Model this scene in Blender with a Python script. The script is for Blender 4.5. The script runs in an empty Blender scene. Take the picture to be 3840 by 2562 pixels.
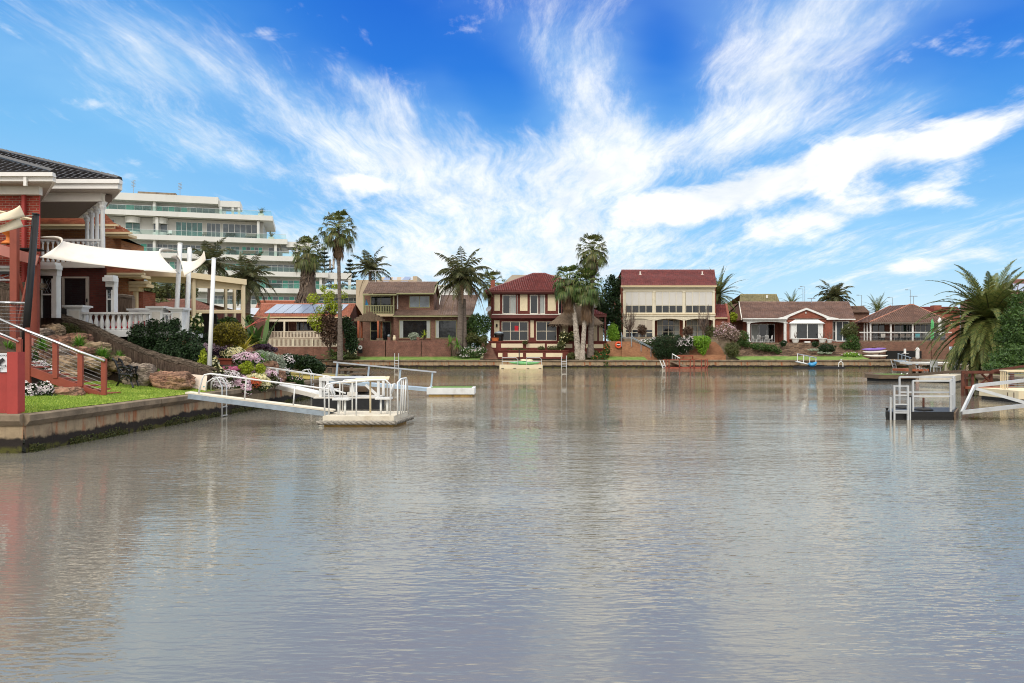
import bpy, math, random
from mathutils import Vector as V, noise as mnoise
R = math.radians
scene = bpy.context.scene
col = scene.collection
# ------------------------------------------------------------------ camera
F, HZ, CH = 2880.0, 1308.0, 2.35          # focal length in photo pixels, horizon row, eye height (m)
cam = bpy.data.objects.new('camera', bpy.data.cameras.new('camera'))
col.objects.link(cam)
cam.location = (0, 0, CH); cam.rotation_euler = (R(90), 0, 0)
cam.data.sensor_width = 36; cam.data.lens = 27; cam.data.shift_y = 27/3840
cam.data.clip_start = .1; cam.data.clip_end = 6000
scene.camera = cam
# ------------------------------------------------------------------ view
vs = scene.view_settings
scene.display_settings.display_device = 'sRGB'
vs.view_transform = 'Standard'; vs.look = 'None'; vs.gamma = 1; vs.exposure = 0.12
cy = scene.cycles
cy.filter_width = 1.05; cy.max_bounces = 6; cy.diffuse_bounces = 2; cy.glossy_bounces = 3; cy.transmission_bounces = 3
cy.transparent_max_bounces = 6; cy.caustics_reflective = False; cy.caustics_refractive = False
# ------------------------------------------------------------------ sun
SUN_EL, SUN_AZ = 38.0, 205.0               # degrees; azimuth from +Y clockwise: behind the camera, to the left
sun = bpy.data.objects.new('sun', bpy.data.lights.new('sun', 'SUN')); col.objects.link(sun)
sun.data.energy = 1.5; sun.data.angle = R(20); sun.data.color = (1, .95, .87)
sd = V((math.sin(R(SUN_AZ))*math.cos(R(SUN_EL)), math.cos(R(SUN_AZ))*math.cos(R(SUN_EL)), math.sin(R(SUN_EL))))
sun.rotation_euler = sd.to_track_quat('Z', 'Y').to_euler()
# ------------------------------------------------------------------ node helper
def lin(c):
    return tuple(((x/255+.055)/1.055)**2.4 if x > 10 else x/255/12.92 for x in c)
class NT:
    def __init__(s, nt): s.t = nt; nt.nodes.clear()
    def n(s, kind, ins={}, **kw):
        o = s.t.nodes.new(kind)
        for k, v in kw.items(): setattr(o, k, v)
        for k, v in ins.items():
            if isinstance(v, bpy.types.NodeSocket): s.t.links.new(v, o.inputs[k])
            else: o.inputs[k].default_value = v
        return o
    def m(s, op, a, b=0.0, c=None, clamp=False):
        ins = {0: a, 1: b}
        if c is not None: ins[2] = c
        return s.n('ShaderNodeMath', ins, operation=op, use_clamp=clamp).outputs[0]
    def mix(s, f, a, b, bt='MIX'):
        o = s.t.nodes.new('ShaderNodeMix'); o.data_type = 'RGBA'; o.blend_type = bt
        for k, v in ((0, f), (6, a), (7, b)):
            if isinstance(v, bpy.types.NodeSocket): s.t.links.new(v, o.inputs[k])
            else: o.inputs[k].default_value = v if k == 0 else (*v[:3], 1)
        return o.outputs[2]
    def ramp(s, f, pts, interp='LINEAR'):
        o = s.n('ShaderNodeValToRGB', {0: f}); r = o.color_ramp; r.interpolation = interp
        while len(r.elements) < len(pts): r.elements.new(.5)
        for e, (p, c) in zip(r.elements, pts):
            e.position = p; e.color = (*c, 1) if not isinstance(c, (int, float)) else (c, c, c, 1)
        return o.outputs[0]
    def rng(s, v, a, b, c=0.0, d=1.0, kind='SMOOTHSTEP'):
        return s.n('ShaderNodeMapRange', {0: v, 1: a, 2: b, 3: c, 4: d}, interpolation_type=kind).outputs[0]
    def noise(s, vec, scale, detail=2, rough=.5, dist=0.0):
        return s.n('ShaderNodeTexNoise', {'Vector': vec, 'Scale': scale, 'Detail': detail, 'Roughness': rough, 'Distortion': dist}).outputs[0]
# ------------------------------------------------------------------ sky
world = bpy.data.worlds.new('World'); scene.world = world; world.use_nodes = True
w = NT(world.node_tree)
gen = w.n('ShaderNodeTexCoord').outputs['Generated']
sep = w.n('ShaderNodeSeparateXYZ', {0: gen})
dx, dy, dz = sep.outputs
az = w.m('ARCTAN2', dx, dy)
el = w.m('ARCSINE', w.m('MINIMUM', w.m('MAXIMUM', dz, -.999), .999))
nish = w.n('ShaderNodeTexSky', sky_type='NISHITA', sun_disc=False, sun_elevation=R(SUN_EL), sun_rotation=R(SUN_AZ), air_density=1.0, dust_density=.6, ozone_density=2.0).outputs[0]
eln = w.m('DIVIDE', el, R(40), clamp=True)
deep = w.ramp(eln, [(0, (.55, .79, .93)), (.08, (.46, .74, .93)), (.2, (.23, .56, .92)), (.34, (.08, .37, .86)), (.5, (.010, .185, .74)), (.62, (.004, .135, .68)), (1, (.10, .24, .52))])
pale = w.ramp(eln, [(0, (.50, .77, .93)), (.15, (.38, .68, .94)), (.35, (.19, .52, .90)), (.6, (.03, .27, .78)), (1, (.12, .25, .52))])
leftness = w.rng(az, R(-8), R(-30))
blue = w.mix(leftness, deep, pale)
blue = w.mix(1.0, blue, (10, 10, 10), 'MULTIPLY')
sky = w.mix(.12, blue, nish)
pz = w.m('ADD', w.m('MAXIMUM', dz, 0.0), .07)
pvec = w.n('ShaderNodeCombineXYZ', {0: w.m('DIVIDE', dx, pz), 1: w.m('DIVIDE', dy, pz), 2: 0.0}).outputs[0]
def maprot(vec, rot, sc, loc=(0, 0, 0)):
    return w.n('ShaderNodeMapping', {'Vector': vec, 'Rotation': (0, 0, rot), 'Scale': sc, 'Location': loc}).outputs[0]
warp = w.n('ShaderNodeTexNoise', {'Vector': pvec, 'Scale': .7, 'Detail': 3.0}).outputs['Color']
pw = w.n('ShaderNodeVectorMath', {0: pvec, 1: w.n('ShaderNodeVectorMath', {0: warp, 'Scale': .45}, operation='SCALE').outputs[0]}, operation='ADD').outputs[0]
cir = w.noise(maprot(pw, R(6), (1.3, .26, 1)), 1.7, 10, .64, .25)
fine = w.noise(maprot(pw, R(-4), (4.6, 1.0, 1)), 2.4, 9, .7, .15)
skyvec = w.n('ShaderNodeCombineXYZ', {0: az, 1: w.m('MULTIPLY', el, 1.9), 2: 0.0}).outputs[0]
puff = w.noise(skyvec, 9.0, 9, .58, .3)
def gauss(px, py, ax, ay, rot):
    "a soft ellipse of cloud round a direction; sizes in 1/2880 rad"
    u0 = math.atan((px-1920)/F); v0 = math.atan((HZ-py)/F*math.cos(u0))
    u = w.m('SUBTRACT', az, u0); v = w.m('SUBTRACT', el, v0)
    c, s = math.cos(R(rot)), math.sin(R(rot))
    p = w.m('ADD', w.m('MULTIPLY', u, c*F/ax), w.m('MULTIPLY', v, s*F/ax))
    q = w.m('ADD', w.m('MULTIPLY', u, -s*F/ay), w.m('MULTIPLY', v, c*F/ay))
    return w.m('EXPONENT', w.m('MULTIPLY', w.m('ADD', w.m('MULTIPLY', p, p), w.m('MULTIPLY', q, q)), -1.0))
def total(items, start):
    t = start
    for (*g, k) in items: t = w.m('MULTIPLY_ADD', gauss(*g), k, t)
    return t
thin_cov = total([(1900, 770, 700, 200, 0, .17), (2180, 300, 240, 200, 35, .16), (2450, 430, 220, 90, 40, .10), (1150, 430, 260, 90, -28, .10), (2960, 190, 460, 190, 15, .20), (1900, 985, 1100, 150, 0, .2), (720, 545, 330, 70, -14, .2),
    (1350, 300, 190, 70, -32, .2), (1450, 580, 420, 130, -12, .14), (2600, 560, 400, 100, 14, .2), (3350, 430, 380, 100, 20, .18), (3500, 900, 600, 200, 8, .06), (560, 260, 420, 120, 12, .1), (2300, 560, 240, 160, 30, .12),
    (1420, 130, 340, 150, 0, -.22), (1880, 340, 170, 120, -35, -.26), (2500, 330, 120, 300, 8, -.2), (3740, 230, 260, 160, 10, -.16), (300, 700, 500, 250, 0, -.10), (3650, 720, 300, 60, 10, -.1)], .055)
thick_cov = total([(3040, 640, 700, 74, 12, .62), (3600, 525, 260, 50, 12, .40), (3150, 800, 430, 62, 11, .58), (2650, 745, 360, 76, 9, .48), (3480, 1000, 350, 48, 9, .5), (1290, 680, 190, 50, -6, .40),
    (335, 388, 80, 24, 8, .36), (2300, 1010, 300, 60, 0, .2), (830, 575, 130, 34, -14, .26), (1650, 720, 330, 60, -4, .16), (2380, 330, 60, 200, 12, .16)], .0)
streak = w.m('ADD', w.m('MULTIPLY', cir, .52), w.m('MULTIPLY', fine, .48))
t0 = w.m('SUBTRACT', .565, thin_cov)
veil = w.m('MULTIPLY', w.rng(w.m('ADD', w.noise(pw, .55, 5, .6), thin_cov), .42, .95), .5)
thin = w.rng(streak, t0, w.m('ADD', t0, .34))
thick = w.rng(w.m('ADD', w.m('ADD', w.m('MULTIPLY_ADD', puff, 1.7, -.60), w.m('MULTIPLY', fine, .5)), thick_cov), .64, 1.14)
hi = w.m('MULTIPLY', w.m('MAXIMUM', w.rng(el, R(24.6), R(33)), w.rng(dy, .15, -.35)), .96)      # bright overcast added out of view, above and behind, to light houses and water
lowhaze = w.rng(el, R(7), R(-1), 0, .35)
cl = w.m('MAXIMUM', w.m('MAXIMUM', w.m('MULTIPLY', thin, .93), thick), lowhaze)
cshade = w.mix(w.rng(puff, .3, .62), (7.9, 8.5, 9.1), (10.3, 10.3, 10.2))
sky = w.mix(veil, sky, (4.6, 7.6, 9.9))
sky = w.mix(cl, sky, cshade)
over = w.n('ShaderNodeVectorMath', {0: w.mix(cir, (10.4, 10.3, 10.1), (13.6, 13.4, 13.0)), 'Scale': w.rng(el, R(25), R(75), 1.0, 1.55)}, operation='SCALE').outputs[0]   # the added overcast brightens towards the zenith
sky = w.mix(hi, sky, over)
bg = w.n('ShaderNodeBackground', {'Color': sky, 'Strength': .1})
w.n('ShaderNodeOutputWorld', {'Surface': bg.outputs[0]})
# ------------------------------------------------------------------ materials
MAT = {}
def shader(name):
    m = bpy.data.materials.new(name); m.use_nodes = True; MAT[name] = m
    return m, NT(m.node_tree)
def M(name, c, rough=.7, var=.14, scale=3.0, bump=0.0, bscale=30.0, metal=0.0, dirt=None, damt=.35, spec=.4, stretch=(1, 1, 1), coat=0.0):
    "painted, wooden, metal or stone surface; c is an sRGB albedo"
    m, t = shader(name); c = lin(c)
    o = t.n('ShaderNodeTexCoord').outputs['Object']
    o = t.n('ShaderNodeMapping', {'Vector': o, 'Scale': stretch}).outputs[0]
    a = t.noise(o, scale, 5, .6); k = t.rng(a, .25, .75, 1-var*1.6, 1+var, 'LINEAR')
    cc = t.n('ShaderNodeVectorMath', {0: c, 'Scale': k}, operation='SCALE').outputs[0]
    if dirt:
        d = t.rng(t.noise(o, scale*.37, 7, .7), .52, .72)
        cc = t.mix(t.m('MULTIPLY', d, damt), cc, lin(dirt))
    b = t.n('ShaderNodeBsdfPrincipled', {'Base Color': cc, 'Roughness': rough, 'Metallic': metal, 'Specular IOR Level': spec, 'Coat Weight': coat})
    if bump:
        h = t.noise(o, bscale, 4, .6)
        t.t.links.new(t.n('ShaderNodeBump', {'Height': h, 'Strength': bump, 'Distance': .02}).outputs[0], b.inputs['Normal'])
    t.n('ShaderNodeOutputMaterial', {'Surface': b.outputs[0]})
    return m
def brick(name, c1, c2, mortar, bw=.24, bh=.086, var=.25):
    m, t = shader(name)
    o = t.n('ShaderNodeTexCoord').outputs['Object']
    s = t.n('ShaderNodeSeparateXYZ', {0: o}).outputs
    uv = t.n('ShaderNodeCombineXYZ', {0: t.m('ADD', s[0], s[1]), 1: s[2], 2: 0.0}).outputs[0]
    bt = t.n('ShaderNodeTexBrick', {'Vector': uv, 'Color1': (*lin(c1), 1), 'Color2': (*lin(c2), 1), 'Mortar': (*lin(mortar), 1), 'Scale': 1.0, 'Mortar Size': .008, 'Mortar Smooth': .3, 'Bias': -.1, 'Brick Width': bw, 'Row Height': bh})
    k = t.rng(t.noise(o, .9, 6, .65), .3, .7, 1-var, 1+var*.6, 'LINEAR')
    cc = t.n('ShaderNodeVectorMath', {0: bt.outputs[0], 'Scale': k}, operation='SCALE').outputs[0]
    b = t.n('ShaderNodeBsdfPrincipled', {'Base Color': cc, 'Roughness': .85, 'Specular IOR Level': .25})
    t.t.links.new(t.n('ShaderNodeBump', {'Height': t.m('SUBTRACT', 1.0, bt.outputs[1]), 'Strength': .5, 'Distance': .01}).outputs[0], b.inputs['Normal'])
    t.n('ShaderNodeOutputMaterial', {'Surface': b.outputs[0]})
def leafmat(name, cols, trans=.25, rough=.5):
    "foliage or petals: every leaf takes its own colour from the list"
    m, t = shader(name)
    r = t.n('ShaderNodeNewGeometry').outputs['Random Per Island']
    cc = t.ramp(r, [((i+.0)/max(1, len(cols)-1), lin(c)) for i, c in enumerate(cols)])
    b = t.n('ShaderNodeBsdfPrincipled', {'Base Color': cc, 'Roughness': rough, 'Specular IOR Level': .3})
    tr = t.n('ShaderNodeBsdfTranslucent', {'Color': cc})
    t.n('ShaderNodeOutputMaterial', {'Surface': t.n('ShaderNodeMixShader', {0: trans, 1: b.outputs[0], 2: tr.outputs[0]}).outputs[0]})
def tile(name, c, c2, rough=.55, moss=None):
    m, t = shader(name)
    o = t.n('ShaderNodeTexCoord').outputs['Object']
    cell = t.n('ShaderNodeTexVoronoi', {'Vector': o, 'Scale': 3.2}).outputs['Color']
    k = t.n('ShaderNodeSeparateColor', {0: cell}).outputs[0]
    cc = t.mix(k, lin(c), lin(c2))
    st = t.rng(t.noise(o, .55, 7, .65), .42, .68)
    cc = t.mix(t.m('MULTIPLY', st, .45), cc, lin(moss or tuple(x*.6 for x in c)))
    b = t.n('ShaderNodeBsdfPrincipled', {'Base Color': cc, 'Roughness': rough, 'Specular IOR Level': .5})
    t.n('ShaderNodeOutputMaterial', {'Surface': b.outputs[0]})
def glassmat(name, c, rough=.06, spec=.6):
    m, t = shader(name)
    o = t.n('ShaderNodeTexCoord').outputs['Object']
    k = t.rng(t.noise(o, .8, 3, .6), .3, .7, .5, 1.6, 'LINEAR')
    cc = t.n('ShaderNodeVectorMath', {0: lin(c), 'Scale': k}, operation='SCALE').outputs[0]
    b = t.n('ShaderNodeBsdfPrincipled', {'Base Color': cc, 'Roughness': rough, 'Specular IOR Level': spec})
    t.t.links.new(t.n('ShaderNodeBump', {'Height': t.noise(o, 1.3, 1), 'Strength': .12, 'Distance': .05}).outputs[0], b.inputs['Normal'])
    t.n('ShaderNodeOutputMaterial', {'Surface': b.outputs[0]})
def seethrough(name, c, opaque=.3):
    m, t = shader(name)
    g = t.n('ShaderNodeBsdfPrincipled', {'Base Color': (*lin(c), 1), 'Roughness': .05})
    tr = t.n('ShaderNodeBsdfTransparent', {'Color': (.90, .97, .95, 1)})
    t.n('ShaderNodeOutputMaterial', {'Surface': t.n('ShaderNodeMixShader', {0: opaque, 1: tr.outputs[0], 2: g.outputs[0]}).outputs[0]})

M('white', (226, 226, 223), .5, .07, 2.6, dirt=(160, 150, 134), damt=.42)
M('offwhite', (222, 216, 205), .6, .06, 2, dirt=(160, 150, 135), damt=.25)
M('cream', (220, 210, 186), .6, .06, 1.5, dirt=(170, 150, 118), damt=.25)
M('pergola_cream', (215, 198, 165), .6, .06, 1.5, dirt=(160, 140, 110), damt=.3)
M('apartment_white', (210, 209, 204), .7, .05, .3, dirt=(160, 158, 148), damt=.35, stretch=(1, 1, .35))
M('apartment_wall_shaded', (184, 181, 174), .7, .06, .3, dirt=(150, 146, 138), damt=.3)  # darker copy for the set-back walls: recess shade put into the colour
M('steel', (205, 207, 208), .38, .08, 4, metal=.55, dirt=(140, 135, 130), damt=.3)
M('galv', (150, 162, 172), .45, .15, 6, metal=.35, dirt=(105, 95, 88), damt=.5)
M('blue_grey_paint', (172, 190, 205), .5, .1, 4, dirt=(120, 125, 130), damt=.4)
M('red_steel', (144, 70, 52), .6, .1, 3, bump=.2, dirt=(110, 48, 38), damt=.5)
M('red_panel', (166, 64, 57), .7, .1, 2.5, bump=.3, bscale=90, dirt=(140, 48, 46), damt=.4)
M('pink_beam', (200, 132, 120), .7, .08, 2)
M('rust', (98, 58, 44), .8, .3, 5, bump=.4, dirt=(60, 36, 28), damt=.7)
M('black', (22, 22, 23), .45, .3, 6, bump=.2, bscale=60)
M('black_deck', (38, 38, 40), .8, .2, 8, bump=.4, bscale=80)
M('black_iron', (14, 14, 15), .35, .3, 6)
M('concrete', (132, 116, 96), .85, .3, 2.2, bump=.6, bscale=18, dirt=(62, 50, 40), damt=.9)
def rock(name, c1, c2, c3):
    "sandstone: warm and grey patches, dark seams along tilted strata, gritty surface"
    m, t = shader(name); o = t.n('ShaderNodeTexCoord').outputs['Object']
    st = t.n('ShaderNodeMapping', {'Vector': o, 'Scale': (1.2, 1.2, 5.0), 'Rotation': (.3, .25, 0)}).outputs[0]
    cc = t.ramp(t.noise(o, 2.6, 7, .68), [(.33, lin(c3)), (.48, lin(c1)), (.66, lin(c2))])
    seam = t.rng(t.noise(st, 1.7, 5, .6, .5), .43, .5); ridge_ = t.m('ABSOLUTE', t.m('SUBTRACT', t.noise(st, 2.3, 5, .62, .8), .5))
    cc = t.mix(t.m('MULTIPLY', t.rng(ridge_, .035, .0), .75), cc, lin((58, 46, 40)))
    cc = t.mix(t.m('MULTIPLY', seam, .25), cc, lin(c2))
    b = t.n('ShaderNodeBsdfPrincipled', {'Base Color': cc, 'Roughness': .9, 'Specular IOR Level': .25})
    h = t.m('ADD', t.m('MULTIPLY', t.rng(ridge_, .0, .06), .7), t.m('MULTIPLY', t.noise(o, 9, 6, .7), .6))
    t.t.links.new(t.n('ShaderNodeBump', {'Height': h, 'Strength': .9, 'Distance': .05}).outputs[0], b.inputs['Normal'])
    t.n('ShaderNodeOutputMaterial', {'Surface': b.outputs[0]})
rock('stone_grey', (150, 134, 120), (176, 160, 142), (104, 88, 78)); rock('stone_tan', (178, 152, 122), (196, 172, 142), (128, 102, 80)); rock('stone_red', (160, 118, 96), (182, 146, 120), (110, 84, 72))
M('soil', (84, 68, 54), .95, .4, 2.5, bump=.8, bscale=12, dirt=(60, 62, 38), damt=.7)
M('old_wood', (112, 94, 76), .85, .3, 5, bump=.5, dirt=(64, 52, 42), damt=.7, stretch=(.4, 3, 3))
M('red_wood', (150, 74, 54), .7, .2, 4, dirt=(92, 60, 48), damt=.6)
M('orange_post', (158, 88, 58), .7, .15, 4)
M('brush', (124, 106, 90), .95, .55, 14, bump=1.0, bscale=30, stretch=(2.2, 2.2, .12), dirt=(52, 43, 36), damt=.7)
M('brush_cap', (112, 98, 84), .95, .5, 10, bump=1.0, bscale=25, stretch=(.5, .5, 3))
M('thatch', (116, 98, 80), .95, .4, 8, bump=1.0, bscale=22, stretch=(1.5, 1.5, .3), dirt=(66, 54, 44), damt=.6)
M('sail_white', (230, 222, 210), .8, .03, 1, dirt=(214, 196, 176), damt=.5)
M('sail_cream', (226, 208, 176), .8, .04, 1)
M('soffit', (170, 158, 146), .85, .1, 20)
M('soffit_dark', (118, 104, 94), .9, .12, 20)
M('gutter_white', (228, 224, 218), .4, .04, 2)
M('gutter_cream', (208, 188, 150), .5, .05, 2)
M('gutter_green', (150, 148, 108), .6, .06, 2)
M('red_paint', (102, 52, 46), .6, .14, 2, dirt=(84, 32, 30), damt=.4)
M('cream_panel', (226, 210, 176), .7, .05, 1.5, dirt=(180, 160, 128), damt=.25)
M('curtain', (166, 170, 166), .9, .12, 5, stretch=(6, 1, .2))
M('blind', (205, 201, 194), .85, .03, 1)
M('blind_tan', (178, 166, 150), .85, .04, 1)
M('teal_curtain', (96, 176, 158), .6, .14, 4, stretch=(5, 5, .1))
M('orange', (224, 84, 44), .5, .08, 3)
M('terracotta', (206, 112, 62), .7, .12, 4)
M('red_cloth', (196, 24, 40), .6, .1, 3)
M('yellow', (226, 192, 40), .45, .08, 3)
M('green_kayak', (104, 172, 112), .4, .12, 2, dirt=(170, 214, 120), damt=.6)
M('blue_kayak', (60, 146, 196), .4, .1, 3)
M('purple_kayak', (122, 92, 172), .45, .1, 3)
M('teal_cloth', (96, 172, 182), .8, .1, 3)
M('green_cloth', (96, 176, 112), .8, .08, 2)
M('grey_cloth', (128, 120, 112), .9, .14, 3)
M('rope', (150, 143, 132), .95, .3, 12, bump=.6)
M('mildew_white', (222, 212, 192), .7, .08, 2, dirt=(150, 128, 92), damt=.5)
M('float_yellow', (176, 140, 72), .7, .25, 2, dirt=(60, 48, 32), damt=.8)
M('dark_room', (26, 25, 25), .9, .2, 2)
M('solar', (132, 146, 168), .22, .1, .6, spec=.8)
M('metal_roof', (176, 180, 186), .5, .06, 1)
M('tan_roof', (176, 158, 134), .6, .06, 1)
M('trunk_grey', (116, 104, 94), .95, .35, 3, bump=.9, bscale=8, stretch=(1, 1, 4), dirt=(62, 54, 48), damt=.7)
M('trunk_white', (176, 164, 150), .95, .45, 4.5, bump=.9, bscale=7, stretch=(1, 1, 1.6), dirt=(70, 58, 48), damt=.95)
M('bark', (84, 68, 56), .95, .3, 5, bump=.6)
M('pine_bark', (70, 62, 54), .95, .3, 5)
M('sign_white', (226, 228, 230), .4, .03, 2)
M('ink', (30, 30, 32), .6, .05, 2)
M('board', (222, 204, 186), .8, .05, 2, dirt=(180, 150, 126), damt=.4)
M('green_turf', (96, 132, 56), .9, .2, 5)
M('urn_orange', (214, 122, 52), .6, .12, 3)
M('chrome', (190, 192, 194), .25, .05, 3, metal=.9)
M('plastic_green', (120, 140, 60), .6, .1, 3)
brick('brick_red', (150, 58, 42), (118, 44, 36), (150, 128, 112))
brick('brick_dark', (92, 44, 36), (72, 34, 30), (70, 52, 46))
brick('brick_brown', (126, 86, 70), (98, 66, 56), (150, 132, 116))
brick('brick_tan', (160, 108, 70), (132, 84, 56), (146, 120, 96))
brick('brick_orange', (172, 122, 90), (150, 102, 76), (140, 108, 84))
brick('brick_pink', (142, 98, 82), (116, 78, 66), (126, 104, 92), var=.4)
brick('brick_wall_red', (126, 78, 66), (98, 60, 52), (150, 128, 114), var=.42)
brick('brick_maroon', (116, 62, 53), (98, 52, 46), (100, 48, 42))
brick('brick_warm', (150, 86, 68), (130, 70, 56), (140, 104, 88))
brick('stone_stack', (148, 122, 100), (88, 72, 62), (44, 36, 32), .42, .11, .35)
tile('tile_black', (54, 50, 50), (36, 34, 35), .35)
tile('tile_terracotta', (176, 116, 88), (150, 92, 70), .6, (96, 62, 50))
tile('tile_orange', (178, 114, 88), (154, 96, 74), .6, (120, 74, 56))
tile('tile_brown', (136, 112, 98), (114, 92, 82), .5, (84, 68, 58))
tile('tile_red', (134, 70, 66), (106, 54, 53), .4, (96, 48, 46))
tile('tile_pinkbrown', (140, 100, 88), (122, 86, 76), .55, (100, 76, 66))
tile('tile_rust', (134, 104, 90), (112, 86, 76), .5, (80, 58, 48))
tile('tile_moss', (150, 140, 104), (126, 118, 86), .6, (96, 92, 66))
tile('tile_grey', (104, 98, 96), (84, 80, 78), .5)
glassmat('glass', (30, 33, 35))
glassmat('glass_grey', (74, 84, 90), .05, .7)
glassmat('glass_teal', (52, 96, 92), .05, .7)
glassmat('glass_sky', (96, 106, 112), .05, .8)
seethrough('rail_glass', (176, 198, 194), .07)
leafmat('leaf_dark', [(26, 40, 22), (38, 58, 30), (52, 76, 40), (30, 48, 26)])
leafmat('leaf_mid', [(44, 66, 30), (66, 92, 42), (84, 112, 50), (56, 78, 36)])
leafmat('leaf_bright', [(92, 132, 36), (120, 160, 44), (140, 178, 58), (84, 122, 36)])
leafmat('leaf_lime', [(132, 148, 30), (156, 170, 40), (176, 186, 62), (110, 128, 28)])
leafmat('leaf_gold', [(58, 58, 24), (120, 108, 32), (172, 158, 56), (44, 48, 22)])
leafmat('leaf_olive', [(74, 82, 44), (96, 104, 58), (64, 70, 38), (112, 108, 62)])
leafmat('leaf_silver', [(150, 160, 138), (176, 184, 164), (126, 138, 116), (190, 196, 178)])
leafmat('leaf_bronze', [(86, 66, 54), (108, 84, 66), (70, 54, 46), (120, 96, 76)])
leafmat('leaf_purple', [(84, 62, 84), (104, 80, 104), (70, 52, 66), (60, 56, 44)])
leafmat('leaf_yellow', [(206, 186, 62), (222, 204, 96), (184, 166, 46), (168, 160, 66)])
leafmat('leaf_agap', [(72, 116, 36), (98, 146, 48), (124, 168, 66), (60, 98, 32)])
leafmat('leaf_pinkish', [(160, 136, 124), (190, 164, 152), (120, 104, 86), (96, 88, 62)])
leafmat('petal_white', [(226, 220, 214), (238, 234, 228), (206, 186, 190), (232, 214, 220)], .2)
leafmat('petal_pink', [(216, 168, 190), (236, 206, 216), (186, 128, 158), (240, 226, 228), (150, 110, 120)], .2)
leafmat('petal_yellow', [(230, 222, 160), (238, 234, 196), (214, 196, 110), (226, 222, 200)], .2)
leafmat('petal_red', [(196, 70, 50), (206, 96, 40), (170, 50, 60), (222, 150, 60)], .2)
leafmat('petal_magenta', [(178, 70, 110), (196, 100, 136), (150, 54, 92), (206, 150, 170)], .2)
leafmat('petal_coral', [(214, 92, 84), (226, 124, 110), (196, 70, 66)], .2)
leafmat('frond_fan', [(58, 70, 34), (82, 96, 46), (108, 116, 60), (70, 72, 40), (128, 122, 74)])
leafmat('frond_fan_fresh', [(56, 80, 38), (74, 98, 46), (92, 112, 56), (112, 116, 64), (66, 74, 42)])
leafmat('frond_queen', [(58, 64, 40), (80, 86, 54), (102, 104, 66), (88, 78, 52)])
leafmat('frond_date', [(70, 88, 42), (92, 106, 54), (116, 122, 64), (128, 126, 66), (58, 76, 38)])
leafmat('frond_dead', [(134, 106, 80), (112, 88, 68), (150, 122, 92), (96, 76, 60)])
leafmat('frond_skirt', [(108, 92, 78), (90, 76, 66), (128, 110, 92), (70, 60, 52)])
leafmat('pine_needles', [(46, 58, 48), (58, 70, 58), (38, 48, 42)])
leafmat('grass_blade', [(104, 140, 46), (132, 160, 62), (160, 176, 78), (92, 122, 40)])
leafmat('twigs', [(96, 80, 72), (78, 66, 60), (132, 110, 94)], .05)
# ------------------------------------------------------------------ lawn and water materials
def lawnmat(name, a, b_, c):
    m, t = shader(name)
    o = t.n('ShaderNodeTexCoord').outputs['Object']
    k = t.noise(o, 1.1, 8, .7); f = t.noise(o, 26, 4, .7)
    cc = t.ramp(t.m('ADD', t.m('MULTIPLY', t.m('MULTIPLY_ADD', k, 1.5, -.25), .65), t.m('MULTIPLY', f, .35)), [(.34, lin(a)), (.5, lin(b_)), (.64, lin(c))])
    b = t.n('ShaderNodeBsdfPrincipled', {'Base Color': cc, 'Roughness': .9, 'Specular IOR Level': .15})
    t.t.links.new(t.n('ShaderNodeBump', {'Height': f, 'Strength': .7, 'Distance': .03}).outputs[0], b.inputs['Normal'])
    t.n('ShaderNodeOutputMaterial', {'Surface': b.outputs[0]})
lawnmat('lawn', (104, 130, 42), (140, 160, 60), (178, 184, 92))
lawnmat('lawn_dry', (140, 130, 60), (186, 160, 92), (128, 142, 56))
lawnmat('lawn_far', (84, 112, 52), (110, 136, 66), (134, 144, 84))
lawnmat('ground', (110, 104, 72), (134, 124, 90), (96, 108, 60))
def watermat():
    m, t = shader('water')
    o = t.n('ShaderNodeTexCoord').outputs['Object']
    mp = lambda sc, rot=0: t.n('ShaderNodeMapping', {'Vector': o, 'Scale': (*sc, 1), 'Rotation': (0, 0, rot)}).outputs[0]
    gust = t.rng(t.noise(mp((.045, .09)), 1.0, 3, .55), .36, .66, .3, 1.5)
    h1 = t.noise(mp((.65, 2.2), R(7)), 1.2, 2, .5, .2)
    h2 = t.noise(mp((1.7, 5.4), R(-6)), 1.7, 2, .5, .3)
    h3 = t.noise(mp((.16, .5), R(3)), 1.0, 1, .5)
    h4 = t.noise(mp((4.5, 13), R(4)), 1.6, 1, .5, .2)
    h = t.m('ADD', t.m('MULTIPLY', h1, .0125), t.m('MULTIPLY', h2, .010))
    h = t.m('MULTIPLY', t.m('ADD', h, t.m('MULTIPLY', h4, .0042)), gust)
    bp = t.n('ShaderNodeBump', {'Height': t.m('ADD', h, t.m('MULTIPLY', h3, .016)), 'Strength': 1.0, 'Distance': 1.0}).outputs[0]
    d = t.n('ShaderNodeBsdfDiffuse', {'Color': (.19, .178, .154, 1)})
    gl = t.n('ShaderNodeBsdfGlossy', {'Color': (1, .925, .79, 1), 'Roughness': .012, 'Normal': bp})
    fr = t.n('ShaderNodeFresnel', {'IOR': 2.25, 'Normal': bp}).outputs[0]
    t.n('ShaderNodeOutputMaterial', {'Surface': t.n('ShaderNodeMixShader', {0: fr, 1: d.outputs[0], 2: gl.outputs[0]}).outputs[0]})
watermat()
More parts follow.
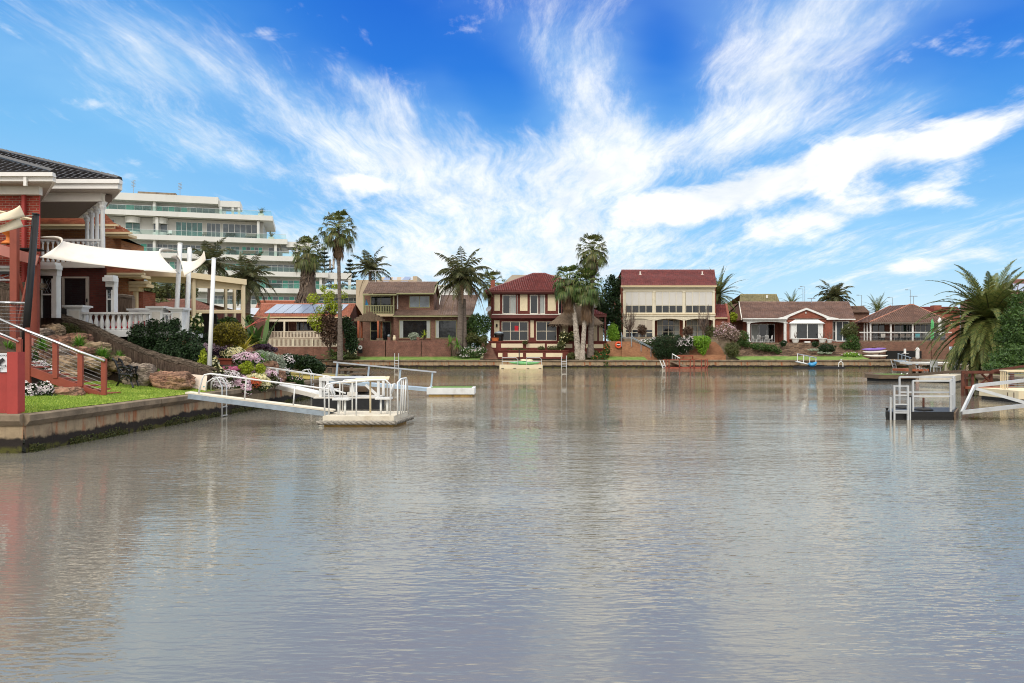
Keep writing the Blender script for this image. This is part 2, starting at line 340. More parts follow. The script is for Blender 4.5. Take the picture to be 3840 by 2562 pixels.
def seawallmat():
    "weathered concrete panels: pale top, rust runs, black tidal band and algae by height above the water"
    m, t = shader('seawall')
    o = t.n('ShaderNodeTexCoord').outputs['Object']; s = t.n('ShaderNodeSeparateXYZ', {0: o}).outputs
    al = t.n('ShaderNodeCombineXYZ', {0: t.m('ADD', s[0], s[1]), 1: t.m('MULTIPLY', s[2], .12), 2: 0.0}).outputs[0]
    streak = t.noise(al, 2.6, 6, .7); wob = t.noise(o, 2.2, 5, .65)
    base = t.ramp(t.noise(o, 1.6, 6, .6), [(.3, lin((134, 116, 92))), (.55, lin((164, 144, 116))), (.75, lin((116, 98, 80)))])
    base = t.mix(t.m('MULTIPLY', t.rng(streak, .5, .64), .85), base, lin((150, 86, 50)))
    base = t.mix(t.m('MULTIPLY', t.rng(streak, .46, .32), .5), base, lin((84, 74, 64)))
    z = t.m('ADD', s[2], t.m('MULTIPLY', t.m('SUBTRACT', wob, .5), .32))
    base = t.mix(t.rng(z, .36, .27), base, lin((40, 34, 30)))
    base = t.mix(t.m('MULTIPLY', t.rng(z, .16, .06), t.rng(t.noise(o, 5, 4, .7), .4, .55)), base, lin((78, 76, 34)))
    joint = t.m('FRACT', t.m('MULTIPLY', t.m('ADD', t.m('MULTIPLY', s[0], 1.0), s[1]), .55))
    base = t.mix(t.m('MULTIPLY', t.m('LESS_THAN', joint, .012), .8), base, lin((50, 42, 36)))
    b = t.n('ShaderNodeBsdfPrincipled', {'Base Color': base, 'Roughness': .85, 'Specular IOR Level': .25})
    t.t.links.new(t.n('ShaderNodeBump', {'Height': t.noise(o, 12, 5, .65), 'Strength': .5, 'Distance': .03}).outputs[0], b.inputs['Normal'])
    t.n('ShaderNodeOutputMaterial', {'Surface': b.outputs[0]})
seawallmat()
# ------------------------------------------------------------------ geometry helpers
def gx(px, Y): return (px-1920)/F*Y
def gz(py, Y): return CH-(py-HZ)/F*Y
def P(px, py, Y): return V((gx(px, Y), Y, gz(py, Y)))
def G(px, py, z): Y = F*(CH-z)/(py-HZ); return V((gx(px, Y), Y, z))    # where the sight line meets height z
class MB:
    def __init__(s): s.v = []; s.f = []
    def add(s, vs, fs):
        k = len(s.v); s.v += [V(q) for q in vs]; s.f += [tuple(i+k for i in q) for q in fs]; return s
    def box(s, x0, x1, y0, y1, z0, z1):
        return s.add([(x0, y0, z0), (x1, y0, z0), (x1, y1, z0), (x0, y1, z0), (x0, y0, z1), (x1, y0, z1), (x1, y1, z1), (x0, y1, z1)],
                     [(3, 2, 1, 0), (4, 5, 6, 7), (0, 1, 5, 4), (1, 2, 6, 5), (2, 3, 7, 6), (3, 0, 4, 7)])
    def pbox(s, px0, py0, px1, py1, Y, d, out=0.0):
        "a box whose front face at depth Y-out fills a rectangle of the elevation"
        return s.box(gx(px0, Y), gx(px1, Y), Y-out, Y+d, gz(py1, Y), gz(py0, Y))
    def beam(s, p, q, w, h=None, up=(0, 0, 1)):
        p, q = V(p), V(q); h = h or w; d = (q-p).normalized(); u = V(up)
        if abs(d.dot(u)) > .98: u = V((0, 1, 0))
        a = d.cross(u).normalized()*w/2; b = a.cross(d).normalized()*h/2
        c = [(-1, -1), (1, -1), (1, 1), (-1, 1)]
        return s.add([o+a*i+b*j for o in (p, q) for i, j in c], [(0, 1, 2, 3), (7, 6, 5, 4), (0, 4, 5, 1), (1, 5, 6, 2), (2, 6, 7, 3), (3, 7, 4, 0)])
    def tube(s, pts, r, n=8, cap=True):
        pts = [V(p) for p in pts]; k = len(s.v); m = len(pts); ref = None
        for i, p in enumerate(pts):
            d = (pts[min(i+1, m-1)]-pts[max(i-1, 0)]).normalized()
            if ref is None: ref = V((0, 0, 1)) if abs(d.z) < .9 else V((0, 1, 0))
            a = d.cross(ref).normalized(); b = a.cross(d).normalized(); ref = b if b.length > .1 else ref
            rr = r[i] if isinstance(r, (list, tuple)) else r
            s.v += [p+(a*math.cos(t)+b*math.sin(t))*rr for t in (2*math.pi*j/n for j in range(n))]
        for i in range(m-1):
            for j in range(n): s.f.append((k+i*n+j, k+i*n+(j+1) % n, k+(i+1)*n+(j+1) % n, k+(i+1)*n+j))
        if cap: s.f += [tuple(k+j for j in range(n))[::-1], tuple(k+(m-1)*n+j for j in range(n))]
        return s
    def lathe(s, c, prof, n=16, ax=1, ay=1):
        c = V(c); k = len(s.v)
        for r, z in prof: s.v += [c+V((r*ax*math.cos(2*math.pi*j/n), r*ay*math.sin(2*math.pi*j/n), z)) for j in range(n)]
        for i in range(len(prof)-1):
            for j in range(n): s.f.append((k+i*n+j, k+i*n+(j+1) % n, k+(i+1)*n+(j+1) % n, k+(i+1)*n+j))
        s.f += [tuple(k+j for j in range(n))[::-1], tuple(k+(len(prof)-1)*n+j for j in range(n))]
        return s
    def prism(s, pts, y0, y1):
        "outline in x, z (anticlockwise seen from -y) pushed from y0 to y1"
        n = len(pts)
        return s.add([(x, y0, z) for x, z in pts]+[(x, y1, z) for x, z in pts],
                     [tuple(range(n)), tuple(range(2*n-1, n-1, -1))]+[(i, i+n, (i+1) % n+n, (i+1) % n) for i in range(n)])
    def slab(s, pts, z0, z1):
        n = len(pts)
        return s.add([(x, y, z0) for x, y in pts]+[(x, y, z1) for x, y in pts],
                     [tuple(range(n-1, -1, -1)), tuple(range(n, 2*n))]+[(i, (i+1) % n, (i+1) % n+n, i+n) for i in range(n)])
    def sheet(s, rows):
        k = len(s.v); n = len(rows[0])
        for r in rows: s.v += [V(p) for p in r]
        for i in range(len(rows)-1):
            for j in range(n-1): s.f.append((k+i*n+j, k+i*n+j+1, k+(i+1)*n+j+1, k+(i+1)*n+j))
        return s
    def ball(s, c, r, seed=0, amp=.0, fr=1.0, nu=14, nv=9, flat=None, blocky=1.0):
        c = V(c); off = V((seed*7.3, seed*3.1, seed*1.7)); k = len(s.v); r = V(r) if hasattr(r, '__len__') else V((r, r, r))
        for i in range(nv+1):
            a = math.pi*i/nv
            for j in range(nu):
                b = 2*math.pi*j/nu; d = V((math.sin(a)*math.cos(b), math.sin(a)*math.sin(b), -math.cos(a)))
                e = 1+amp*(mnoise.noise(d*fr+off)+.5*mnoise.noise(d*fr*2.3+off)+(.35*mnoise.noise(d*fr*5+off) if blocky != 1 else 0))
                if blocky != 1: e *= 1/((abs(d.x)**blocky+abs(d.y)**blocky+abs(d.z)**blocky)**(1/blocky))
                q = V((d.x*r.x*e, d.y*r.y*e, d.z*r.z*e))
                if flat is not None and q.z < flat: q.z = flat
                s.v.append(c+q)
        for i in range(nv):
            for j in range(nu): s.f.append((k+i*nu+j, k+i*nu+(j+1) % nu, k+(i+1)*nu+(j+1) % nu, k+(i+1)*nu+j))
        return s
    def build(s, name, mat, parent=None, smooth=False, at=None):
        "link what was collected as ONE mesh object"
        base = V(at) if at is not None else (WORLD[parent.name] if parent else V((0, 0, 0)))
        me = bpy.data.meshes.new(name)
        me.from_pydata([tuple(q-base) for q in s.v], [], s.f); me.materials.append(MAT[mat])
        if smooth: me.polygons.foreach_set('use_smooth', [True]*len(me.polygons))
        me.update()
        o = bpy.data.objects.new(name, me); col.objects.link(o); WORLD[o.name] = base.copy()
        if parent: o.parent = parent
        else: o.location = base
        return o
WORLD = {}
def tag(o, label, cat, group=None, kind=None):
    if label: o['label'] = label
    if cat: o['category'] = cat
    if group: o['group'] = group
    if kind: o['kind'] = kind
    return o
def thing(name, label, cat, loc, group=None):
    o = bpy.data.objects.new(name, None); col.objects.link(o); o.location = loc; o.empty_display_size = .2
    WORLD[o.name] = V(loc); return tag(o, label, cat, group)
def single(mb, name, mat, label, cat, loc, group=None, smooth=False):
    return tag(mb.build(name, mat, at=loc, smooth=smooth), label, cat, group)
def struct(mb, name, mat, kind='structure', smooth=False):
    o = mb.build(name, mat, smooth=smooth); o['kind'] = kind; return o
def copy_tree(o, loc=None, rz=None, sc=None, label=None, parent=None):
    c = o.copy(); col.objects.link(c)
    if parent: c.parent = parent
    if loc is not None: c.location = loc
    if rz is not None: c.rotation_euler = (0, 0, rz)
    if sc is not None: c.scale = (sc, sc, sc) if not hasattr(sc, '__len__') else sc
    if label: c['label'] = label
    for ch in o.children: copy_tree(ch, parent=c)
    return c
def part(mb, name, mat, parent, smooth=False): return mb.build(name, mat, parent, smooth)
def tile_roof(mb, a, b, c, d, course=.36, wave=.3, step=.075):
    "stepped tile courses from eave a-b up to top d-c, with rolled tiles along each course"
    a, b, c, d = map(V, (a, b, c, d)); n = max(2, round(((d-a).length+(c-b).length)/2/course))
    nr = (b-a).cross(d-a if (d-a).length > .01 else c-a).normalized()
    if nr.z < 0: nr = -nr
    for i in range(n):
        t0, t1 = i/n, (i+1)/n
        l0, r0, l1, r1 = a.lerp(d, t0), b.lerp(c, t0), a.lerp(d, t1), b.lerp(c, t1)
        m = max(1, round((r0-l0).length/wave*4)); k = len(mb.v)
        for (l, r, h) in ((l0, r0, 0.0), (l0, r0, step), (l1, r1, .004)):
            for j in range(m+1):
                ph = (0, .7, 1, .7)[j % 4]*.035
                mb.v.append(l.lerp(r, j/m)+nr*(h+(ph if h else 0)))
        for q in (0, 1):
            for j in range(m):
                e = k+q*(m+1)+j; mb.f.append((e, e+1, e+m+2, e+m+1))
    return mb
def ridge(mb, p, q, r=.11, n=None):
    p, q = V(p), V(q); n = n or max(1, round((q-p).length/.42))
    for i in range(n):
        mb.tube([p.lerp(q, i/n), p.lerp(q, (i+1)/n)], [r, r*1.18], 7)
    return mb
def window(parent, px0, py0, px1, py1, Y, frame='white', pane='glass', nx=1, ny=1, fw=2.2, out=.06, name='window', bars=None, xs=None, ys=None):
    "frame with mullions (a part) and its panes (a sub-part); widths in photo pixels"
    m = MB(); k = F/Y*.012
    m.pbox(px0, py0, px1, py0+fw, Y, 0, out); m.pbox(px0, py1-fw, px1, py1, Y, 0, out)
    m.pbox(px0, py0+fw, px0+fw, py1-fw, Y, 0, out); m.pbox(px1-fw, py0+fw, px1, py1-fw, Y, 0, out)
    cx = xs or [px0+(px1-px0)*i/nx for i in range(1, nx)]; cyy = ys or [py0+(py1-py0)*i/ny for i in range(1, ny)]
    for x in cx: m.pbox(x-fw*.45, py0+fw, x+fw*.45, py1-fw, Y, 0, out-.004)
    for y in cyy: m.pbox(px0+fw, y-fw*.4, px1-fw, y+fw*.4, Y, 0, out-.009)
    f = part(m, name, frame, parent)
    part(MB().pbox(px0+fw, py0+fw, px1-fw, py1-fw, Y, -.005, out-.035), 'pane', pane, f)
    return f
# ------------------------------------------------------------------ plants
def leafquad(mb, c, n, s, asp=.55):
    n = V(n).normalized(); u = n.orthogonal().normalized(); ang = random.uniform(0, 6.28); vv = n.cross(u)
    a = (u*math.cos(ang)+vv*math.sin(ang))*s; b = n.cross(a).normalized()*s*asp
    k = len(mb.v); mb.v += [c-a, c+b*.9+n*s*.12, c+a, c-b*.9+n*s*.12]; mb.f.append((k, k+1, k+2, k+3))
def rdir():
    while True:
        d = V((random.uniform(-1, 1), random.uniform(-1, 1), random.uniform(-1, 1)))
        if .05 < d.length < 1: return d.normalized()
def foliage(mb, lobes, n, s, fill=.45, up=.25, lump=.25):
    "leaves through a set of ellipsoid lobes (centre, radii): dense at the shell, thinner inside, uneven outline"
    wts = [r[0]*r[2]+.01 for c, r in lobes]
    for i in range(n):
        c, r = random.choices(lobes, wts)[0]; d = rdir(); sd = (c[0]+c[2])*1.7
        e = random.uniform(fill, 1)**.6*(random.uniform(1, 1.2) if random.random() < .12 else 1)*(1+lump*mnoise.noise(d*2.4+V((sd, 0, sd)))+.5*lump*mnoise.noise(d*6+V((0, sd, 0))))
        p = V(c)+V((d.x*r[0], d.y*r[1], d.z*r[2]))*e
        leafquad(mb, p, d*.6+rdir()*.8+V((0, 0, up)), s*random.uniform(.45, 1.35))
    return mb
def frond(mb, base, d, L, droop=.9, n=26, leaf=.45, hang=.35, w=.035, rach=None, vee=.5, taper=.3):
    "feather palm frond: arching rib with narrow leaflets along both sides"
    d = V(d).normalized(); p = V(base); side = d.cross(V((0, 0, 1)))
    side = side.normalized() if side.length > .05 else V((1, 0, 0))
    pts = []; step = L/n
    for i in range(n+1):
        pts.append((p.copy(), d.copy())); p = p+d*step
        d = (d+V((0, 0, -1))*droop*step/L*(.5+1.6*i/n)).normalized()
    (rach or mb).tube([q for q, _ in pts[::3]], [.045*L/4*(1-.8*i/n) for i in range(0, n+1, 3)], 4, False)
    for i in range(2, n+1):
        q, dd = pts[i]; t = i/n; l = leaf*(math.sin(math.pi*min(1, .12+t*.86))**.7)*(1-taper*t)
        u = side.cross(dd).normalized()
        for sg in (-1, 1):
            e = (side*sg*(1-.25*t)+dd*(.55+.4*t)+u*vee*random.uniform(.3, 1)+V((0, 0, -hang))*random.uniform(.6, 1.3)+rdir()*.12).normalized()
            tip = q+e*l*random.uniform(.85, 1.1)+V((0, 0, -hang*.35*l)); mid = q+e*l*.5
            wd = dd*w
            k = len(mb.v); mb.v += [q-wd*.6, q+wd*.6, mid+wd, tip, mid-wd]; mb.f.append((k, k+1, k+2, k+3, k+4))
    return mb
def fan(mb, base, d, pet, rad, droop=.5, n=17, spread=2.5):
    "fan palm leaf: stalk, pleated blade of pointed segments whose ends hang"
    d = V(d).normalized(); c = V(base)+d*pet+V((0, 0, -1))*pet*.12*droop
    mb.tube([base, (V(base)+c)/2+V((0, 0, .06*pet)), c], [.03, .022, .016], 4, False)
    side = d.cross(V((0, 0, 1))); side = side.normalized() if side.length > .05 else V((1, 0, 0))
    u = side.cross(d).normalized()
    f = (d+V((0, 0, -droop))).normalized(); 
    for i in range(n):
        a = (i/(n-1)-.5)*spread; dd = (f*math.cos(a)+side*math.sin(a)+u*.10*math.cos(a*3)).normalized()
        l = rad*(1-.25*abs(a)/spread)*random.uniform(.85, 1.1); wv = (side*math.cos(a)-f*math.sin(a)).normalized()*rad*spread/n*.34
        m1 = c+dd*l*.55; tip = c+dd*l*.82+V((0, 0, -1))*l*random.uniform(.25, .55)*(.4+droop)
        k = len(mb.v); mb.v += [c, m1+wv, tip, m1-wv]; mb.f.append((k, k+1, k+2, k+3))
    return mb
def up_dir(az, el): return V((math.cos(az)*math.cos(el), math.sin(az)*math.cos(el), math.sin(el)))
def trunk(mb, pts, rads, n=12, rough=.08, seed=1.0):
    "tapered trunk with a knobbly skin"
    pts = [V(p) for p in pts]; fine = []; fr = []
    for i in range(len(pts)-1):
        m = max(2, round((pts[i+1]-pts[i]).length/.22))
        for j in range(m): fine.append(pts[i].lerp(pts[i+1], j/m)); fr.append(rads[i]+(rads[i+1]-rads[i])*j/m)
    fine.append(pts[-1]); fr.append(rads[-1]); k0 = len(mb.v)
    fr = [r*(1+rough*.8*mnoise.noise(V((seed, i*.9, 0)))) for i, r in enumerate(fr)]
    mb.tube(fine, fr, n)
    for i in range(len(fine)*n):
        ce = fine[i//n]; q = mb.v[k0+i]; mb.v[k0+i] = ce+(q-ce)*(1+rough*1.5*mnoise.noise(V((q.x*5+seed, q.y*5, q.z*6))))
    return mb
def blades(mb, c, n, L, w, el0=.5, el1=1.4, curl=.8, half=None):
    "strap leaves rising from one point and arching over"
    for i in range(n):
        a = random.uniform(0, 6.28) if half is None else random.uniform(*half); e = random.uniform(el0, el1); d = up_dir(a, e); l = L*random.uniform(.7, 1.1); p = V(c)+V((math.cos(a), math.sin(a), 0))*.06*L
        sd_ = V((-math.sin(a), math.cos(a), 0))*w; k = len(mb.v); m = 5
        for j in range(m+1):
            t = j/m; ww = sd_*(1-t**1.6)*(.6+.8*math.sin(min(1, t*2)*1.57)*.5)
            mb.v += [p-ww, p+ww]; p = p+d*l/m; d = (d+V((0, 0, -curl/m*(1+t)))).normalized()
        for j in range(m): mb.f.append((k+2*j, k+2*j+1, k+2*j+3, k+2*j+2))
    return mb
# ================================================================== SETTING
def wall_x(y): return -11.0+.0764*(y-17.3)          # water face of the near left seawall
def left_z(x, y):
    d = max(0.0, wall_x(y)-x)
    k = .04*mnoise.noise(V((x*.6, y*.6, 0)))
    if y < 26.6:
        return .85+.1*min(d, 3.0)+max(0, d-3.0)*.52*max(0, min(1, (d-2.6)))*.9+(k if d > .5 else 0) if d < 6.4 else left_z(wall_x(y)-6.39, y)
    a = min(1, (y-26.6)/1.5)
    if y < 34.5: return (.85+.1*min(d, 3))*(1-a)+a*(.86+.34*min(d, 6))+(k if d > .4 else 0)
    b = min(1, (y-34.5)/3)
    return (.86+.34*min(d, 6))*(1-b)+b*(.86+.07*min(d, 12))
struct(MB().box(-900, 900, -60, 400, -.001, 0).add([], []), 'lake', 'water')
LB = [(wall_x(17.3), 17.3), (wall_x(41.5), 41.5), (-12, 44), (-24, 56), (-26, 94)]
RB = [(51, 94.3), (46, 75), (40, 61), (31, 48), (25.5, 42), (26, 39), (27.4, 36.5), (24, 30), (21.2, 22), (21, 6)]
g = MB()
g.slab([(-900, 94.2), (900, 94.2), (900, 1500), (-900, 1500)], -.8, .95)
g.slab([(-26.2, 94.2), (-900, 94.2), (-900, 42), (-12.2, 44.1), (-24.2, 56.1)], -.8, .95)
g.slab([(51.3, 94.2), (46.3, 75), (40.3, 61), (31.3, 48), (25.8, 42), (26.3, 39.1), (27.7, 36.5), (24.3, 30), (21.5, 22), (21.3, 6), (900, 6), (900, 94.2)], -.8, .90)
ys = [17.45+i*.45 for i in range(60)]; rows = []
for y in ys: rows.append([(wall_x(y)-.14-d, y, left_z(wall_x(y)-.14-d, y)-.03) for d in [0, .3]+[.5+.3*i for i in range(24)]+[9, 14, 40, 200]])
g.sheet(rows)
g.sheet([[(wall_x(17.45)-.14-d, 17.45, -.5), (wall_x(17.45)-.14-d, 17.45, left_z(wall_x(17.45)-.14-d, 17.45)-.03)] for d in (200, 40, 9, 7, 4, 2, 0)])
struct(g, 'ground', 'ground', smooth=False)
s = MB()                                             # bare earth of the rockery and garden beds
rows = []
for i in range(56):
    y = 20.0+i*.25
    rows.append([(wall_x(y)-d, y, left_z(wall_x(y)-d, y)+.012) for d in [(3.0 if y < 26.4 else .35)+.28*j for j in range(22)]])
s.sheet(rows); struct(s, 'garden_soil', 'soil', smooth=True)
def lawn_sheet(y0, y1, d0, d1, n, m, up=.02):
    return MB().sheet([[(wall_x(y)-d0-(d1-d0)*j/m, y, left_z(wall_x(y)-d0-(d1-d0)*j/m, y)+up+.012*mnoise.noise(V((j*.9, y*3, 0)))) for j in range(m+1)] for y in [y0+(y1-y0)*i/n for i in range(n+1)]])
struct(lawn_sheet(17.5, 26.9, .12, 3.35, 40, 14), 'lawn', 'lawn', smooth=True)
struct(lawn_sheet(36.2, 41.6, .12, 7.0, 14, 14), 'dry_lawn', 'lawn_dry', smooth=True)
gr = MB(); random.seed(4)
for i in range(26000):
    y = 17.5+random.random()**1.3*9.3; d = .1+random.random()*3.2; x = wall_x(y)-d; z = left_z(x, y)+.015
    a = random.uniform(0, 6.28); h = random.uniform(.025, .06); wv = V((math.cos(a), math.sin(a), 0))*.008
    p = V((x, y, z)); t = p+V((random.uniform(-.03, .03), random.uniform(-.03, .03), h))
    k = len(gr.v); gr.v += [p-wv, p+wv, t]; gr.f.append((k, k+1, k+2))
struct(gr, 'grass', 'grass_blade', 'stuff')
# seawalls: a thing each; capping beam and face panels are parts
def seawall(label, pts, top, cap_h=.2, over=.14, thick=.35):
    t = thing('seawall', label, 'seawall', (*pts[0], 0))
    face, cap = MB(), MB()
    for (a, b) in zip(pts, pts[1:]):
        a, b = V((*a, 0)), V((*b, 0)); d = (b-a).normalized(); nrm = V((d.y, -d.x, 0)); n = max(1, round((b-a).length/1.82))
        m = n*6; rows = []
        for z, o_, am in ((-.6, .06, .05), (.05, .05, .06), (.16, .045, .05), (.34, .02, .02), (top-cap_h, 0, 0)):
            rows.append([a.lerp(b, i/m)+nrm*(o_+am*mnoise.noise(V((i*.8, z*7, a.y))))+V((0, 0, z)) for i in range(m+1)])
        face.sheet(rows)
        for i in range(n):
            p, q = a.lerp(b, i/n)+d*.006, a.lerp(b, (i+1)/n)-d*.006; dz = .018*mnoise.noise(V((i*1.7, a.x, 3)))
            k = 5
            prof = [(over*.35, top-cap_h-.06), (over, top-cap_h+.05), (over, top-.02), (over-.03, top), (-thick, top), (-thick, top-cap_h-.06)]
            l = [p+nrm*(o_+(.02*mnoise.noise(V((i*2.1, z*5, 1))) if j < 3 else 0))+V((0, 0, z+dz)) for j, (o_, z) in enumerate(prof)]
            r = [q+nrm*(o_+(.02*mnoise.noise(V((i*2.1+5, z*5, 1))) if j < 3 else 0))+V((0, 0, z+dz)) for j, (o_, z) in enumerate(prof)]
            cap.add(l+r, [(0, 1, 2, 3, 4, 5)[::-1], (6, 7, 8, 9, 10, 11)]+[(j, (j+1) % 6, (j+1) % 6+6, j+6) for j in range(6)])
    part(face, 'wall', 'seawall', t, True); part(cap, 'capping', 'concrete', t)
    return t
seawall('long stained concrete seawall along the green lawn on the left shore', [(-30, 17.3), LB[0], LB[1]], .87)
seawall('concrete seawall of the narrow side inlet behind the green hedge', LB[1:], .92)
seawall('far concrete seawall below the row of houses, rust streaked', [(-26, 94), (51, 94)], .98)
seawall('concrete seawall at the foot of the big date palm on the right shore', RB, .92)
# algae in clumps on the waterline of the near wall
al = MB(); random.seed(8)
for i in range(5200):
    y = 17.4+random.random()**1.4*23; cl = mnoise.noise(V((y*.9, 0, 4)))
    if cl < -.12: continue
    p = V((wall_x(y)+.05+random.random()*.07, y, random.random()**2*.16*(1+cl)+.005))
    leafquad(al, p, rdir(), .028)
struct(al, 'algae', 'leaf_olive', 'stuff')
# far shore lawns and terraces (ground levels behind the retaining walls)
fl = MB()
for a, b, y0, y1 in ((1290, 1800, 94.4, 97), (2270, 2425, 94.4, 97), (2770, 3262, 94.4, 97)):
    fl.sheet([[(gx(a+(b-a)*i/30, 95), y0+(y1+.3-y0)*j/4, .985+.4*j/4+.05*mnoise.noise(V((i*.8, j, a)))) for i in range(31)] for j in range(5)])
struct(fl, 'shore_lawn', 'lawn_far')
# ================================================================== HOUSES ON THE FAR SHORE
def house(label, px, Y, z=1.0, cat='house', name='house', group=None):
    return thing(name, label, cat, (gx(px, Y), Y, z), group)
def walls(h, px0, py0, px1, py1, Y, d, mat, name='wall'): return part(MB().pbox(px0, py0, px1, py1, Y, d), name, mat, h)
def bar(h, px0, py0, px1, py1, Y, d, out, mat, name): return part(MB().pbox(px0, py0, px1, py1, Y, d, out), name, mat, h)
def gable_roof(h, px0, px1, ye, pr0, pr1, yr, Y, run, mat, over=.5, name='roof', cap=None):
    "roof seen from its eave side: eave at Y-over, ridge run metres behind; mirrored at the back"
    ze, zr = gz(ye, Y-over), gz(yr, Y+run); m = MB()
    a, b = (gx(px0, Y-over), Y-over, ze), (gx(px1, Y-over), Y-over, ze)
    c, d = (gx(pr1, Y+run), Y+run, zr), (gx(pr0, Y+run), Y+run, zr)
    tile_roof(m, a, b, c, d); yb = Y+2*run+over
    m.add([d, c, (b[0], yb, ze), (a[0], yb, ze)], [(0, 1, 2, 3)])
    r = part(m, name, mat, h)
    part(ridge(MB(), d, c), 'ridge_capping', cap or mat, r)
    return r
def gutter(h, px0, px1, py, Y, mat, hgt=7, out=.12): return bar(h, px0, py, px1, py+hgt, Y, .08, out, mat, 'gutter')
def rail_posts(h, xs, y0, y1, Y, mat, w=3.0, name='baluster'):
    for x in xs: part(MB().pbox(x-w/2, y0, x+w/2, y1, Y, .05), name, mat, h)

# ---- house with solar panels (left)
Y = 103.0
h = house('low tiled bungalow with solar panels on its orange roof, behind white slatted fences', 1130, Y)
walls(h, 960, 1198, 1312, 1305, Y+2.5, 8, 'brick_pink')
gable_roof(h, 940, 1312, 1188, 965, 1334, 1141, Y, 5, 'tile_orange')
part(MB().add([P(1312, 1188, Y-.5), P(1334, 1141, Y+5), V((gx(1345, Y+10), Y+10, gz(1188, Y-.5)))], [(0, 1, 2)]).add([P(1312, 1188, Y-.5), P(1312, 1188, Y-.5)+V((0, 11, 0)), P(1312, 1300, Y-.5)+V((0, 11, 0)), P(1312, 1300, Y-.5)], [(0, 1, 2, 3)]), 'gable_wall', 'brick_wall_red', h)
zz = lambda t: V((0, Y-.5+5.5*t, gz(1188, Y-.5)+(gz(1141, Y+5)-gz(1188, Y-.5))*t+.16))
for i in range(8):
    x0 = gx(986+i*35.6, Y); x1 = gx(986+i*35.6+33.5, Y); q0, q1 = zz(.2), zz(.9); sh = 1.0
    part(MB().add([(x0, q0.y, q0.z), (x1, q0.y, q0.z), (x1+sh*.45, q1.y, q1.z), (x0+sh*.45, q1.y, q1.z), (x0, q0.y, q0.z-.06), (x1, q0.y, q0.z-.06), (x1+sh*.45, q1.y, q1.z-.06), (x0+sh*.45, q1.y, q1.z-.06)], [(0, 1, 2, 3), (4, 5, 1, 0), (5, 6, 2, 1), (7, 4, 0, 3)]), 'solar_panel', 'solar', h)
gutter(h, 940, 1312, 1188, Y-.5, 'gutter_cream', 5)
bar(h, 972, 1198, 1192, 1206, Y-1.2, .2, 0, 'cream', 'verandah_beam')
for x in (982, 1066, 1190): bar(h, x-3, 1206, x+3, 1268, Y-1.2, .15, 0, 'cream', 'verandah_post')
window(h, 996, 1206, 1064, 1245, Y+2.5, 'cream', nx=2, name='sliding_door'); window(h, 1067, 1206, 1084, 1245, Y+2.5, 'cream', name='door')
window(h, 1111, 1206, 1190, 1241, Y+2.5, 'cream', nx=3)
def slat_fence(label, px0, px1, y0, y1, Y, step, mat, posts, w=2.6):
    f = thing('slat_fence', label, 'fence', (gx((px0+px1)/2, Y), Y, gz(y1, Y)))
    m = MB(); x = px0
    while x < px1: m.pbox(x, y0+2, x+w, y1-2, Y, .03); x += step
    part(m, 'slats', mat, f)
    part(MB().pbox(px0, y0, px1, y0+2.4, Y, .05, .02), 'rail', mat, f); part(MB().pbox(px0, y1-2.4, px1, y1, Y, .05, .02), 'rail', mat, f)
    for x in posts: part(MB().pbox(x-2, y0-1, x+2, y1, Y, .06, .03), 'post', mat, f)
    return f
slat_fence('cream slatted balustrade along the bungalow deck, the upper of two fences', 985, 1222, 1243, 1267, 101.0, 5.4, 'cream', (985, 1066, 1190, 1222))
slat_fence('cream slatted pool fence standing on the brick wall, the lower of two fences', 985, 1262, 1270, 1300, 97.6, 4.8, 'cream', (985, 1100, 1172, 1262), 2.3)
single(MB().slab([(gx(930, 98), 97.9), (gx(1265, 98), 97.9), (gx(1265, 98), 104), (gx(930, 98), 104)], .9, gz(1269, 101)-.03), 'deck', 'brick_pink', 'raised brick deck below the upper cream slatted balustrade', 'deck', (gx(1100, 98), 98, .9))
t = thing('retaining_wall', 'pinkish brick retaining wall under the cream pool fence', 'wall', (gx(1100, 97), 97, .95))
for a, b in ((980, 1079), (1080, 1174), (1175, 1238)): part(MB().pbox(a, 1300, b, 1346, 97.2, .4), 'wall_panel', 'brick_pink', t)
t = thing('outdoor_table', 'covered outdoor table under a grey cloth on the bungalow deck', 'table', (gx(1130, 102), 102, gz(1267, 102)))
part(MB().pbox(1096, 1245, 1164, 1252, 102, 1.2), 'table_cover', 'grey_cloth', t)
for x in (1100, 1158): part(MB().pbox(x, 1252, x+3, 1267, 102, .1), 'leg', 'dark_room', t); part(MB().pbox(x, 1252, x+3, 1267, 103, .1), 'leg', 'dark_room', t)
h = house('orange tiled house roof peeping up behind the solar panel bungalow', 1050, 118); 
walls(h, 960, 1150, 1150, 1300, 118, 8, 'brick_pink'); gable_roof(h, 960, 1160, 1152, 968, 1145, 1129, 118, 5, 'tile_orange')
h = house('plum tiled low house seen between the white sail posts', 640, 70)
walls(h, 500, 1163, 800, 1320, 70, 8, 'brick_dark'); gable_roof(h, 500, 820, 1165, 545, 728, 1125, 70, 5, 'tile_pinkbrown')
h = house('shed with a pale grey metal roof beside the bungalow', 900, 96, name='shed', cat='shed')
walls(h, 770, 1188, 948, 1320, 96, 5, 'brick_pink'); part(MB().add([P(760, 1188, 95.5), P(950, 1188, 95.5), P(975, 1155, 101), P(800, 1155, 101)], [(0, 1, 2, 3)]), 'roof', 'metal_roof', h)

